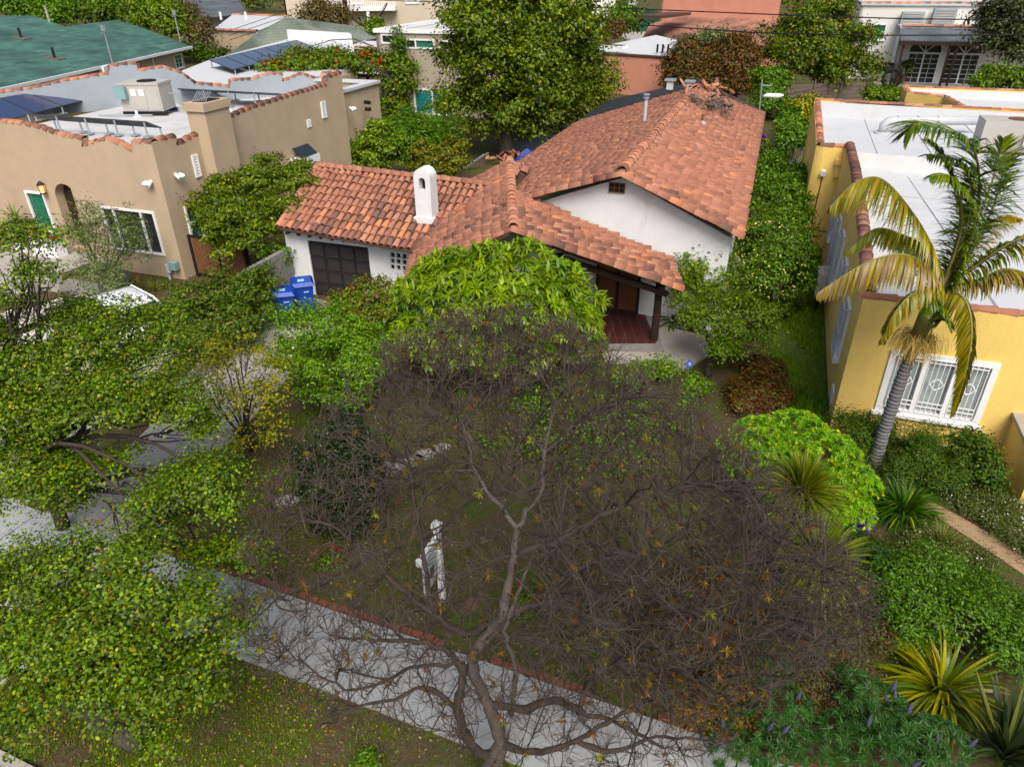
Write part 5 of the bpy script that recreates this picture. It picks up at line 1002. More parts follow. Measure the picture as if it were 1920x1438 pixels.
# fences and the arched white gate
def fence(name, label, a_, b_, h, bw_, m, cat='fence', horizontal=False):
    t = thing(name, label, cat, a_); d_ = unit(b_-a_); n_ = np.cross(d_, Z3); L_ = np.linalg.norm(b_-a_)
    if horizontal:
        k = int(h/bw_)
        for j in range(k): obj('board', MB().box((a_+b_)/2+Z3*(bw_*(j+.5))+n_*rng.normal()*.01, (L_,.04,bw_-.02), (d_, n_, Z3)), M[m], t)
    else:
        k = int(L_/bw_)
        for j in range(k): obj('plank', MB().box(a_+d_*bw_*(j+.5)+Z3*(h/2+rng.normal()*.02)+n_*rng.normal()*.012, (bw_-.02,.04,h), (d_, n_, Z3)), M[m], t)
    for k in np.linspace(0,1,max(2,int(L_/2.4)+1)): obj('post', MB().box(a_+(b_-a_)*k+n_*.08+Z3*h/2, (.12,.12,h+.1), (d_, n_, Z3)), M[m], t)
    return t
fence('rear_fence', 'weathered grey board fence behind the yellow house', B(1470,196), B(1618,190), 1.9, .32, 'gwood', horizontal=True)
fence('boundary_fence', 'narrow dark plank fence running back between the white house and the yellow house', B(1462,300), B(1469,200), 1.2, .3, 'dwood')
ga = B(1468,312); gb = B(1506,318); d_ = unit(gb-ga); L_ = np.linalg.norm(gb-ga); t = thing('arched_gate', 'white arched metal gate between the hedges by the yellow house', 'gate', ga); mb = MB(); ar_ = [ga+d_*L_*k+Z3*(1.35+.55*math.sin(math.pi*k)) for k in np.linspace(0,1,13)]; mb.tube(ar_, .035, 5); mb.tube([ga, ga+Z3*1.35], .035, 5); mb.tube([gb, gb+Z3*1.35], .035, 5); mb.tube([ga+Z3*.2, gb+Z3*.2], .03, 5); obj('frame', mb, M['wpaint'], t)
for k in range(1,10): obj('bar', MB().tube([ga+d_*L_*k/10+Z3*.2, ga+d_*L_*k/10+Z3*(1.35+.55*math.sin(math.pi*k/10))], .02, 5), M['wpaint'], t)
# back yard of the white stucco house: shed, ladder, stacked tiles, tarp
sa, sb = B(958,288), B(1046,292); sa = B(962,283); d_ = unit((B(1040,285)-sa)); t = thing('grey_shed', 'low blue grey shed wall with a dark end under the big tree', 'shed', sa); n_ = np.cross(d_, Z3); n_ = n_ if n_[1] < 0 else -n_; L_ = np.linalg.norm(B(1040,285)-sa); zz = PL(1000,240,sa,n_)[2]
obj('wall', MB().box(sa+d_*L_/2+Z3*zz/2-n_*1.2, (L_,2.4,zz), (d_, n_, Z3)), M['parapet_grey'], t); obj('end_panel', MB().box(sa+d_*(L_+.2)+Z3*zz/2-n_*1.2, (.35,2.4,zz*.95), (d_, n_, Z3)), M['black'], t); obj('roof', MB().box(sa+d_*L_/2+Z3*(zz+.05)-n_*1.2, (L_+.3,2.7,.1), (d_, n_, Z3)), M['roofgrey'], t)
a_, b_ = B(868,318,.05), B(912,288,1.0); wv = unit(V3(.5,.8,0))*.22; t = thing('ladder', 'grey metal ladder leaning in the shaded side yard behind the garage roof', 'ladder', a_); obj('rails', MB().tube([a_-wv, b_-wv], .035, 5).tube([a_+wv, b_+wv], .035, 5), M['metal'], t)
for k in range(1,10): s_ = k/10; obj('rung', MB().tube([a_-wv+(b_-a_)*s_, a_+wv+(b_-a_)*s_], .02, 5), M['metal'], t)
c_ = B(962,300,.1); t = thing('tile_stack', 'stack of spare red roof tiles beside the shed', 'roof tiles', c_)
for k in range(26): p = c_+V3(rng.normal()*.55, rng.normal()*.4, .1+.45*rng.random()); x = unit(rng.normal(size=3)*[1,1,.3]); z_ = unit(np.cross(x, V3(.3,1,.1))); inst('tile', tme, frame(x*1.2, np.cross(z_, x)*1.2, z_*1.2, p), t)
c_ = B(993,302,.2); t = thing('blue_tarp_bundle', 'crumpled blue tarp bundle on the ground beside the tile stack', 'tarp', c_); V = []; mb = MB(); n = 7
for j in range(n):
    for i in range(n): V.append(c_+R*(i/n-.5)*1.9+D*(j/n-.5)*1.7+Z3*(.75*math.sin(math.pi*i/(n-1))*math.sin(math.pi*j/(n-1))*(.6+.7*rng.random())))
obj('sheet', MB().add(V, [(j*n+i, j*n+i+1, (j+1)*n+i+1, (j+1)*n+i) for j in range(n-1) for i in range(n-1)]), mat('blue_tarp', (.008,.04,.25), .5), t)
# pole and overhead wires
pp = B(655,84); t = thing('utility_pole', 'dark timber utility pole rising out of the frame before the cream building', 'utility pole', pp); obj('pole', MB().tube([pp, pp+Z3*14], [.42,.34], 9), M['dwood'], t); obj('transformer', MB().tube([pp+Z3*8.6+V3(1,0,0), pp+Z3*10.4+V3(1,0,0)], .5, 10), M['gpaint'], t); obj('crossarm', MB().box(pp+Z3*12.5, (4,.25,.25), (X1,V3(0,1,0),Z3)), M['dwood'], t)
for i, (pts, lb) in enumerate([([(620,-2,130),(800,4,100),(1130,15,72),(1500,30,66),(1700,36,64),(2000,39,62)],'upper overhead cable crossing the whole back of the scene'), ([(1120,42,70),(1300,54,66),(1420,62,64),(1660,67,62),(2000,66,60)],'lower overhead cable passing in front of the round green tree')]):
    P = [atY(*q) for q in pts]; t = thing('overhead_cable', lb, 'cable', P[2], 'overhead cables'); obj('cable', MB().tube(P, .05, 5), M['black'], t)
for i in range(3):
    P = [pp+Z3*(11+.5*i), atY(560,14+10*i,110), atY(430,58+9*i,85)]; t = thing('service_wire', ['highest','middle','lowest'][i]+' of the three thin wires running left from the utility pole', 'cable', P[1], 'service wires'); obj('wire', MB().tube(P, .035, 4), M['black'], t)
# ================================================================ VEGETATION
LIME = [(3,(.125,.19,.010)),(3,(.085,.145,.008)),(2,(.05,.095,.008)),(.9,(.19,.20,.012)),(.15,(.20,.12,.02))]
STREET = [(3,(.10,.165,.007)),(3,(.068,.122,.006)),(2,(.038,.075,.005)),(1.4,(.165,.205,.010)),(.3,(.17,.12,.015))]
MID = [(3,(.085,.14,.012)),(3,(.055,.10,.010)),(1,(.15,.19,.02))]
DEEP = [(3,(.035,.065,.010)),(2,(.055,.085,.012)),(1,(.10,.12,.015))]
YEL = [(3,(.26,.22,.015)),(2,(.19,.19,.012)),(1,(.11,.14,.01)),(.6,(.34,.24,.02))]
BRIGHT = [(3,(.10,.20,.012)),(3,(.07,.15,.010)),(1,(.16,.25,.02))]
OLIVE = [(3,(.10,.13,.05)),(2,(.15,.18,.08)),(2,(.07,.10,.03))]
RUST = [(3,(.085,.040,.016)),(2,(.055,.052,.012)),(2,(.12,.06,.018))]
BROWN = [(2,(.10,.075,.03)),(2,(.07,.065,.025)),(1,(.14,.10,.05))]
HEDGE = [(3,(.06,.12,.010)),(2,(.09,.16,.012)),(1,(.035,.075,.008))]
def flecks(pts, size, col, cj=.15):
    n = len(pts); c = np.array(col)*(1-cj+2*cj*rng.random((n,1))); return leaf_quads(pts, rng.normal(size=(n,3))+[0,-.3,1.2], size, .9, c)
def shell_pts(blobs, n, lo=-.1, k=1.02):
    w_ = np.array([b[1]**2 for b in blobs]); i = rng.choice(len(blobs), n, p=w_/w_.sum()); d = nrm(rng.normal(size=(n,3))); d[:,2] = np.where(d[:,2] < lo, -d[:,2], d[:,2])
    c = np.array([b[0] for b in blobs])[i]; r = np.array([b[1] for b in blobs])[i][:,None]; s = np.array([b[2] for b in blobs])[i]
    q = d*r*k; q[:,2] *= s; return c+q, d
# ---- the two street trees at the left
T0 = PB([(60,1025,3.9,60),(140,1030,3.9,60),(440,1165,3.2,45),(400,1240,3.0,50),(95,1085,3.5,100),(215,1065,3.8,100),(325,1160,3.4,95),(415,1185,3.2,42),(85,1215,3.1,105),(200,1215,3.4,110),(320,1275,2.9,85),(55,1330,2.4,85),(240,1350,2.2,65),(375,1290,2.6,48),(20,1160,3.2,90),(160,1300,2.7,75),(300,1365,1.8,45),(-60,1250,2.8,90),(270,1110,3.7,60),(-60,1120,3.1,90),(130,1150,3.6,80)], sq=.62)
T0 = [(c, r*.84, q) for c, r, q in T0]
b0 = B(262,1392)
plant('street_tree', 'leafy yellow green tree filling the lower left corner, trunk in the parkway grass', 'tree', b0, T0, 52000, .056, STREET, trunk=V3(b0[0]-.35, b0[1]-.25, 1.7), tr=.16, per=30, clump=.15, flat=.42, gap=-.02, gapf=2.8, inner=.6, up=.9, lump=5, ccr=.95, twigs=9, low=-.35, asp=.62)
T1 = PB([(40,455,12.2,60),(75,515,11.6,42),(15,560,11.5,45),(190,615,12,85),(75,680,11.6,95),(255,600,12.6,55),(315,640,12.3,55),(235,690,11.4,75),(330,755,11.0,65),(100,770,10.8,100),(200,760,10.6,80),(50,860,10.4,85),(150,880,10.2,70),(265,735,11,65),(15,740,11,75),(125,600,12.4,60),(390,895,9.4,75),(325,925,9.3,65),(440,950,9.2,42),(300,1000,8.9,55),(385,1040,8.8,52),(470,1030,8.8,45),(-60,640,11.5,90),(-60,800,11,90),(225,860,10.2,40),(375,800,10.8,45),(40,930,10.5,55),(130,935,10.2,45)], 'Y', .6)
b1 = B(120,990)
plant('driveway_tree', 'tall leafy yellow green tree at the left edge beside the driveways', 'tree', b1, T1, 74000, .062, STREET, trunk=V3(b1[0]+.1, b1[1]-.2, 2.0), tr=.13, bark='darkbark', per=30, clump=.16, flat=.42, gap=-.3, gapf=3.8, inner=.6, up=.9, lump=5, ccr=.95, twigs=9, low=-.35, asp=.62)
# ---- small trees and shrubs round the driveway and front door
YB = PB([(390,700,2.3,45),(440,670,2.6,50),(500,690,2.5,50),(420,760,1.9,55),(480,750,2.1,60),(530,740,1.9,40),(395,640,2.2,25),(460,640,2.8,35),(350,690,2.0,25),(500,800,1.4,45),(440,815,1.4,40)], sq=.8)
plant('yellow_leaf_tree', 'thin yellow leaved small tree on bare dark stems beside the driveway', 'tree', B(468,850), YB, 3800, .06, [(3,(.20,.19,.012)),(2,(.15,.17,.012)),(1,(.10,.14,.01)),(.4,(.28,.21,.02))], trunk=.45, tr=.055, nstem=4, bark='darkbark', per=12, clump=.11, inner=.25, twigs=14, asp=.5)
BG_ = PB([(570,610,1.9,50),(630,620,2.2,55),(680,640,2.1,50),(550,660,1.6,50),(610,670,1.9,65),(670,690,1.7,55),(600,720,1.1,50),(650,740,1.0,45),(720,660,1.7,35)], sq=.85)
plant('bright_feathery_shrub', 'bright green feathery shrub with white flowers between driveway and dark shrub', 'shrub', B(625,765), BG_, 19000, .058, BRIGHT, trunk=.4, tr=.05, nstem=3, bark='darkbark', per=26, clump=.13, inner=.35, asp=.42, twigs=6, parts=[flecks(shell_pts(PB([(540,690,1.4,55),(560,740,.9,40)]), 40)[0], .07, (.75,.72,.6))])
HB = PB([(660,575,1.5,42),(700,565,1.7,50),(740,560,1.7,40),(690,600,1.2,50),(640,600,1.1,30),(740,600,1.2,40)], sq=.85)
plant('hibiscus_shrub', 'rounded green shrub dotted with red flowers in front of the garage', 'shrub', B(690,640), HB, 11000, .065, [(3,(.075,.12,.015)),(2,(.12,.16,.015)),(1.2,(.14,.07,.03))], trunk=.3, tr=.05, nstem=3, per=22, clump=.12, parts=[flecks(shell_pts(HB, 46)[0], .10, (.36,.012,.012))])
# big rosette-leaved shrub before the porch
RB = PB([(880,512,3.3,42),(820,525,3.0,46),(850,515,3.2,52),(920,500,3.6,48),(985,498,3.6,50),(1045,535,3.4,52),(1095,575,2.9,40),(790,560,2.7,52),(880,570,3.0,72),(970,585,3.0,78),(1060,610,2.5,64),(850,650,2.0,75),(960,660,1.9,78),(775,630,1.9,45),(1085,645,1.8,45)], sq=.85)
t = thing('rosette_leaf_shrub', 'large domed shrub of yellow green leaf rosettes hiding the front door', 'shrub', B(960,735))
P_, N_ = shell_pts(RB, 1050, .0, .99); N_ = N_*.9+[0,-.05,.45]
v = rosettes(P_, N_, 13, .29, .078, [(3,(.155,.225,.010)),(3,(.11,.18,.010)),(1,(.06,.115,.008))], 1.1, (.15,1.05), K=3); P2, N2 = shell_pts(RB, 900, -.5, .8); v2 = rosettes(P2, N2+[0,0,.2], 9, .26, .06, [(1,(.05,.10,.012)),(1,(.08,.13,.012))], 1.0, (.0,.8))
g = join(v, v2); objnp('crown', g[0], g[1], M['leafgloss'], t, g[2])
mb = MB(); b_ = B(960,735)
for c, r, s in RB: mb.tube(limb_path(b_+rng.normal(size=3)*[.3,.2,0], c, .1, .15, 5), [.06,.05,.045,.035,.02], 6)
obj('stems', mb, M['darkbark'], t, smooth=True)
# dark columnar camellia
CB = PB([(630,800,2.0,45),(670,830,2.0,50),(610,850,1.7,55),(655,890,1.5,65),(690,900,1.3,35),(600,910,1.2,50),(650,950,.8,60),(690,950,.7,38),(610,960,.6,40)], sq=1.0)
plant('dark_columnar_shrub', 'dark glossy columnar shrub standing in the lawn', 'shrub', B(648,1000), CB, 19000, .062, [(4,(.014,.025,.009)),(2,(.022,.040,.011)),(.4,(.06,.07,.015))], trunk=.4, tr=.05, nstem=3, bark='darkbark', per=22, clump=.13, up=.2, mat_='leafgloss', low=-.8, twigs=3)
# hedge left of the driveway and the dense tree by the tan house
H1 = PB([(360,570,1.3,45),(425,550,1.4,46),(460,550,1.4,50),(400,600,1.0,60),(450,610,.8,50),(340,610,1.1,45),(480,580,.9,30),(380,650,.6,45),(500,520,1.6,25)], sq=.9)
plant('boundary_hedge', 'dense dark green hedge between the neighbour driveway and the retaining kerb', 'hedge', B(410,660), H1, 17000, .065, [(3,(.045,.085,.010)),(2,(.075,.115,.012)),(.7,(.15,.12,.04))], trunk=.3, tr=.04, nstem=4, per=26, clump=.15)
H2 = PB([(400,380,2.8,42),(440,360,3.1,50),(490,345,3.4,50),(540,345,3.4,48),(575,360,3.2,30),(405,425,2.3,34),(450,420,2.5,60),(510,400,2.7,55),(560,390,2.8,35),(430,460,1.7,50),(480,440,2.1,40),(500,305,3.9,25),(570,320,3.8,25),(385,410,2.5,25)], sq=.85)
plant('dense_side_tree', 'dense rounded dark green tree overhanging the left end of the garage roof', 'tree', B(470,520), H2, 26000, .085, [(3,(.085,.125,.012)),(2,(.055,.09,.010)),(1.3,(.15,.175,.02))], trunk=1.2, tr=.1, nstem=2, per=28, clump=.15, lump=5, gap=-.5)
plant('wall_vine', 'leafy vine climbing the grey block wall behind the blue bins', 'vine', B(515,540), PB([(500,470,1.7,20),(520,490,1.4,18),(490,510,1.1,22),(512,520,.9,15),(535,470,1.7,14)]), 900, .09, HEDGE, trunk=.5, tr=.02, per=9, clump=.12, inner=.2)
# olive and planting by the tan house
plant('olive_tree', 'grey green olive tree in the concrete planter before the wide window', 'tree', B(205,545), PB([(165,410,2.6,35),(205,420,2.6,40),(240,430,2.4,32),(150,450,2.1,35),(195,470,1.9,50),(245,475,1.8,35),(180,510,1.3,38),(225,515,1.2,38),(155,390,2.9,18),(258,450,2.0,20)], sq=.95), 5600, .075, OLIVE, trunk=.6, tr=.06, nstem=3, per=18, clump=.15, asp=.28, inner=.3, twigs=5)
def spiky(name, label, cat, base, n, L, W_, pal, el=(.3,1.4), droop=(.6,1.6), group=None, K=6, as_parts=False, h=0., mat_='leafgloss', rad=.05, part='leaf', extra=None, edge=None):
    base = np.asarray(base, float); t = thing(name, label, cat, base, group); th = rng.random(n)*6.283; e = el[0]+(el[1]-el[0])*rng.random(n)**.8
    d = np.stack([np.cos(th)*np.cos(e), np.sin(th)*np.cos(e), np.sin(e)], 1); P = base+Z3*h+d*rad*[1,1,.3]
    col = pick(pal, n)*(.8+.4*rng.random((n,1))); Ls = L*(.7+.5*rng.random(n)); Ws = W_*(.75+.5*rng.random(n)); dr = droop[0]+(droop[1]-droop[0])*rng.random(n)
    V, F, Cc = straps(P, d, Ls, Ws, dr, K, col, roll=rng.normal(size=n)*.35)
    if h: obj('trunk', MB().tube(limb_path(base, base+Z3*h, 0, .1, 4), [.13,.11,.1,.1], 8), M['darkbark'], t, smooth=True)
    if as_parts:
        nv = 2*K+2
        for i in range(n): objnp(part, V[i*nv:(i+1)*nv], F[:K], M[mat_], t, Cc[i*nv:(i+1)*nv])
    else: objnp('leaves', V, F, M[mat_], t, Cc)
    return t
spiky('potted_palm', 'small fountain leaved palm in the short white planter', 'plant', pc2+Z3*.5, 60, .8, .035, [(1,(.10,.14,.03)),(1,(.07,.11,.02))], h=.75)
g = crown_mesh([(pc+Z3*.8-R*.2, .36, .8), (pc+Z3*.75+R*.2, .3, .8)], 900, .06, [(2,(.22,.035,.02)),(1,(.13,.06,.02)),(1,(.28,.07,.04))], .5, per=14, clump=.08); t = thing('red_shrub', 'small red leaved shrub growing in the white trough planter', 'shrub', pc+Z3*.5); objnp('foliage', g[0], g[1], M['leaf'], t, g[2])
for i, (x, y, lb) in enumerate([(262,540,'grassy tuft below the wide window, nearest the olive'),(290,545,'grassy tuft below the wide window, left of the gas meter'),(245,535,'grassy tuft partly under the olive branches')]): spiky('grass_tuft', lb, 'grass clump', B(x,y), 90, .55, .02, [(2,(.12,.14,.03)),(1,(.19,.17,.06))], group='grass tufts by the tan house')
# grass and strip planting between pale slabs
def blades(poly_px, n, h, w_, pal, name, cond=None, el=.9, z=0., label=None, cat=None):
    P = [B(*p) for p in poly_px]; lo = np.min(P, 0); hi = np.max(P, 0); q = np.array([p[:2] for p in P]); pts = np.zeros((0,2))
    while len(pts) < n:
        c = lo[:2]+(hi-lo)[:2]*rng.random((n*2,2)); ins = np.zeros(len(c), bool)
        for i in range(len(q)):
            a_, b_ = q[i], q[(i+1) % len(q)]; cr = ((a_[1] > c[:,1]) != (b_[1] > c[:,1])); xx = (b_[0]-a_[0])*(c[:,1]-a_[1])/(b_[1]-a_[1]+1e-12)+a_[0]; ins ^= cr & (c[:,0] < xx)
        if cond is not None: ins &= cond(c)
        pts = np.concatenate([pts, c[ins]])
        if not ins.any(): break
    pts = pts[:n]; m_ = len(pts); P3 = np.concatenate([pts, np.full((m_,1), z)], 1); th = rng.random(m_)*6.283; e = el+.5*rng.normal(size=m_); d = np.stack([np.cos(th)*np.cos(e), np.sin(th)*np.cos(e), np.abs(np.sin(e))+.05], 1)
    V, F, Cc = straps(P3, d, h*(.5+rng.random(m_)), w_*(.7+.6*rng.random(m_)), .5+rng.random(m_), 2, pick(pal, m_)*(.7+.6*rng.random((m_,1))), np.array([.8,1,.5,.1]))
    o = objnp(name, V, F, M['leaf'], None, Cc, kind='stuff', label=label, cat=cat); return o
def patchy(s, thr, seed):
    r_ = np.random.default_rng(seed); ks = r_.normal(size=(7,2))*s; ph = r_.random(7)*6.28
    return lambda c: (np.sin(c@ks.T+ph).sum(1)/2.6 + .35*rng.normal(size=len(c))) > thr
GR = [(3,(.075,.115,.012)),(2,(.10,.14,.016)),(1,(.13,.13,.03)),(1,(.05,.085,.008))]
lawn_front = [(-300,1500),(-100,1180),(420,1232),(780,1366),(1050,1460),(1000,1600),(-200,1600)]
blades(lawn_front, 42000, .075, .013, GR, 'parkway_grass', patchy(1.6,.1,3), label='patchy short grass on the parkway strip along the sidewalk', cat='grass')
yard = [(440,860),(560,770),(760,720),(1100,740),(1330,760),(1420,900),(1420,1390),(1280,1365),(900,1235),(520,1095),(300,1005)]
blades(yard, 48000, .075, .013, GR, 'yard_grass', patchy(1.3,-.05,5), label='patchy thin grass over brown soil in the front yard', cat='grass')
blades([(1440,640),(1480,540),(1510,470),(1540,470),(1543,600),(1548,770),(1470,800)], 26000, .12, .02, [(2,(.08,.165,.010)),(2,(.115,.20,.012))], 'side_grass', patchy(1.2,-.35,8), label='green grass strip beside the yellow side wall', cat='grass')
blades([(1480,730),(1540,740),(1550,800),(1500,800)], 2600, .3, .02, [(2,(.045,.115,.012)),(1,(.08,.15,.015))], 'tall_grass_patch', label='taller dark green grass by the yellow house corner', cat='grass')
blades([(1600,175),(1690,150),(1700,175),(1640,195)], 3000, .35, .08, [(1,(.08,.16,.012))], 'far_lawn', label='green lawn patch in front of the white house', cat='grass')
blades([(60,560),(160,560),(240,545),(330,560),(200,590),(90,640),(0,640),(40,600)], 5200, .06, .02, [(1,(.06,.12,.015)),(1,(.09,.14,.03))], 'strip_grass', label='grass strips between the pale paving slabs', cat='grass')
def litter(poly_px, n, size, pal, name, label, cat, z=.06, cond=None):
    P = [B(*p) for p in poly_px]; lo = np.min(P, 0); hi = np.max(P, 0); c = lo+(hi-lo)*rng.random((n,3)); c[:,2] = z+.03*rng.random(n)
    if cond is not None: c = c[cond(c[:,:2])]
    v = leaf_quads(c, rng.normal(size=(len(c),3))*.35+[0,0,1], size, .55, pick(pal, len(c))*(.7+.6*rng.random((len(c),1)))); objnp(name, v[0], v[1], M['leafdry'], None, v[2], kind='stuff', label=label, cat=cat)
litter([(420,870),(1420,760),(1420,1390),(300,1010)], 5200, .055, [(2,(.20,.15,.09)),(2,(.12,.075,.04)),(1,(.28,.22,.14))], 'leaf_litter', 'dry leaf litter scattered over the yard soil', 'leaf litter', .015)
litter([(-100,1200),(1000,1340),(1000,1500),(-200,1560)], 2600, .05, [(2,(.20,.15,.09)),(2,(.12,.075,.04))], 'parkway_litter', 'dry leaves scattered on the parkway soil', 'leaf litter', .015)
litter([(0,1260),(950,1300),(950,1450),(-100,1450)], 620, .03, [(1,(.5,.42,.01))], 'yellow_wildflowers', 'tiny yellow wildflowers in the parkway grass', 'flowers', .07, patchy(1.6,.25,3))
ee = []
for b0_, sgn in ((0.0, -1), (SWW+.17, 1)):
    u_ = rng.random(3600)*20-8; ee.append(np.stack([SL(a_, b0_-sgn*.03+sgn*abs(rng.normal())*.07) for a_ in u_]))
ee = np.concatenate(ee); ee = ee[np.sin(ee[:,0]*3.1)+np.sin(ee[:,0]*7.3+1)+rng.normal(size=len(ee))*.5 > -.3]; th = rng.random(len(ee))*6.283; v = straps(ee, np.stack([np.cos(th)*.6, np.sin(th)*.6, np.full(len(ee),.8)],1), .06+.07*rng.random(len(ee)), np.full(len(ee),.014), .8+rng.random(len(ee)), 2, pick(GR, len(ee))*(.7+.6*rng.random((len(ee),1))), np.array([.8,1,.5,.1])); objnp('edge_grass', v[0], v[1], M['leaf'], None, v[2], kind='stuff', label='grass tufts creeping along both edges of the sidewalk', cat='grass')
# ---- behind the garage
B1 = PB([(665,265,2.3,38),(710,255,2.6,42),(690,290,1.8,45),(740,285,1.9,40),(650,290,1.7,28)], sq=.9); plant('side_yard_shrub', 'yellow green shrub mound between the tan side wall and the garage roof', 'shrub', B(690,345), B1, 9000, .11, LIME[:4], trunk=.5, tr=.06, nstem=3, per=22, clump=.2)
B2 = PB([(760,245,2.8,35),(800,240,2.9,35),(790,275,2.2,45),(835,255,2.4,30),(755,225,2.6,22)], sq=1.); plant('upright_side_shrub', 'taller mid green upright shrub behind the white chimney', 'shrub', B(790,330), B2, 9000, .12, [(2,(.065,.15,.015)),(2,(.05,.11,.012)),(1,(.10,.17,.02))], trunk=.5, tr=.06, nstem=3, per=20, clump=.2, asp=.3)
B3 = PB([(800,295,1.9,32),(840,290,1.9,34),(820,310,1.4,36),(855,265,2.2,22)], sq=1.); plant('clipped_side_hedge', 'yellow brown flecked hedge end right of the upright shrub', 'hedge', B(825,345), B3, 8000, .09, [(2,(.07,.10,.012)),(2,(.12,.13,.02)),(1,(.17,.13,.03))], trunk=.4, tr=.05, nstem=3, per=24, clump=.16)
# big ficus
FB = PB([(900,40,47,80),(980,30,48,85),(1050,60,48,75),(860,110,47,50),(930,120,46.5,85),(1010,120,47,85),(1070,120,48,55),(900,180,46.5,70),(980,190,46.5,80),(1050,170,47.5,60),(950,235,46.5,55),(1020,225,47,50),(1085,40,49,50),(870,-20,48,70),(980,-40,49,90),(1080,-20,50,60),(900,245,46.3,35),(860,200,46.5,35)], 'Y', .95)
plant('big_ficus', 'huge dense dark green tree behind the tile roof in the centre top', 'tree', B(950,296), FB, 52000, .23, [(3,(.082,.125,.010)),(2,(.052,.088,.009)),(1.6,(.135,.17,.012)),(.3,(.20,.20,.012))], trunk=2.6, tr=.42, nstem=3, per=30, clump=.36, inner=.65, gap=-.7, lump=6)
FB2 = PB([(1090,190,50,45),(1110,150,51,40),(1075,215,49.5,35),(1115,205,50.5,22)], 'Y', .9); plant('ficus_neighbour_tree', 'smaller yellow green tree right of the huge dark tree, above the roof edge', 'tree', B(1090,255), FB2, 12000, .2, [(3,(.12,.15,.012)),(2,(.08,.11,.010)),(1,(.20,.19,.012))], trunk=1.5, tr=.2, per=26, clump=.35)
# pergola with red trumpet vine
VB = PB([(510,128,62,20),(545,125,62,25),(590,120,63,28),(640,118,63,28),(690,118,63,28),(735,122,63,25),(760,125,63,18),(620,105,65,20),(560,105,65,18),(745,160,62.5,22),(765,160,62.5,14),(740,195,62,18),(750,215,61.5,14)], 'Y', .7)
pg = B(745,218); t = plant('flowering_pergola_vine', 'mass of green vine with red flowers draped over a pergola behind the tan house', 'vine', pg, VB, 15000, .26, [(3,(.085,.14,.012)),(2,(.06,.10,.010)),(1,(.14,.17,.02))], trunk=2.5, tr=.12, per=22, clump=.45, parts=[flecks(shell_pts(VB, 420, .1, 1.04)[0], .24, (.42,.05,.03))])
mb = MB()
for x in (510,600,690,765): p = atY(x,150,63)*[1,1,0]; mb.box(p+Z3*1.5, (.2,.2,3.0))
a_, b_ = atY(500,150,63), atY(772,150,63); mb.box((a_+b_)/2*[1,1,0]+Z3*3.0, (np.linalg.norm((b_-a_)[:2]),.15,.25), (unit((b_-a_)*[1,1,0]), V3(0,1,0), Z3)); obj('pergola_frame', mb, M['dwood'], t)
plant('wall_creeper', 'thin green creeper climbing the taupe wall between the upper windows', 'vine', PL(750,120,pa,D)*[1,1,0]-D*.2, [(PL(749,y,pa-D*.25,D), .55, 1.4) for y in (66,78,90,104)], 900, .22, HEDGE, trunk=2., tr=.05, per=10, clump=.25)
# background trees, each its own
def btree(name, label, base, bl, n, size, pal, cat='tree', tr=.25, mode='Y', trunk=1.5, clump=.6, sq=.9, group='trees behind the houses', **kw): return plant(name, label, cat, base, PB(bl, mode, sq), n, size, pal, trunk=trunk, tr=tr, group=group, per=24, clump=clump, lump=kw.pop('lump', 3), **kw)
btree('far_tree', 'bright green tree at the far top left above the green roof', B(60,45), [(15,20,108,35),(60,25,110,35),(110,30,106,32),(40,0,112,40),(110,0,115,40)], 9000, .45, BRIGHT[:2]+[(1,(.06,.12,.012))], clump=.9)
btree('far_tree', 'second green tree above the green roof, left of the dark brown one', B(190,40), [(160,20,108,38),(210,25,106,38),(180,-5,112,40),(240,5,110,35)], 9000, .45, HEDGE, clump=.9)
btree('far_tree', 'yellow green tree above the right end of the green roof', B(285,70), [(270,35,100,35),(310,30,102,35),(290,10,104,35),(320,55,100,22)], 8000, .4, LIME[:4], clump=.8)
btree('brown_leaf_tree', 'brownish dark tree between the green roof and the tan garage', B(365,112), [(360,45,104,25),(375,60,102,22),(345,30,106,22),(385,85,101,15)], 5200, .4, BROWN, clump=.7)
btree('low_shrub', 'low green shrubs at the foot of the tan garage wall', B(380,112), [(370,100,95,16),(395,108,94,14),(415,104,95,12),(350,95,95,14)], 3000, .35, DEEP, cat='shrub', trunk=.4, tr=.08, clump=.5, group=None)
btree('brown_leaf_tree', 'rusty brown thin tree before the cream balcony building', B(600,76), [(585,35,118,25),(615,45,116,28),(640,30,118,22),(600,20,120,18)], 5200, .42, BROWN, clump=.8)
btree('far_tree', 'small lime green shrub at the foot of the utility pole', B(690,75), [(700,50,108,14),(672,68,106,12),(705,62,106,12)], 2400, .4, LIME[:3], cat='shrub', clump=.6, group=None)
btree('hedge_shrub', 'red brown clipped hedge by the alley', B(1150,72), [(1135,55,92,16),(1150,58,91,12)], 2600, .35, RUST, cat='hedge', trunk=.3, tr=.08, group=None)
btree('hedge_shrub', 'green rounded hedge at the alley by the green gate', B(1172,70), [(1172,30,98,22),(1160,45,95,14),(1185,50,94,12)], 3400, .38, HEDGE, cat='hedge', trunk=.3, tr=.08, group=None)
btree('rust_conifer', 'left of the two rusty brown bushy trees behind the roof', B(1300,192), [(1290,98,66,28),(1285,125,65,36),(1300,150,64.5,38),(1270,150,65,25),(1310,110,66,30)], 11000, .24, RUST+[(2,(.045,.06,.012))], clump=.4, group=None, lump=0, gap=-.6)
btree('rust_conifer', 'right of the two rusty brown bushy trees behind the roof', B(1375,192), [(1370,100,66,32),(1390,120,65,36),(1360,145,65,38),(1395,152,64.5,32),(1350,120,66,28),(1385,85,67,22)], 13000, .24, RUST+[(1.2,(.055,.06,.012))], clump=.4, group=None, lump=0, gap=-.6)
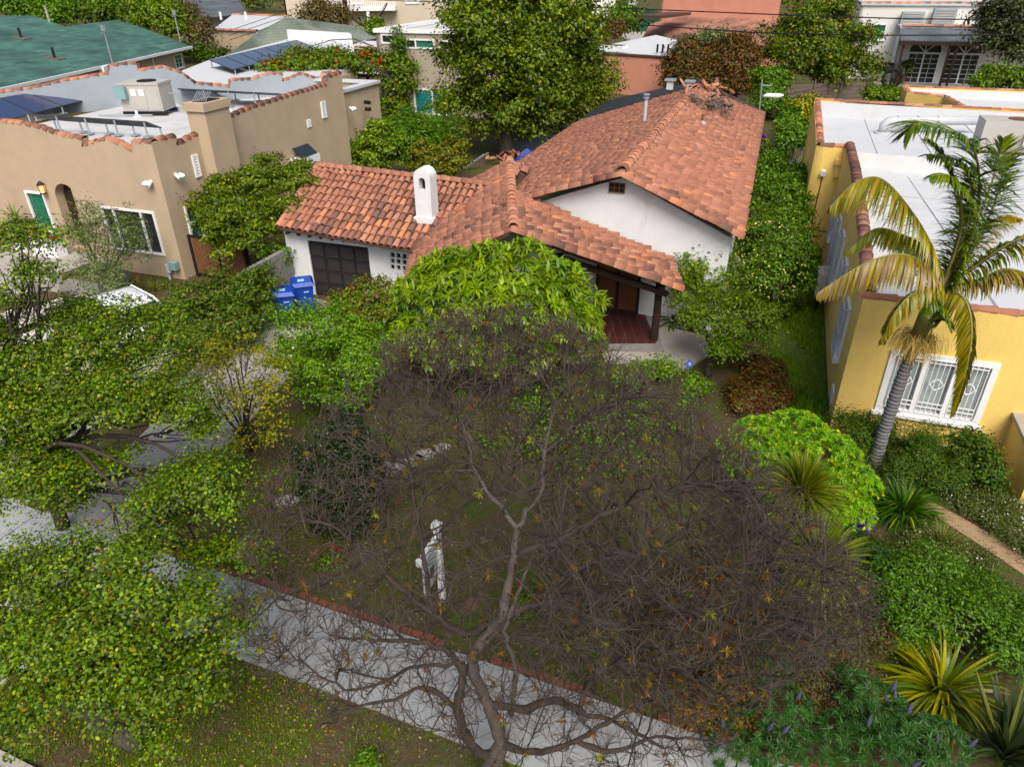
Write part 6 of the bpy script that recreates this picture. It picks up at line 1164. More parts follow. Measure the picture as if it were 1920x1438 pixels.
btree('grey_green_shrub', 'grey green shrub top peeping between the two rusty trees', B(1325,150), [(1330,72,74,20),(1345,84,72,22),(1320,90,72,20)], 4200, .3, OLIVE, cat='shrub', group=None)
btree('round_green_tree', 'big round green tree in front of the white house', B(1555,180), [(1500,60,70,45),(1550,50,70,50),(1600,70,69,42),(1470,95,70,45),(1530,100,68.5,55),(1600,115,68.5,45),(1490,130,68.5,40),(1560,140,68,45),(1620,140,68.5,25),(1560,15,71,35),(1450,70,71,30),(1510,25,72,25)], 24000, .28, [(3,(.075,.12,.012)),(2,(.05,.085,.010)),(1.3,(.14,.16,.015)),(.3,(.2,.12,.02))], clump=.4, group=None, lump=5)
btree('ivy_hedge', 'bright green ivy covered mass at the far right corner of the tile roof', B(1440,215), [(1435,150,60,26),(1455,160,59.5,22),(1440,185,58.5,24),(1460,195,58.5,14),(1430,200,58,18)], 7200, .22, HEDGE+[(2,(.07,.17,.012))], cat='hedge', clump=.35, group=None)
btree('dark_corner_tree', 'dark grey green tree in the upper right corner', B(1880,140), [(1880,25,66,45),(1910,60,65,45),(1870,80,65,32),(1930,20,66,50),(1900,100,64,30),(1860,50,66,22)], 12000, .28, [(3,(.055,.065,.025)),(2,(.035,.05,.015)),(1,(.10,.10,.05))], clump=.5, group=None)
btree('corner_shrub', 'yellow green rounded shrub below the dark corner tree', B(1870,178), [(1860,145,58,25),(1890,150,57.5,28),(1920,155,57,25),(1840,160,57.5,14)], 6200, .24, LIME[:3]+[(2,(.07,.12,.012))], cat='shrub', clump=.35, trunk=.5, tr=.1, group=None)
btree('lime_shrub', 'yellow lime shrub behind the corner of the yellow house', B(1505,232), [(1500,200,50,18),(1515,195,50,16),(1500,225,49,14),(1518,215,49.5,12)], 3200, .17, YEL[:3]+[(2,(.14,.2,.012))], cat='shrub', trunk=.4, tr=.06, clump=.25, group=None)
btree('path_shrub', 'green leafy shrubs beside the plank fence behind the white gate', B(1485,300), [(1480,220,47,15),(1485,245,45,20),(1492,265,43,18),(1475,270,43,14)], 5000, .15, BRIGHT[:2]+HEDGE, cat='shrub', trunk=.4, tr=.05, clump=.25, group=None)
btree('parapet_vine', 'yellow green vine spilling over behind the yellow back parapet', B(1660,215), [(1635,178,57,13),(1660,180,56.5,14),(1685,184,56,12)], 2400, .22, LIME[:3], cat='vine', trunk=.5, tr=.06, clump=.3, group=None)
btree('path_flower', 'small clump with violet flowers on the path beside the tile roof', B(1430,285), [(1428,268,40,10),(1432,278,39,10)], 700, .12, DEEP, cat='plant', trunk=.3, tr=.03, clump=.2, group=None, parts=[flecks(shell_pts(PB([(1431,258,40,4)], 'Y'), 40)[0], .16, (.16,.04,.32))])
btree('gate_bush', 'dark leafy bush between the tile roof and the white gate', B(1470,330), [(1440,315,36,15),(1470,322,36,15),(1455,300,38,14)], 2600, .13, HEDGE, cat='shrub', trunk=.3, tr=.04, clump=.2, group=None)
# distant wooded blocks beyond the houses
fb = []
for i in range(70): x = rng.uniform(-260,300); y = rng.uniform(165,330); fb.append((V3(x, y, rng.uniform(3,6)), rng.uniform(5,9), .8))
g = crown_mesh(fb, 26000, 1.1, MID+DEEP, .6, per=24, clump=1.6); objnp('distant_woods', g[0], g[1], M['leaf'], None, g[2], kind='stuff', label='mass of distant trees beyond the houses', cat='trees')
# ---- hedge with cream flowers and the shrubs right of the porch
H3 = PB([(1440,470,1.9,62),(1465,510,1.5,55),(1430,530,1.2,50),(1470,430,2.1,50),(1425,440,2.0,40),(1490,470,1.6,38),(1445,565,.6,38),(1475,395,2.2,40)], sq=.95)
P_, _ = shell_pts(PB([(1440,470,1.9,64),(1450,520,1.4,62),(1425,440,2.0,42),(1470,430,2.1,45),(1430,540,1.1,48)]), 900, -.4, 1.03)
plant('flowering_hedge', 'big dark green hedge shrub speckled with cream flowers beside the tile eave', 'hedge', B(1445,600), H3, 26000, .075, HEDGE, trunk=.5, tr=.07, nstem=3, per=28, clump=.16, parts=[flecks(P_, .06, (.56,.52,.20))])
H4 = PB([(1450,340,2.3,42),(1480,350,2.2,36),(1435,375,2.2,32),(1470,375,2.2,38),(1495,330,2.2,22)], sq=.9); plant('plain_hedge', 'plain green rounded hedge behind the cream flowered one', 'hedge', B(1460,420), H4, 13000, .085, BRIGHT[1:2]+HEDGE, trunk=.4, tr=.06, nstem=2, per=26, clump=.18)
S1 = PB([(1300,460,2.6,30),(1330,475,2.4,38),(1290,500,2.1,42),(1330,520,1.8,48),(1290,550,1.4,40),(1350,500,2.1,25),(1275,440,2.8,16),(1325,450,2.8,18),(1260,520,1.7,20)], sq=.95); plant('airy_porch_tree', 'airy yellow green small tree against the white gable wall', 'tree', B(1305,620), S1, 11000, .07, LIME[:3]+[(1,(.22,.24,.02))], trunk=.8, tr=.045, nstem=3, per=16, clump=.14, inner=.25, asp=.45, twigs=6)
S2 = PB([(1340,565,1.9,35),(1385,575,2.0,42),(1420,595,1.9,34),(1320,600,1.6,38),(1375,615,1.6,45),(1425,625,1.5,30),(1300,590,1.7,25),(1350,650,1.2,28),(1395,650,1.2,30),(1440,600,1.7,15)], sq=.7); plant('leaning_front_tree', 'leaning small tree with layered pale green foliage right of the porch', 'tree', B(1328,705), S2, 13000, .085, LIME[:3]+[(2,(.10,.16,.014))], trunk=.9, tr=.09, per=18, clump=.15, inner=.3, asp=.35, bark='darkbark', twigs=5)
P_ = B(1327,700); mb = MB()
t = thing('porch_fern', 'dark palm like plant in the shade beside the porch post', 'plant', B(1260,610)); th = rng.random(40)*6.28; e = .3+rng.random(40)*.9; v = straps(np.repeat([B(1260,612)+Z3*.2],40,0), np.stack([np.cos(th)*np.cos(e),np.sin(th)*np.cos(e),np.sin(e)],1), np.full(40,.8), np.full(40,.09), np.full(40,1.2), 5, pick(DEEP,40)); objnp('fronds', v[0], v[1], M['leafgloss'], t, v[2])
# low bed of bright vine and shrubs under the bare tree, along the porch
VB2 = PB([(1240,690,.5,40),(1180,700,.6,45),(1120,690,.6,40),(1300,720,.6,30),(1060,720,.5,40),(1000,760,.5,50),(1080,800,.4,60),(1160,780,.4,60),(1240,780,.4,55),(1000,830,.3,50),(1100,870,.3,55),(1180,860,.3,50),(1290,760,.5,30),(930,830,.3,40)], sq=.6); plant('porch_bed_creeper', 'bright green broad leaved creeper bed below the porch, seen through bare branches', 'creeper', B(1150,790), VB2, 11000, .085, BRIGHT+[(2,(.10,.15,.012))], trunk=.15, tr=.03, per=14, clump=.16, inner=.2)
GC = PB([(1400,695,.25,35),(1435,690,.25,32),(1415,730,.25,45),(1445,740,.25,30),(1390,750,.25,30),(1440,712,.25,35)], sq=.45); plant('red_groundcover', 'square patch of low reddish brown groundcover beside the grass strip', 'groundcover', B(1415,735), GC, 13000, .04, [(3,(.095,.042,.018)),(3,(.075,.075,.014)),(2,(.085,.04,.018))], trunk=.1, tr=.02, per=26, clump=.12, up=1)
# ---- euphorbia, cordylines, palm bed
EB = PB([(1430,830,1.3,60),(1490,820,1.5,60),(1545,860,1.4,65),(1590,910,1.1,55),(1400,870,1.0,45),(1530,930,1.0,70),(1590,960,.7,45),(1460,890,1.1,65),(1380,840,1.1,35)], sq=.75)
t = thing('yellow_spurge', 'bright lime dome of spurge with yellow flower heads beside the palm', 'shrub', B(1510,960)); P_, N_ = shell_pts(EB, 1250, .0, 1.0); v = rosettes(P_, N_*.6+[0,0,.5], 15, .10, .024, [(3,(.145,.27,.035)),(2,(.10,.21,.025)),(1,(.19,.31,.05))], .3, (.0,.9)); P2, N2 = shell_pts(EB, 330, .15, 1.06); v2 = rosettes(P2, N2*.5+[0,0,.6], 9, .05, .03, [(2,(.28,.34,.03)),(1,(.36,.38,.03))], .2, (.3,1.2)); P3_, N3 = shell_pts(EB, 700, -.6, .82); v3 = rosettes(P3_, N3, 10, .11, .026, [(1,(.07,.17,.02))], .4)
g = join(v, v2, v3); objnp('crown', g[0], g[1], M['leaf'], t, g[2]); mb = MB(); [mb.tube(limb_path(B(1510,960), c, .1, .15, 4), [.04,.03,.03,.02], 5) for c, r, s in EB]; obj('stems', mb, M['darkbark'], t)
def cordyline(label, px, py, z, n, L, el=(-.5,1.45)):
    c = B(px, py, z); t = spiky('cordyline', label, 'spiky plant', c*[1,1,0], n, L, .045, [(3,(.085,.12,.015)),(2,(.13,.155,.02)),(1,(.06,.09,.012)),(.7,(.20,.19,.04))], el, (.3,1.2), 'spiky cordylines', h=z, rad=.12); P_ = c+rng.normal(size=(260,3))*[.11,.11,.06]+Z3*.1; d = rng.normal(size=(260,3))*[1,1,.4]+[0,0,.5]; v = straps(P_, d, np.full(260,.22), np.full(260,.02), np.full(260,1.5), 3, pick([(1,(.09,.06,.03)),(1,(.13,.09,.05))],260)); objnp('dead_flower_head', v[0], v[1], M['leafdry'], t, v[2]); return t
cordyline('spiky cordyline with a brown seed head in front of the lime spurge', 1500, 925, 1.9, 620, .78); cordyline('lower spiky cordyline half covered by bare twigs, below the first one', 1530, 1055, 1.3, 520, .85)
# king palm
pbse = B(1632,897); t = thing('king_palm', 'tall palm with ringed grey trunk and arching fronds in front of the yellow house', 'palm', pbse)
tp = [pbse]+[atY(x, y, pbse[1]+dy) for x, y, dy in ((1655,815,0),(1680,740,-.02),(1705,670,-.04),(1722,628,-.05))]
pts = []; rad = []; nn_ = 64
for k in range(nn_):
    s_ = k/(nn_-1)*(len(tp)-1); i = min(int(s_), len(tp)-2); pts.append(tp[i]+(tp[i+1]-tp[i])*(s_-i)); rad.append((.145-.04*k/nn_)*(1.06 if k % 3 else .95))
obj('trunk', MB().tube(pts, rad, 14), M['palmbark'], t, smooth=True)
cs = [tp[-1], atY(1742,585,pbse[1]-.06), atY(1765,540,pbse[1]-.06), atY(1780,505,pbse[1]-.06)]; obj('crownshaft', MB().tube(cs, [.15,.17,.13,.07], 14), mat('crownshaft_green', (.22,.19,.06), .5, .35, 3, stain=(5, (.10,.085,.05), .5, .75, (1,1,.4))), t, smooth=True)
cc = cs[2]
def frond(ctrl, pal, label=None, ln=.62, lw=.042, hang=1.1, n=140, taper=True, lift=.25):
    P = [cc]+[atY(x, y, pbse[1]+dy) for x, y, dy in ctrl]; P = np.array(P); s = np.linspace(0, len(P)-1, n+1); i = np.minimum(s.astype(int), len(P)-2); f = (s-i)[:,None]
    def cr(i, f):   # smooth curve through the points
        p0 = P[np.maximum(i-1,0)]; p1 = P[i]; p2 = P[i+1]; p3 = P[np.minimum(i+2, len(P)-1)]; return .5*((2*p1)+(-p0+p2)*f+(2*p0-5*p1+4*p2-p3)*f**2+(-p0+3*p1-3*p2+p3)*f**3)
    Q = cr(i, f); tg = nrm(np.gradient(Q, axis=0)); sd_ = nrm(np.cross(tg, Z3+1e-3)); up = np.cross(sd_, tg); k = np.arange(6, n+1); V_ = []
    for sg in (-1, 1):
        u = k/n; d = sd_[k]*sg*.85+tg[k]*(.45+.5*u[:,None])+up[k]*lift+rng.normal(size=(len(k),3))*.07; L_ = ln*(np.sin(np.pi*np.clip(u*.86+.12,0,1))**.6)*(.9+.2*rng.random(len(k)))
        V_.append(straps(Q[k], d, L_, np.full(len(k), lw), hang*(.7+.6*rng.random(len(k))), 4, pick(pal, len(k))*(.75+.5*rng.random((len(k),1))), np.array([.6,1,.8,.08]), roll=rng.normal(size=len(k))*.3))
    mb = MB().tube(list(Q[::3]), list(np.linspace(.035,.006,len(Q[::3]))), 5); v = V_[0]; g = join(*V_); o = objnp('frond', g[0], g[1], M['leafgloss'], t, g[2], label=label); obj('midrib', mb, mat('palm_midrib', (.22,.20,.06), .6) if 'palm_midrib' not in bpy.data.materials else bpy.data.materials['palm_midrib'], o, smooth=True)
GP = [(3,(.055,.095,.010)),(2,(.085,.125,.012)),(1,(.14,.17,.02))]; YP = [(3,(.20,.16,.015)),(2,(.14,.135,.015)),(1,(.27,.19,.02))]; DP = [(2,(.14,.095,.045)),(2,(.20,.15,.08)),(1,(.18,.15,.03))]
frond([(1822,440,-.1),(1836,340,-.2),(1815,265,-.3),(1730,232,-.45),(1700,250,-.5)], GP, n=170, ln=.85, hang=.9)
frond([(1815,450,.25),(1850,370,.35),(1872,300,.4),(1880,262,.45)], GP+[(2,(.16,.19,.02))], ln=.6, hang=.3)
frond([(1745,460,-.1),(1700,385,-.2),(1650,335,-.25),(1600,345,-.3),(1560,385,-.3)], YP+[(2,(.10,.12,.012))], 'yellowing frond arching to the left', ln=.78, hang=2.2, lift=0)
frond([(1740,470,.1),(1690,440,.1),(1640,430,.1),(1590,470,.1)], [(2,(.11,.13,.012)),(1,(.17,.15,.015))], ln=.5, hang=2.2, lift=0)
frond([(1740,500,-.35),(1690,477,-.6),(1620,495,-.7),(1535,548,-.7)], DP+YP[:1], 'dried brown tipped frond hanging to the left', ln=.75, hang=2.6, lift=-.1)
frond([(1750,535,-.5),(1705,555,-.8),(1670,600,-.9),(1655,640,-.9)], YP+GP[:1], ln=.42, hang=1.8, lift=-.1)
frond([(1808,560,-.6),(1822,620,-1.0),(1810,700,-1.2),(1788,775,-1.25)], YP+[(2,(.10,.13,.012))], 'frond hanging straight down in front of the barred window', ln=.55, hang=2.2, lift=-.1)
frond([(1830,500,-.2),(1880,465,-.3),(1930,445,-.4),(1985,460,-.5)], GP+YP[:1], ln=.55, hang=1.5)
frond([(1835,525,-.4),(1885,505,-.6),(1940,520,-.7),(1990,560,-.8)], DP[:2]+YP, ln=.5, hang=2.2, lift=0)
frond([(1815,480,.4),(1850,430,.6),(1885,405,.7),(1915,410,.75)], [(3,(.34,.21,.015)),(1,(.25,.2,.02))], 'golden yellow frond curling at the right', ln=.4, hang=1.8, lift=.1)
frond([(1800,430,.2),(1790,350,.3),(1765,290,.4),(1745,265,.4)], GP, ln=.55, hang=.8)
frond([(1812,430,.0),(1822,350,-.05),(1795,300,-.1),(1740,290,-.2)], GP, n=110, ln=.62, hang=1.2)
frond([(1825,460,.3),(1862,390,.45),(1880,330,.5),(1905,300,.5)], GP, n=100, ln=.55, hang=.6)
frond([(1800,440,-.3),(1800,370,-.5),(1780,330,-.6),(1745,330,-.7)], GP, n=90, ln=.5, hang=1.5)
frond([(1770,600,-.5),(1750,560,-.7),(1735,590,-.9)], GP, ln=.35, hang=1.4)
P_ = np.repeat([tp[-1]], 420, 0)+rng.normal(size=(420,3))*[.16,.16,.05]; th = rng.random(420)*6.28; d = np.stack([np.cos(th), np.sin(th), .35+.4*rng.random(420)], 1); v = straps(P_, d, .45+.35*rng.random(420), np.full(420,.012), 3.2+rng.random(420), 6, pick([(2,(.30,.225,.085)),(1,(.40,.31,.13))],420), np.array([1,1,.8,.5])); objnp('flower_strands', v[0], v[1], M['leafdry'], t, v[2], label='pale tan hanging flower strands below the crownshaft')
spiky('strap_leaf_clump', 'dark green strap leaved clump at the foot of the palm trunk', 'plant', B(1690,965), 420, .75, .032, [(3,(.03,.075,.012)),(2,(.05,.11,.015)),(.2,(.25,.25,.02))], (.35,1.45), (.8,2.0), rad=.35)
for i, (bl, lb, n) in enumerate([([(1600,810,.9,42),(1640,800,.9,38),(1610,850,.5,40),(1650,840,.6,30)],'dark feathery green bush left of the palm trunk, against the yellow corner',9000), ([(1700,840,1.0,45),(1740,860,.8,50),(1690,890,.5,40),(1750,830,.9,35),(1770,890,.5,35)],'tall feathery dark green bush right of the palm trunk under the window',12000), ([(1820,850,.8,42),(1835,885,.5,38),(1800,880,.5,35),(1850,870,.6,22)],'round leafy green bush between the feathery bush and the yellow porch wall',9000)]):
    plant('foundation_bush', lb, 'shrub', B(bl[0][0]+25, 900), PB(bl, sq=1.0), n, .062, [(3,(.03,.065,.010)),(2,(.05,.09,.012)),(1,(.075,.12,.015))], trunk=.3, tr=.03, nstem=4, group='bushes under the yellow house window', per=20, clump=.11, asp=.24 if i < 2 else .6, up=1.1 if i < 2 else .5)
# white daisies and grassy planting along the path
for i, (bl, lb, n, nf) in enumerate([([(1790,930,.12,28),(1835,950,.12,32),(1870,970,.15,32),(1850,925,.15,30)],'low mat with tiny white daisies on the house side of the path',5000,170), ([(1900,990,.15,35),(1930,1020,.15,35),(1900,955,.15,30)],'white daisy mat at the right frame edge beside the path',5000,190), ([(1745,1000,.12,32),(1785,1030,.12,36),(1720,1020,.15,34),(1830,1055,.12,34)],'daisy flecked wispy mat on the garden side of the path',5600,110)]):
    bb_ = PB(bl, sq=.5); plant('daisy_mat', lb, 'flowers', B(bl[0][0], bl[0][1]+15), bb_, n, .06, [(2,(.05,.075,.012)),(2,(.085,.10,.03)),(1,(.12,.13,.05))], trunk=.06, tr=.01, group='daisy mats along the path', per=16, clump=.12, asp=.25, up=.8, parts=[flecks(shell_pts(bb_, nf, .1, 1.05)[0], .032, (.75,.75,.72))])
spiky('ornamental_grass', 'pale wispy ornamental grass clump beside the path', 'grass clump', B(1760,1030), 420, .5, .012, [(2,(.15,.15,.05)),(2,(.10,.12,.03))], (.6,1.5), (.5,1.4), rad=.25)
t = thing('violet_flowers', 'small cluster of deep violet flowers at the foot of the lime spurge', 'flowers', B(1618,985)); v = flecks(B(1618,985,.2)+rng.normal(size=(150,3))*[.13,.1,.06], .06, (.07,.015,.24)); objnp('petals', v[0], v[1], M['leaf'], t, v[2]); obj('stems', MB().tube([B(1618,990), B(1618,985,.2)], .02, 5), M['darkbark'], t)
LB = PB([(1600,1025,.4,40),(1640,1035,.4,30),(1610,1055,.3,40)], sq=.8); plant('low_rosemary', 'low dark green needle bush below the violet flowers', 'shrub', B(1615,1060), LB, 6000, .05, [(3,(.025,.06,.010)),(1,(.05,.09,.012))], trunk=.1, tr=.02, per=18, clump=.09, asp=.2, up=1)
# lush shrub, flaxes and silver echium in the lower right
GB = PB([(1680,1080,.9,50),(1740,1070,1.0,55),(1800,1100,.8,52),(1860,1125,.8,52),(1720,1130,.8,60),(1790,1150,.8,65),(1860,1180,.8,60),(1910,1150,.7,45),(1690,1170,.6,45),(1900,1230,.6,50),(1950,1180,.7,60)], sq=.75); t_ = plant('lush_leafy_shrub', 'lush mid green leafy shrub bank above the yellow striped flax', 'shrub', B(1800,1210), GB, 20000, .07, [(3,(.055,.125,.012)),(2,(.085,.165,.014)),(1,(.035,.08,.010))], trunk=.3, tr=.04, nstem=4, per=18, clump=.12, asp=.4)
FX = [(2,(.26,.23,.015)),(2,(.16,.18,.014)),(3,(.075,.115,.012)),(.6,(.32,.25,.04))]
spiky('yellow_flax', 'large flax with arching yellow striped leaves', 'flax', B(1760,1305), 190, 1.15, .062, FX, (.25,1.4), (.9,2.4), as_parts=True, rad=.12, K=7)
spiky('dark_flax', 'dark bronze green flax in the lower right corner', 'flax', B(1880,1420), 110, 1.3, .07, [(3,(.035,.05,.020)),(2,(.055,.07,.025)),(.4,(.12,.13,.04))], (.6,1.45), (.2,1.0), as_parts=True, rad=.12, K=6)
spiky('small_yellow_flax', 'smaller yellow edged flax half buried in the leafy shrub', 'flax', B(1700,1160,.1), 60, .7, .04, FX, (.3,1.3), (.6,1.6), rad=.1)
def echium(label, bl, n, ns):
    bb_ = PB(bl, sq=.7); b_ = B(bl[0][0], bl[0][1]+25); t = thing('echium', label, 'shrub', b_, 'silver green echiums with blue flower spikes'); P_, N_ = shell_pts(bb_, n, .0, 1.); v = rosettes(P_, N_*.6+[0,0,.5], 20, .115, .020, [(3,(.026,.070,.016)),(2,(.042,.09,.024)),(2,(.020,.052,.011))], .5, (.0,.9)); objnp('crown', v[0], v[1], M['leaf'], t, v[2])
    mb = MB(); [mb.tube(limb_path(b_, c, .05, .15, 4), [.03,.025,.02,.015], 5) for c, r, s in bb_]; obj('stems', mb, M['darkbark'], t); P2, N2 = shell_pts(bb_, ns, .45, 1.05)
    for p, q in zip(P2, N2):
        d = unit(q*.5+[0,0,1]+rng.normal(size=3)*.15); mb = MB().tube([p, p+d*.03, p+d*.08, p+d*.16, p+d*.22], [.010,.028,.033,.023,.005], 8); obj('flower_spike', mb, M['echium'], t)
    return t
M['echium'] = mat('echium_blue', (.075,.08,.145), .8, .45, 45, .8, 60)
echium('silver green echium below the spurge, with the tallest blue spikes', [(1640,1060,.7,40),(1670,1095,.6,40),(1640,1120,.5,40)], 130, 6)
echium('echium bush at the bottom edge beside the sidewalk end', [(1420,1380,.6,60),(1380,1410,.5,45),(1460,1330,.7,55),(1430,1250,.8,50),(1490,1420,.5,60)], 230, 7)
echium('silver echium clump below the yellow flax', [(1640,1330,.6,55),(1700,1380,.6,60),(1640,1410,.5,60),(1760,1400,.5,55),(1580,1380,.5,45),(1600,1290,.7,40)], 380, 10)
OB = PB([(1270,1120,.8,55),(1330,1090,.9,55),(1310,1180,.8,65),(1380,1160,.8,55),(1270,1240,.7,60),(1350,1250,.7,60),(1300,1310,.6,50),(1420,1110,.7,40),(1370,1320,.5,40),(1260,1180,.7,50)], sq=.75); plant('orange_brown_shrub', 'wide orange brown flecked shrub under the right side of the bare tree', 'shrub', B(1320,1330), OB, 21000, .048, [(3,(.17,.095,.012)),(2,(.11,.09,.012)),(2,(.20,.08,.018)),(1,(.06,.065,.012))], trunk=.3, tr=.04, nstem=4, per=20, clump=.12, bark='darkbark', twigs=10)
DBL = PB([(1500,1150,.6,45),(1560,1180,.6,45),(1520,1220,.5,50),(1600,1230,.5,45),(1560,1280,.5,45),(1640,1190,.5,30),(1500,1290,.5,40)], sq=.7); plant('dry_tangle_shrub', 'half dry brown and olive tangle between the orange brown shrub and the flax', 'shrub', B(1560,1300), DBL, 9000, .045, [(2,(.09,.07,.03)),(2,(.06,.075,.02)),(1,(.12,.06,.03))], trunk=.2, tr=.05, nstem=6, per=16, clump=.11, bark='twig', twigs=26, asp=.3)
# rose bushes, rocks, small plants in the yard
for i, (x, y, n, r, lb, fl) in enumerate([(618,1050,500,.22,'small green rose bush left of the mailbox, one dark bloom',3),(985,1125,700,.28,'green rose bush with red blooms right of the grey trunk',5),(1090,1190,700,.3,'dark green low bush under the bare tree, right of the trunk',0),(690,1430,500,.22,'broad leaved green weed clump at the bottom frame edge',0),(870,745,600,.25,'bright green weed clump beside the shrub bed',0)]):
    c = B(x, y, r*.8); t = thing('small_bush', lb, 'plant', B(x, y), 'small bushes in the front yard'); g = crown_mesh([(c, r, .9)], n, .06, HEDGE+BRIGHT[:1], .5, per=12, clump=.08); objnp('foliage', g[0], g[1], M['leaf'], t, g[2]); obj('stem', MB().tube([B(x,y), c], .015, 5), M['darkbark'], t)
    if fl: q = shell_pts([(c, r*1.2, .9)], fl*7, .2)[0]; [objnp('bloom', *(lambda v: (v[0], v[1], M['leaf'], t, v[2]))(flecks(q_+rng.normal(size=(14,3))*.025, .07, (.33,.008,.012)))) for q_ in q[:fl]]
for x, y, r, lb in ((885,1130,.17,'reddish rounded rock beside the mailbox post'),(905,1012,.1,'small grey rock half in the grass behind the mailbox')):
    c = B(x, y); bm2 = MB(); V = []; n = 8
    for j in range(5):
        for k in range(n): a_ = j/4*math.pi*.5; V.append(c+V3(math.cos(k*6.283/n)*r*math.cos(a_)*(.85+.3*rng.random()), math.sin(k*6.283/n)*r*math.cos(a_)*(.85+.3*rng.random()), r*.9*math.sin(a_)+.0))
    bm2.add(V, [(j*n+k, j*n+(k+1)%n, (j+1)*n+(k+1)%n, (j+1)*n+k) for j in range(4) for k in range(n)]); obj('rock', bm2, M['rock'], None, True, label=lb, cat='rock')
p = B(1290,706); t = thing('yard_sign', 'small round blue yard sign with a pale mark near the terrace edge', 'sign', p); q = p+Z3*.42; obj('stake', MB().tube([p, q], .015, 5), M['metal'], t); nd = unit(V3(-.2,-1,.5)); sx_ = unit(np.cross(nd, Z3)); sz_ = np.cross(sx_, nd)
oct_ = [q+sx_*.10*math.cos(k*.785+.39)-sz_*.13*math.sin(k*.785+.39) for k in range(8)]; dsc = MB().slab(oct_ if np.cross(oct_[1]-oct_[0], oct_[2]-oct_[0])@nd > 0 else oct_[::-1], .015); fc = obj('face', dsc, mat('sign_blue', (.01,.06,.42), .4), t); mb = MB(); [mb.box(q+nd*.004+sz_*(-.035+.035*k), (.09-.02*abs(k-1),.006,.012), (sx_, nd, sz_)) for k in range(3)]; obj('mark', mb, M['print'], fc)

# ================================================================ THE BARE TREE
tb = B(915,1500); tree = thing('bare_tree', 'large nearly leafless grey tree spreading over the sidewalk and front yard', 'tree', tb)
def lp_(lst): return [atY(x, y, Y) for x, y, Y in lst]
LIMBS = [
 ([(940,1395,6.05),(915,1320,6.1),(885,1245,6.2),(905,1200,6.3),(940,1155,6.4),(950,1095,6.5),(962,1040,6.6),(970,990,6.75)], [.15,.13,.12,.12,.11,.085,.08,.075]),
 ([(940,1155,6.4),(870,1185,6.6),(815,1155,6.8),(740,1090,7.0),(690,1040,7.1),(620,985,7.3),(560,975,7.4),(510,950,7.5)], [.085,.075,.07,.055,.045,.035,.025,.018]),
 ([(815,1155,6.8),(800,1080,7.0),(790,1010,7.2),(775,930,7.4),(765,850,7.7)], [.06,.05,.042,.034,.024]),
 ([(970,990,6.75),(940,950,6.9),(915,920,7.1),(890,880,7.3),(870,800,7.8)], [.06,.05,.042,.036,.025]),
 ([(970,990,6.75),(985,960,6.9),(1010,925,7.1),(1020,850,7.5),(1040,760,8.2)], [.06,.05,.045,.038,.025]),
 ([(962,1040,6.6),(1050,1010,6.8),(1120,970,7.0),(1220,930,7.2),(1330,905,7.5),(1420,900,7.7)], [.06,.05,.045,.037,.028,.018]),
 ([(940,1155,6.4),(1020,1130,6.6),(1110,1120,6.8),(1220,1130,6.9),(1340,1150,7.0),(1450,1160,7.0)], [.075,.06,.05,.042,.032,.02]),
 ([(915,1320,6.1),(990,1325,6.0),(1050,1310,6.0),(1085,1335,5.9),(1150,1350,5.9),(1240,1400,5.8)], [.09,.085,.075,.06,.045,.03]),
 ([(940,1420,6.03),(885,1395,5.95),(858,1330,5.95),(865,1250,6.1),(800,1205,6.2),(700,1200,6.3),(620,1190,6.4)], [.12,.11,.10,.08,.05,.035,.02]),
 ([(835,1250,6.1),(770,1250,6.0),(680,1290,5.9),(600,1270,6.0),(520,1200,6.2)], [.045,.035,.028,.02,.014]),
 ([(940,1395,6.05),(1000,1410,5.8),(1080,1390,5.7),(1180,1330,5.9),(1290,1290,6.1)], [.1,.07,.055,.04,.028]),
 ([(690,1040,7.1),(640,1080,6.9),(560,1100,6.8),(500,1140,6.7),(455,1190,6.6)], [.035,.03,.024,.018,.012]),
 ([(960,1340,6.05),(965,1250,6.2),(945,1180,6.3),(975,1100,6.7),(1000,1040,7.0)], [.06,.05,.05,.04,.03]),
 ([(1020,850,7.5),(1100,780,8.2),(1180,740,8.8)], [.035,.028,.018]), ([(870,800,7.8),(830,720,8.5),(800,660,9.0)], [.028,.022,.014]), ([(1040,760,8.2),(1010,680,8.9),(960,620,9.4)], [.028,.02,.012]), ([(1085,1335,5.9),(1120,1260,6.1),(1190,1240,6.2),(1300,1270,6.2),(1400,1330,6.1)], [.065,.055,.045,.032,.018]), ([(1080,1390,5.7),(1150,1410,5.6),(1230,1380,5.7),(1330,1390,5.7)], [.06,.05,.036,.02]), ([(858,1330,5.95),(800,1290,5.95),(740,1310,5.8),(660,1330,5.7),(590,1360,5.6)], [.06,.045,.035,.025,.014]), ([(935,1190,6.35),(1000,1200,6.4),(1060,1230,6.3),(1110,1300,6.1)], [.06,.05,.042,.03]), ([(1020,1130,6.6),(1100,1060,6.9),(1180,1040,7.1),(1290,1000,7.3)], [.05,.042,.032,.02]),
 ([(1220,1130,6.9),(1300,1060,7.3),(1420,1040,7.5),(1530,1050,7.5)], [.035,.03,.022,.014])]
NP_ = []; PAR = []; RAD = []; LID = []
def addnode(p, par, r, l): NP_.append(np.asarray(p, float)); PAR.append(par); RAD.append(r); LID.append(l); return len(NP_)-1
def densify(P, rr, step=.11):
    out = []
    for i in range(len(P)-1):
        L_ = np.linalg.norm(P[i+1]-P[i]); k = max(1, int(L_/step))
        p0, p1, p2, p3 = P[max(i-1,0)], P[i], P[i+1], P[min(i+2,len(P)-1)]
        for j in range(k):
            f = j/k; q = .5*((2*p1)+(-p0+p2)*f+(2*p0-5*p1+4*p2-p3)*f*f+(-p0+3*p1-3*p2+p3)*f**3); out.append((q, rr[i]*(1-f)+rr[i+1]*f))
    out.append((P[-1], rr[-1])); return out
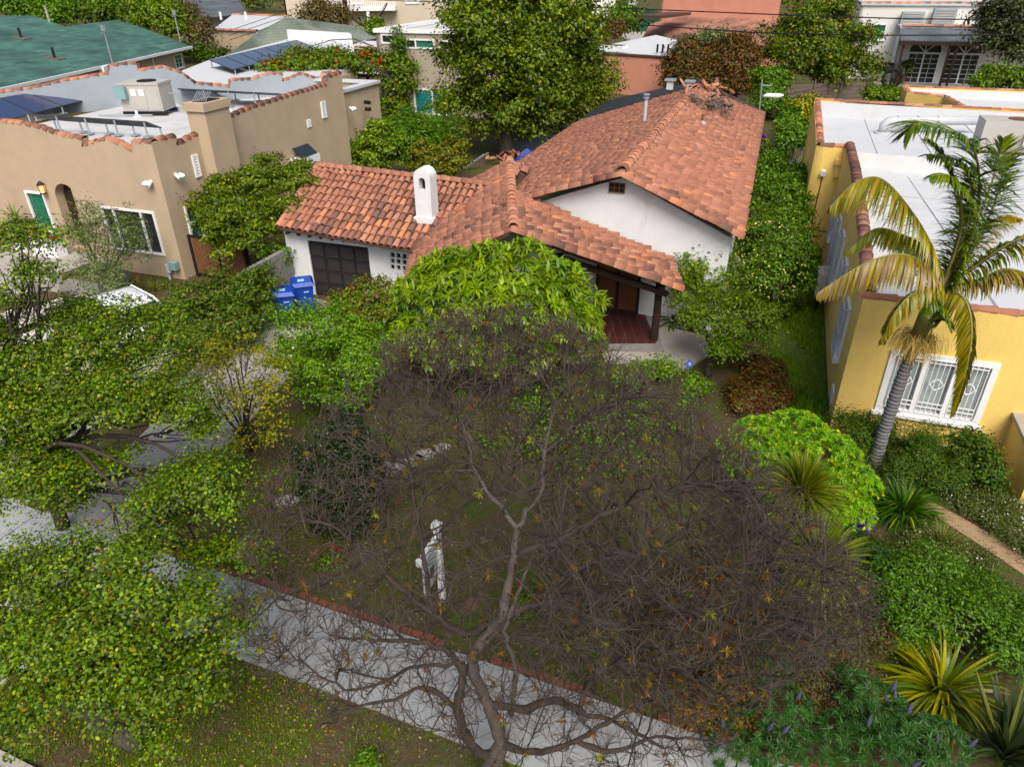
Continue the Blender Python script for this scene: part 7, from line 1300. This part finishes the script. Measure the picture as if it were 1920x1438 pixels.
root = addnode(tb, -1, .21, 0); k0 = root
for q, r in densify([tb, tb+V3(.02,.02,.6), lp_([(940,1395,6.05)])[0]], [.17,.14,.105])[1:]: k0 = addnode(q, k0, r, 0)
for li, (pl_, rr) in enumerate(LIMBS):
    P = lp_(pl_); A_ = np.array(NP_); par = int(np.argmin(np.linalg.norm(A_-P[0], axis=1)))
    dn_ = densify(P, [r*.64 for r in rr])
    for m_, (q, r) in enumerate(dn_): par = addnode(q+(rng.normal(size=3)*.012 if 0 < m_ < len(dn_)-1 else 0), par, r, li)
NB = len(NP_)
# attractors: points through the crown volume (outline seen in the photo, dome shaped in depth)
CR = np.array([(470,930),(520,860),(600,780),(650,700),(740,640),(850,590),(960,580),(1080,610),(1180,690),(1280,740),(1380,820),(1480,920),(1590,1040),(1650,1130),(1600,1220),(1480,1290),(1390,1350),(1340,1438),(1000,1480),(760,1440),(560,1330),(450,1240),(440,1100)], float)
def inpoly(c, q):
    ins = np.zeros(len(c), bool)
    for i in range(len(q)):
        a_, b_ = q[i], q[(i+1) % len(q)]; cr_ = (a_[1] > c[:,1]) != (b_[1] > c[:,1]); ins ^= cr_ & (c[:,0] < (b_[0]-a_[0])*(c[:,1]-a_[1])/(b_[1]-a_[1]+1e-12)+a_[0])
    return ins
px_ = np.array([440,570])+np.array([1220,910])*rng.random((30000,2)); px_ = px_[inpoly(px_, CR)]
wgt = np.where((px_[:,1] < 930) | (px_[:,0] > 1010), 1.0, .20)*np.where((px_[:,0] < 720) & (px_[:,1] < 930), .14, 1.0)*np.where((px_[:,0] > 1000) & (px_[:,1] > 1230), .5, 1.0)*np.where(px_[:,1] > 1340, .5, 1.0); px_ = px_[rng.random(len(px_)) < wgt][:10800]
AT = []
for x, y in px_:
    f = (y-580)/860; Yc = 9.3-3.6*min(1, f*1.15)+rng.normal()*.55; p = atY(x, y, max(5.1, Yc)); 
    if p[2] > .8: AT.append(p)
AT = np.array(AT); nd_ = np.full(len(AT), 1e9); ni = np.zeros(len(AT), int); alive = np.ones(len(AT), bool)
def upd(s0):
    for i0 in range(s0, len(NP_), 400):
        A_ = np.array(NP_[i0:i0+400]); d = np.linalg.norm(AT[:,None]-A_[None], axis=2); j = d.argmin(1); m_ = d[np.arange(len(AT)), j]; b_ = m_ < nd_; nd_[b_] = m_[b_]; ni[b_] = j[b_]+i0
upd(0)
for it in range(60):
    act = alive & (nd_ < 2.2)
    if not act.any(): break
    s0 = len(NP_); idx = ni[act]; dirs = nrm(AT[act]-np.array(NP_)[idx]); acc = {}
    for i, d in zip(idx, dirs): acc[i] = acc.get(i, 0)+d
    nch = {}
    for q_ in PAR[NB:]: nch[q_] = nch.get(q_, 0)+1
    for i, d in acc.items():
        if nch.get(i, 0) >= 2: alive[ni == i] = False; continue
        pd = NP_[i]-NP_[PAR[i]] if PAR[i] >= 0 else Z3; d = unit(unit(d)+unit(pd+1e-9)*.55+rng.normal(size=3)*.12); addnode(NP_[i]+d*.105, i, 0, LID[i])
    upd(s0); alive &= nd_ > .13
    if len(NP_) > 30000: break
NN = len(NP_); NPa = np.array(NP_); ch_ = [[] for _ in range(NN)]
for i in range(1, NN): ch_[PAR[i]].append(i)
rad = np.array(RAD, float)
for i in range(NN-1, NB-1, -1): rad[i] = min(.042, max(.0056, sum(rad[c]**2.15 for c in ch_[i])**(1/2.15) if ch_[i] else .0056))
for i in range(NB, NN): rad[i] = min(rad[i], rad[PAR[i]]*.97)
def seg_mesh(ids, ns):
    """tapered prisms from each node's parent to the node"""
    ids = np.array(ids); a_ = NPa[np.array(PAR)[ids]]; b_ = NPa[ids]; ra = np.minimum(rad[np.array(PAR)[ids]], rad[ids]*1.35); rb_ = rad[ids]; d = nrm(b_-a_); s_ = np.cross(d, [.37,.21,.9]); s_ = nrm(s_); u_ = np.cross(d, s_); b2 = b_+d*rb_[:,None]*.4; V = []
    for p, r in ((a_, ra), (b2, rb_)):
        for k in range(ns): an = 6.283*k/ns; V.append(p+(s_*math.cos(an)+u_*math.sin(an))*r[:,None])
    V = np.stack(V, 1).reshape(-1,3); base_ = (np.arange(len(ids))*2*ns)[:,None,None]; q = np.array([[k, (k+1)%ns, ns+(k+1)%ns, ns+k] for k in range(ns)])[None]; return V, (base_+q).reshape(-1,4)
big = [i for i in range(1, NN) if rad[i] > .011 or i < NB]
names = {0: 'trunk'}
for l in range(len(LIMBS)):
    ids = [i for i in big if LID[i] == l and i >= NB]; Vs = []; 
    # main limb as one smooth tube, side branches as prisms
    chain = [i for i in range(1, NB) if LID[i] == l]; mb = MB()
    if chain:
        pts_ = [NPa[PAR[chain[0]]]]+[NPa[i] for i in chain]; rr_ = [rad[i] for i in chain]; rr_ = [rr_[0]]+rr_; rr_ = [r*(1+.10*rng.normal()) for r in rr_]; keep = [0]+[k for k in range(1, len(pts_)) if np.linalg.norm(pts_[k]-pts_[k-1]) > .02]; mb.tube([pts_[k] for k in keep], [rr_[k] for k in keep], 9)
    V1 = np.array(mb.v) if mb.v else np.zeros((0,3)); F1 = np.array([f for f in mb.f if len(f) == 4]) if mb.f else np.zeros((0,4), int)
    if ids: v2, f2 = seg_mesh(ids, 5); V1, F1 = np.concatenate([V1, v2]), np.concatenate([F1, f2+len(V1)])
    objnp(names.get(l, 'limb'), V1, F1, M['bark'] if l in (0,3,4,12) else M['darkbark'], tree, None, True)
fine = [i for i in range(NB, NN) if rad[i] <= .011]; v1, f1 = seg_mesh(fine, 3)
tips = [i for i in range(NB, NN) if not ch_[i]]; rep = np.repeat(tips, 2); extra = rng.choice(np.arange(NB, NN), 15000); rep = np.concatenate([rep, extra]); par_ = np.array(PAR)[rep]; d0 = nrm(NPa[rep]-NPa[par_]); d0 = nrm(d0*.6+rng.normal(size=d0.shape)*.5+[0,0,.55]); Lt = .14+.26*rng.random(len(rep)); K = 3
c1 = straps(NPa[rep], d0, Lt, np.full(len(rep), .0078), rng.normal(size=len(rep))*.35, K, None, np.array([1,.9,.7,.35])); c2 = straps(NPa[rep], d0, Lt, np.full(len(rep), .0078), np.zeros(len(rep)), K, None, np.array([1,.9,.7,.35]), roll=np.full(len(rep), 1.57))
V = np.concatenate([v1, c1[0], c2[0]]); F = np.concatenate([f1, c1[1]+len(v1), c2[1]+len(v1)+len(c1[0])]); objnp('twigs', V, F, M['twig'], tree, None, kind='stuff')
# sparse tufts of rusty new leaves at twig ends
sel = rng.choice(tips, min(len(tips), 420), replace=False); P_ = NPa[sel]+rng.normal(size=(len(sel),3))*.03; v = rosettes(P_, np.tile([0,0,1.], (len(sel),1))+rng.normal(size=(len(sel),3))*.3, 11, .075, .018, [(3,(.105,.062,.018)),(3,(.10,.075,.015)),(1,(.11,.05,.022)),(.6,(.12,.13,.018))], .8, (-.2,.9), K=2); objnp('leaf_tufts', v[0], v[1], M['leaf'], tree, v[2], kind='stuff')
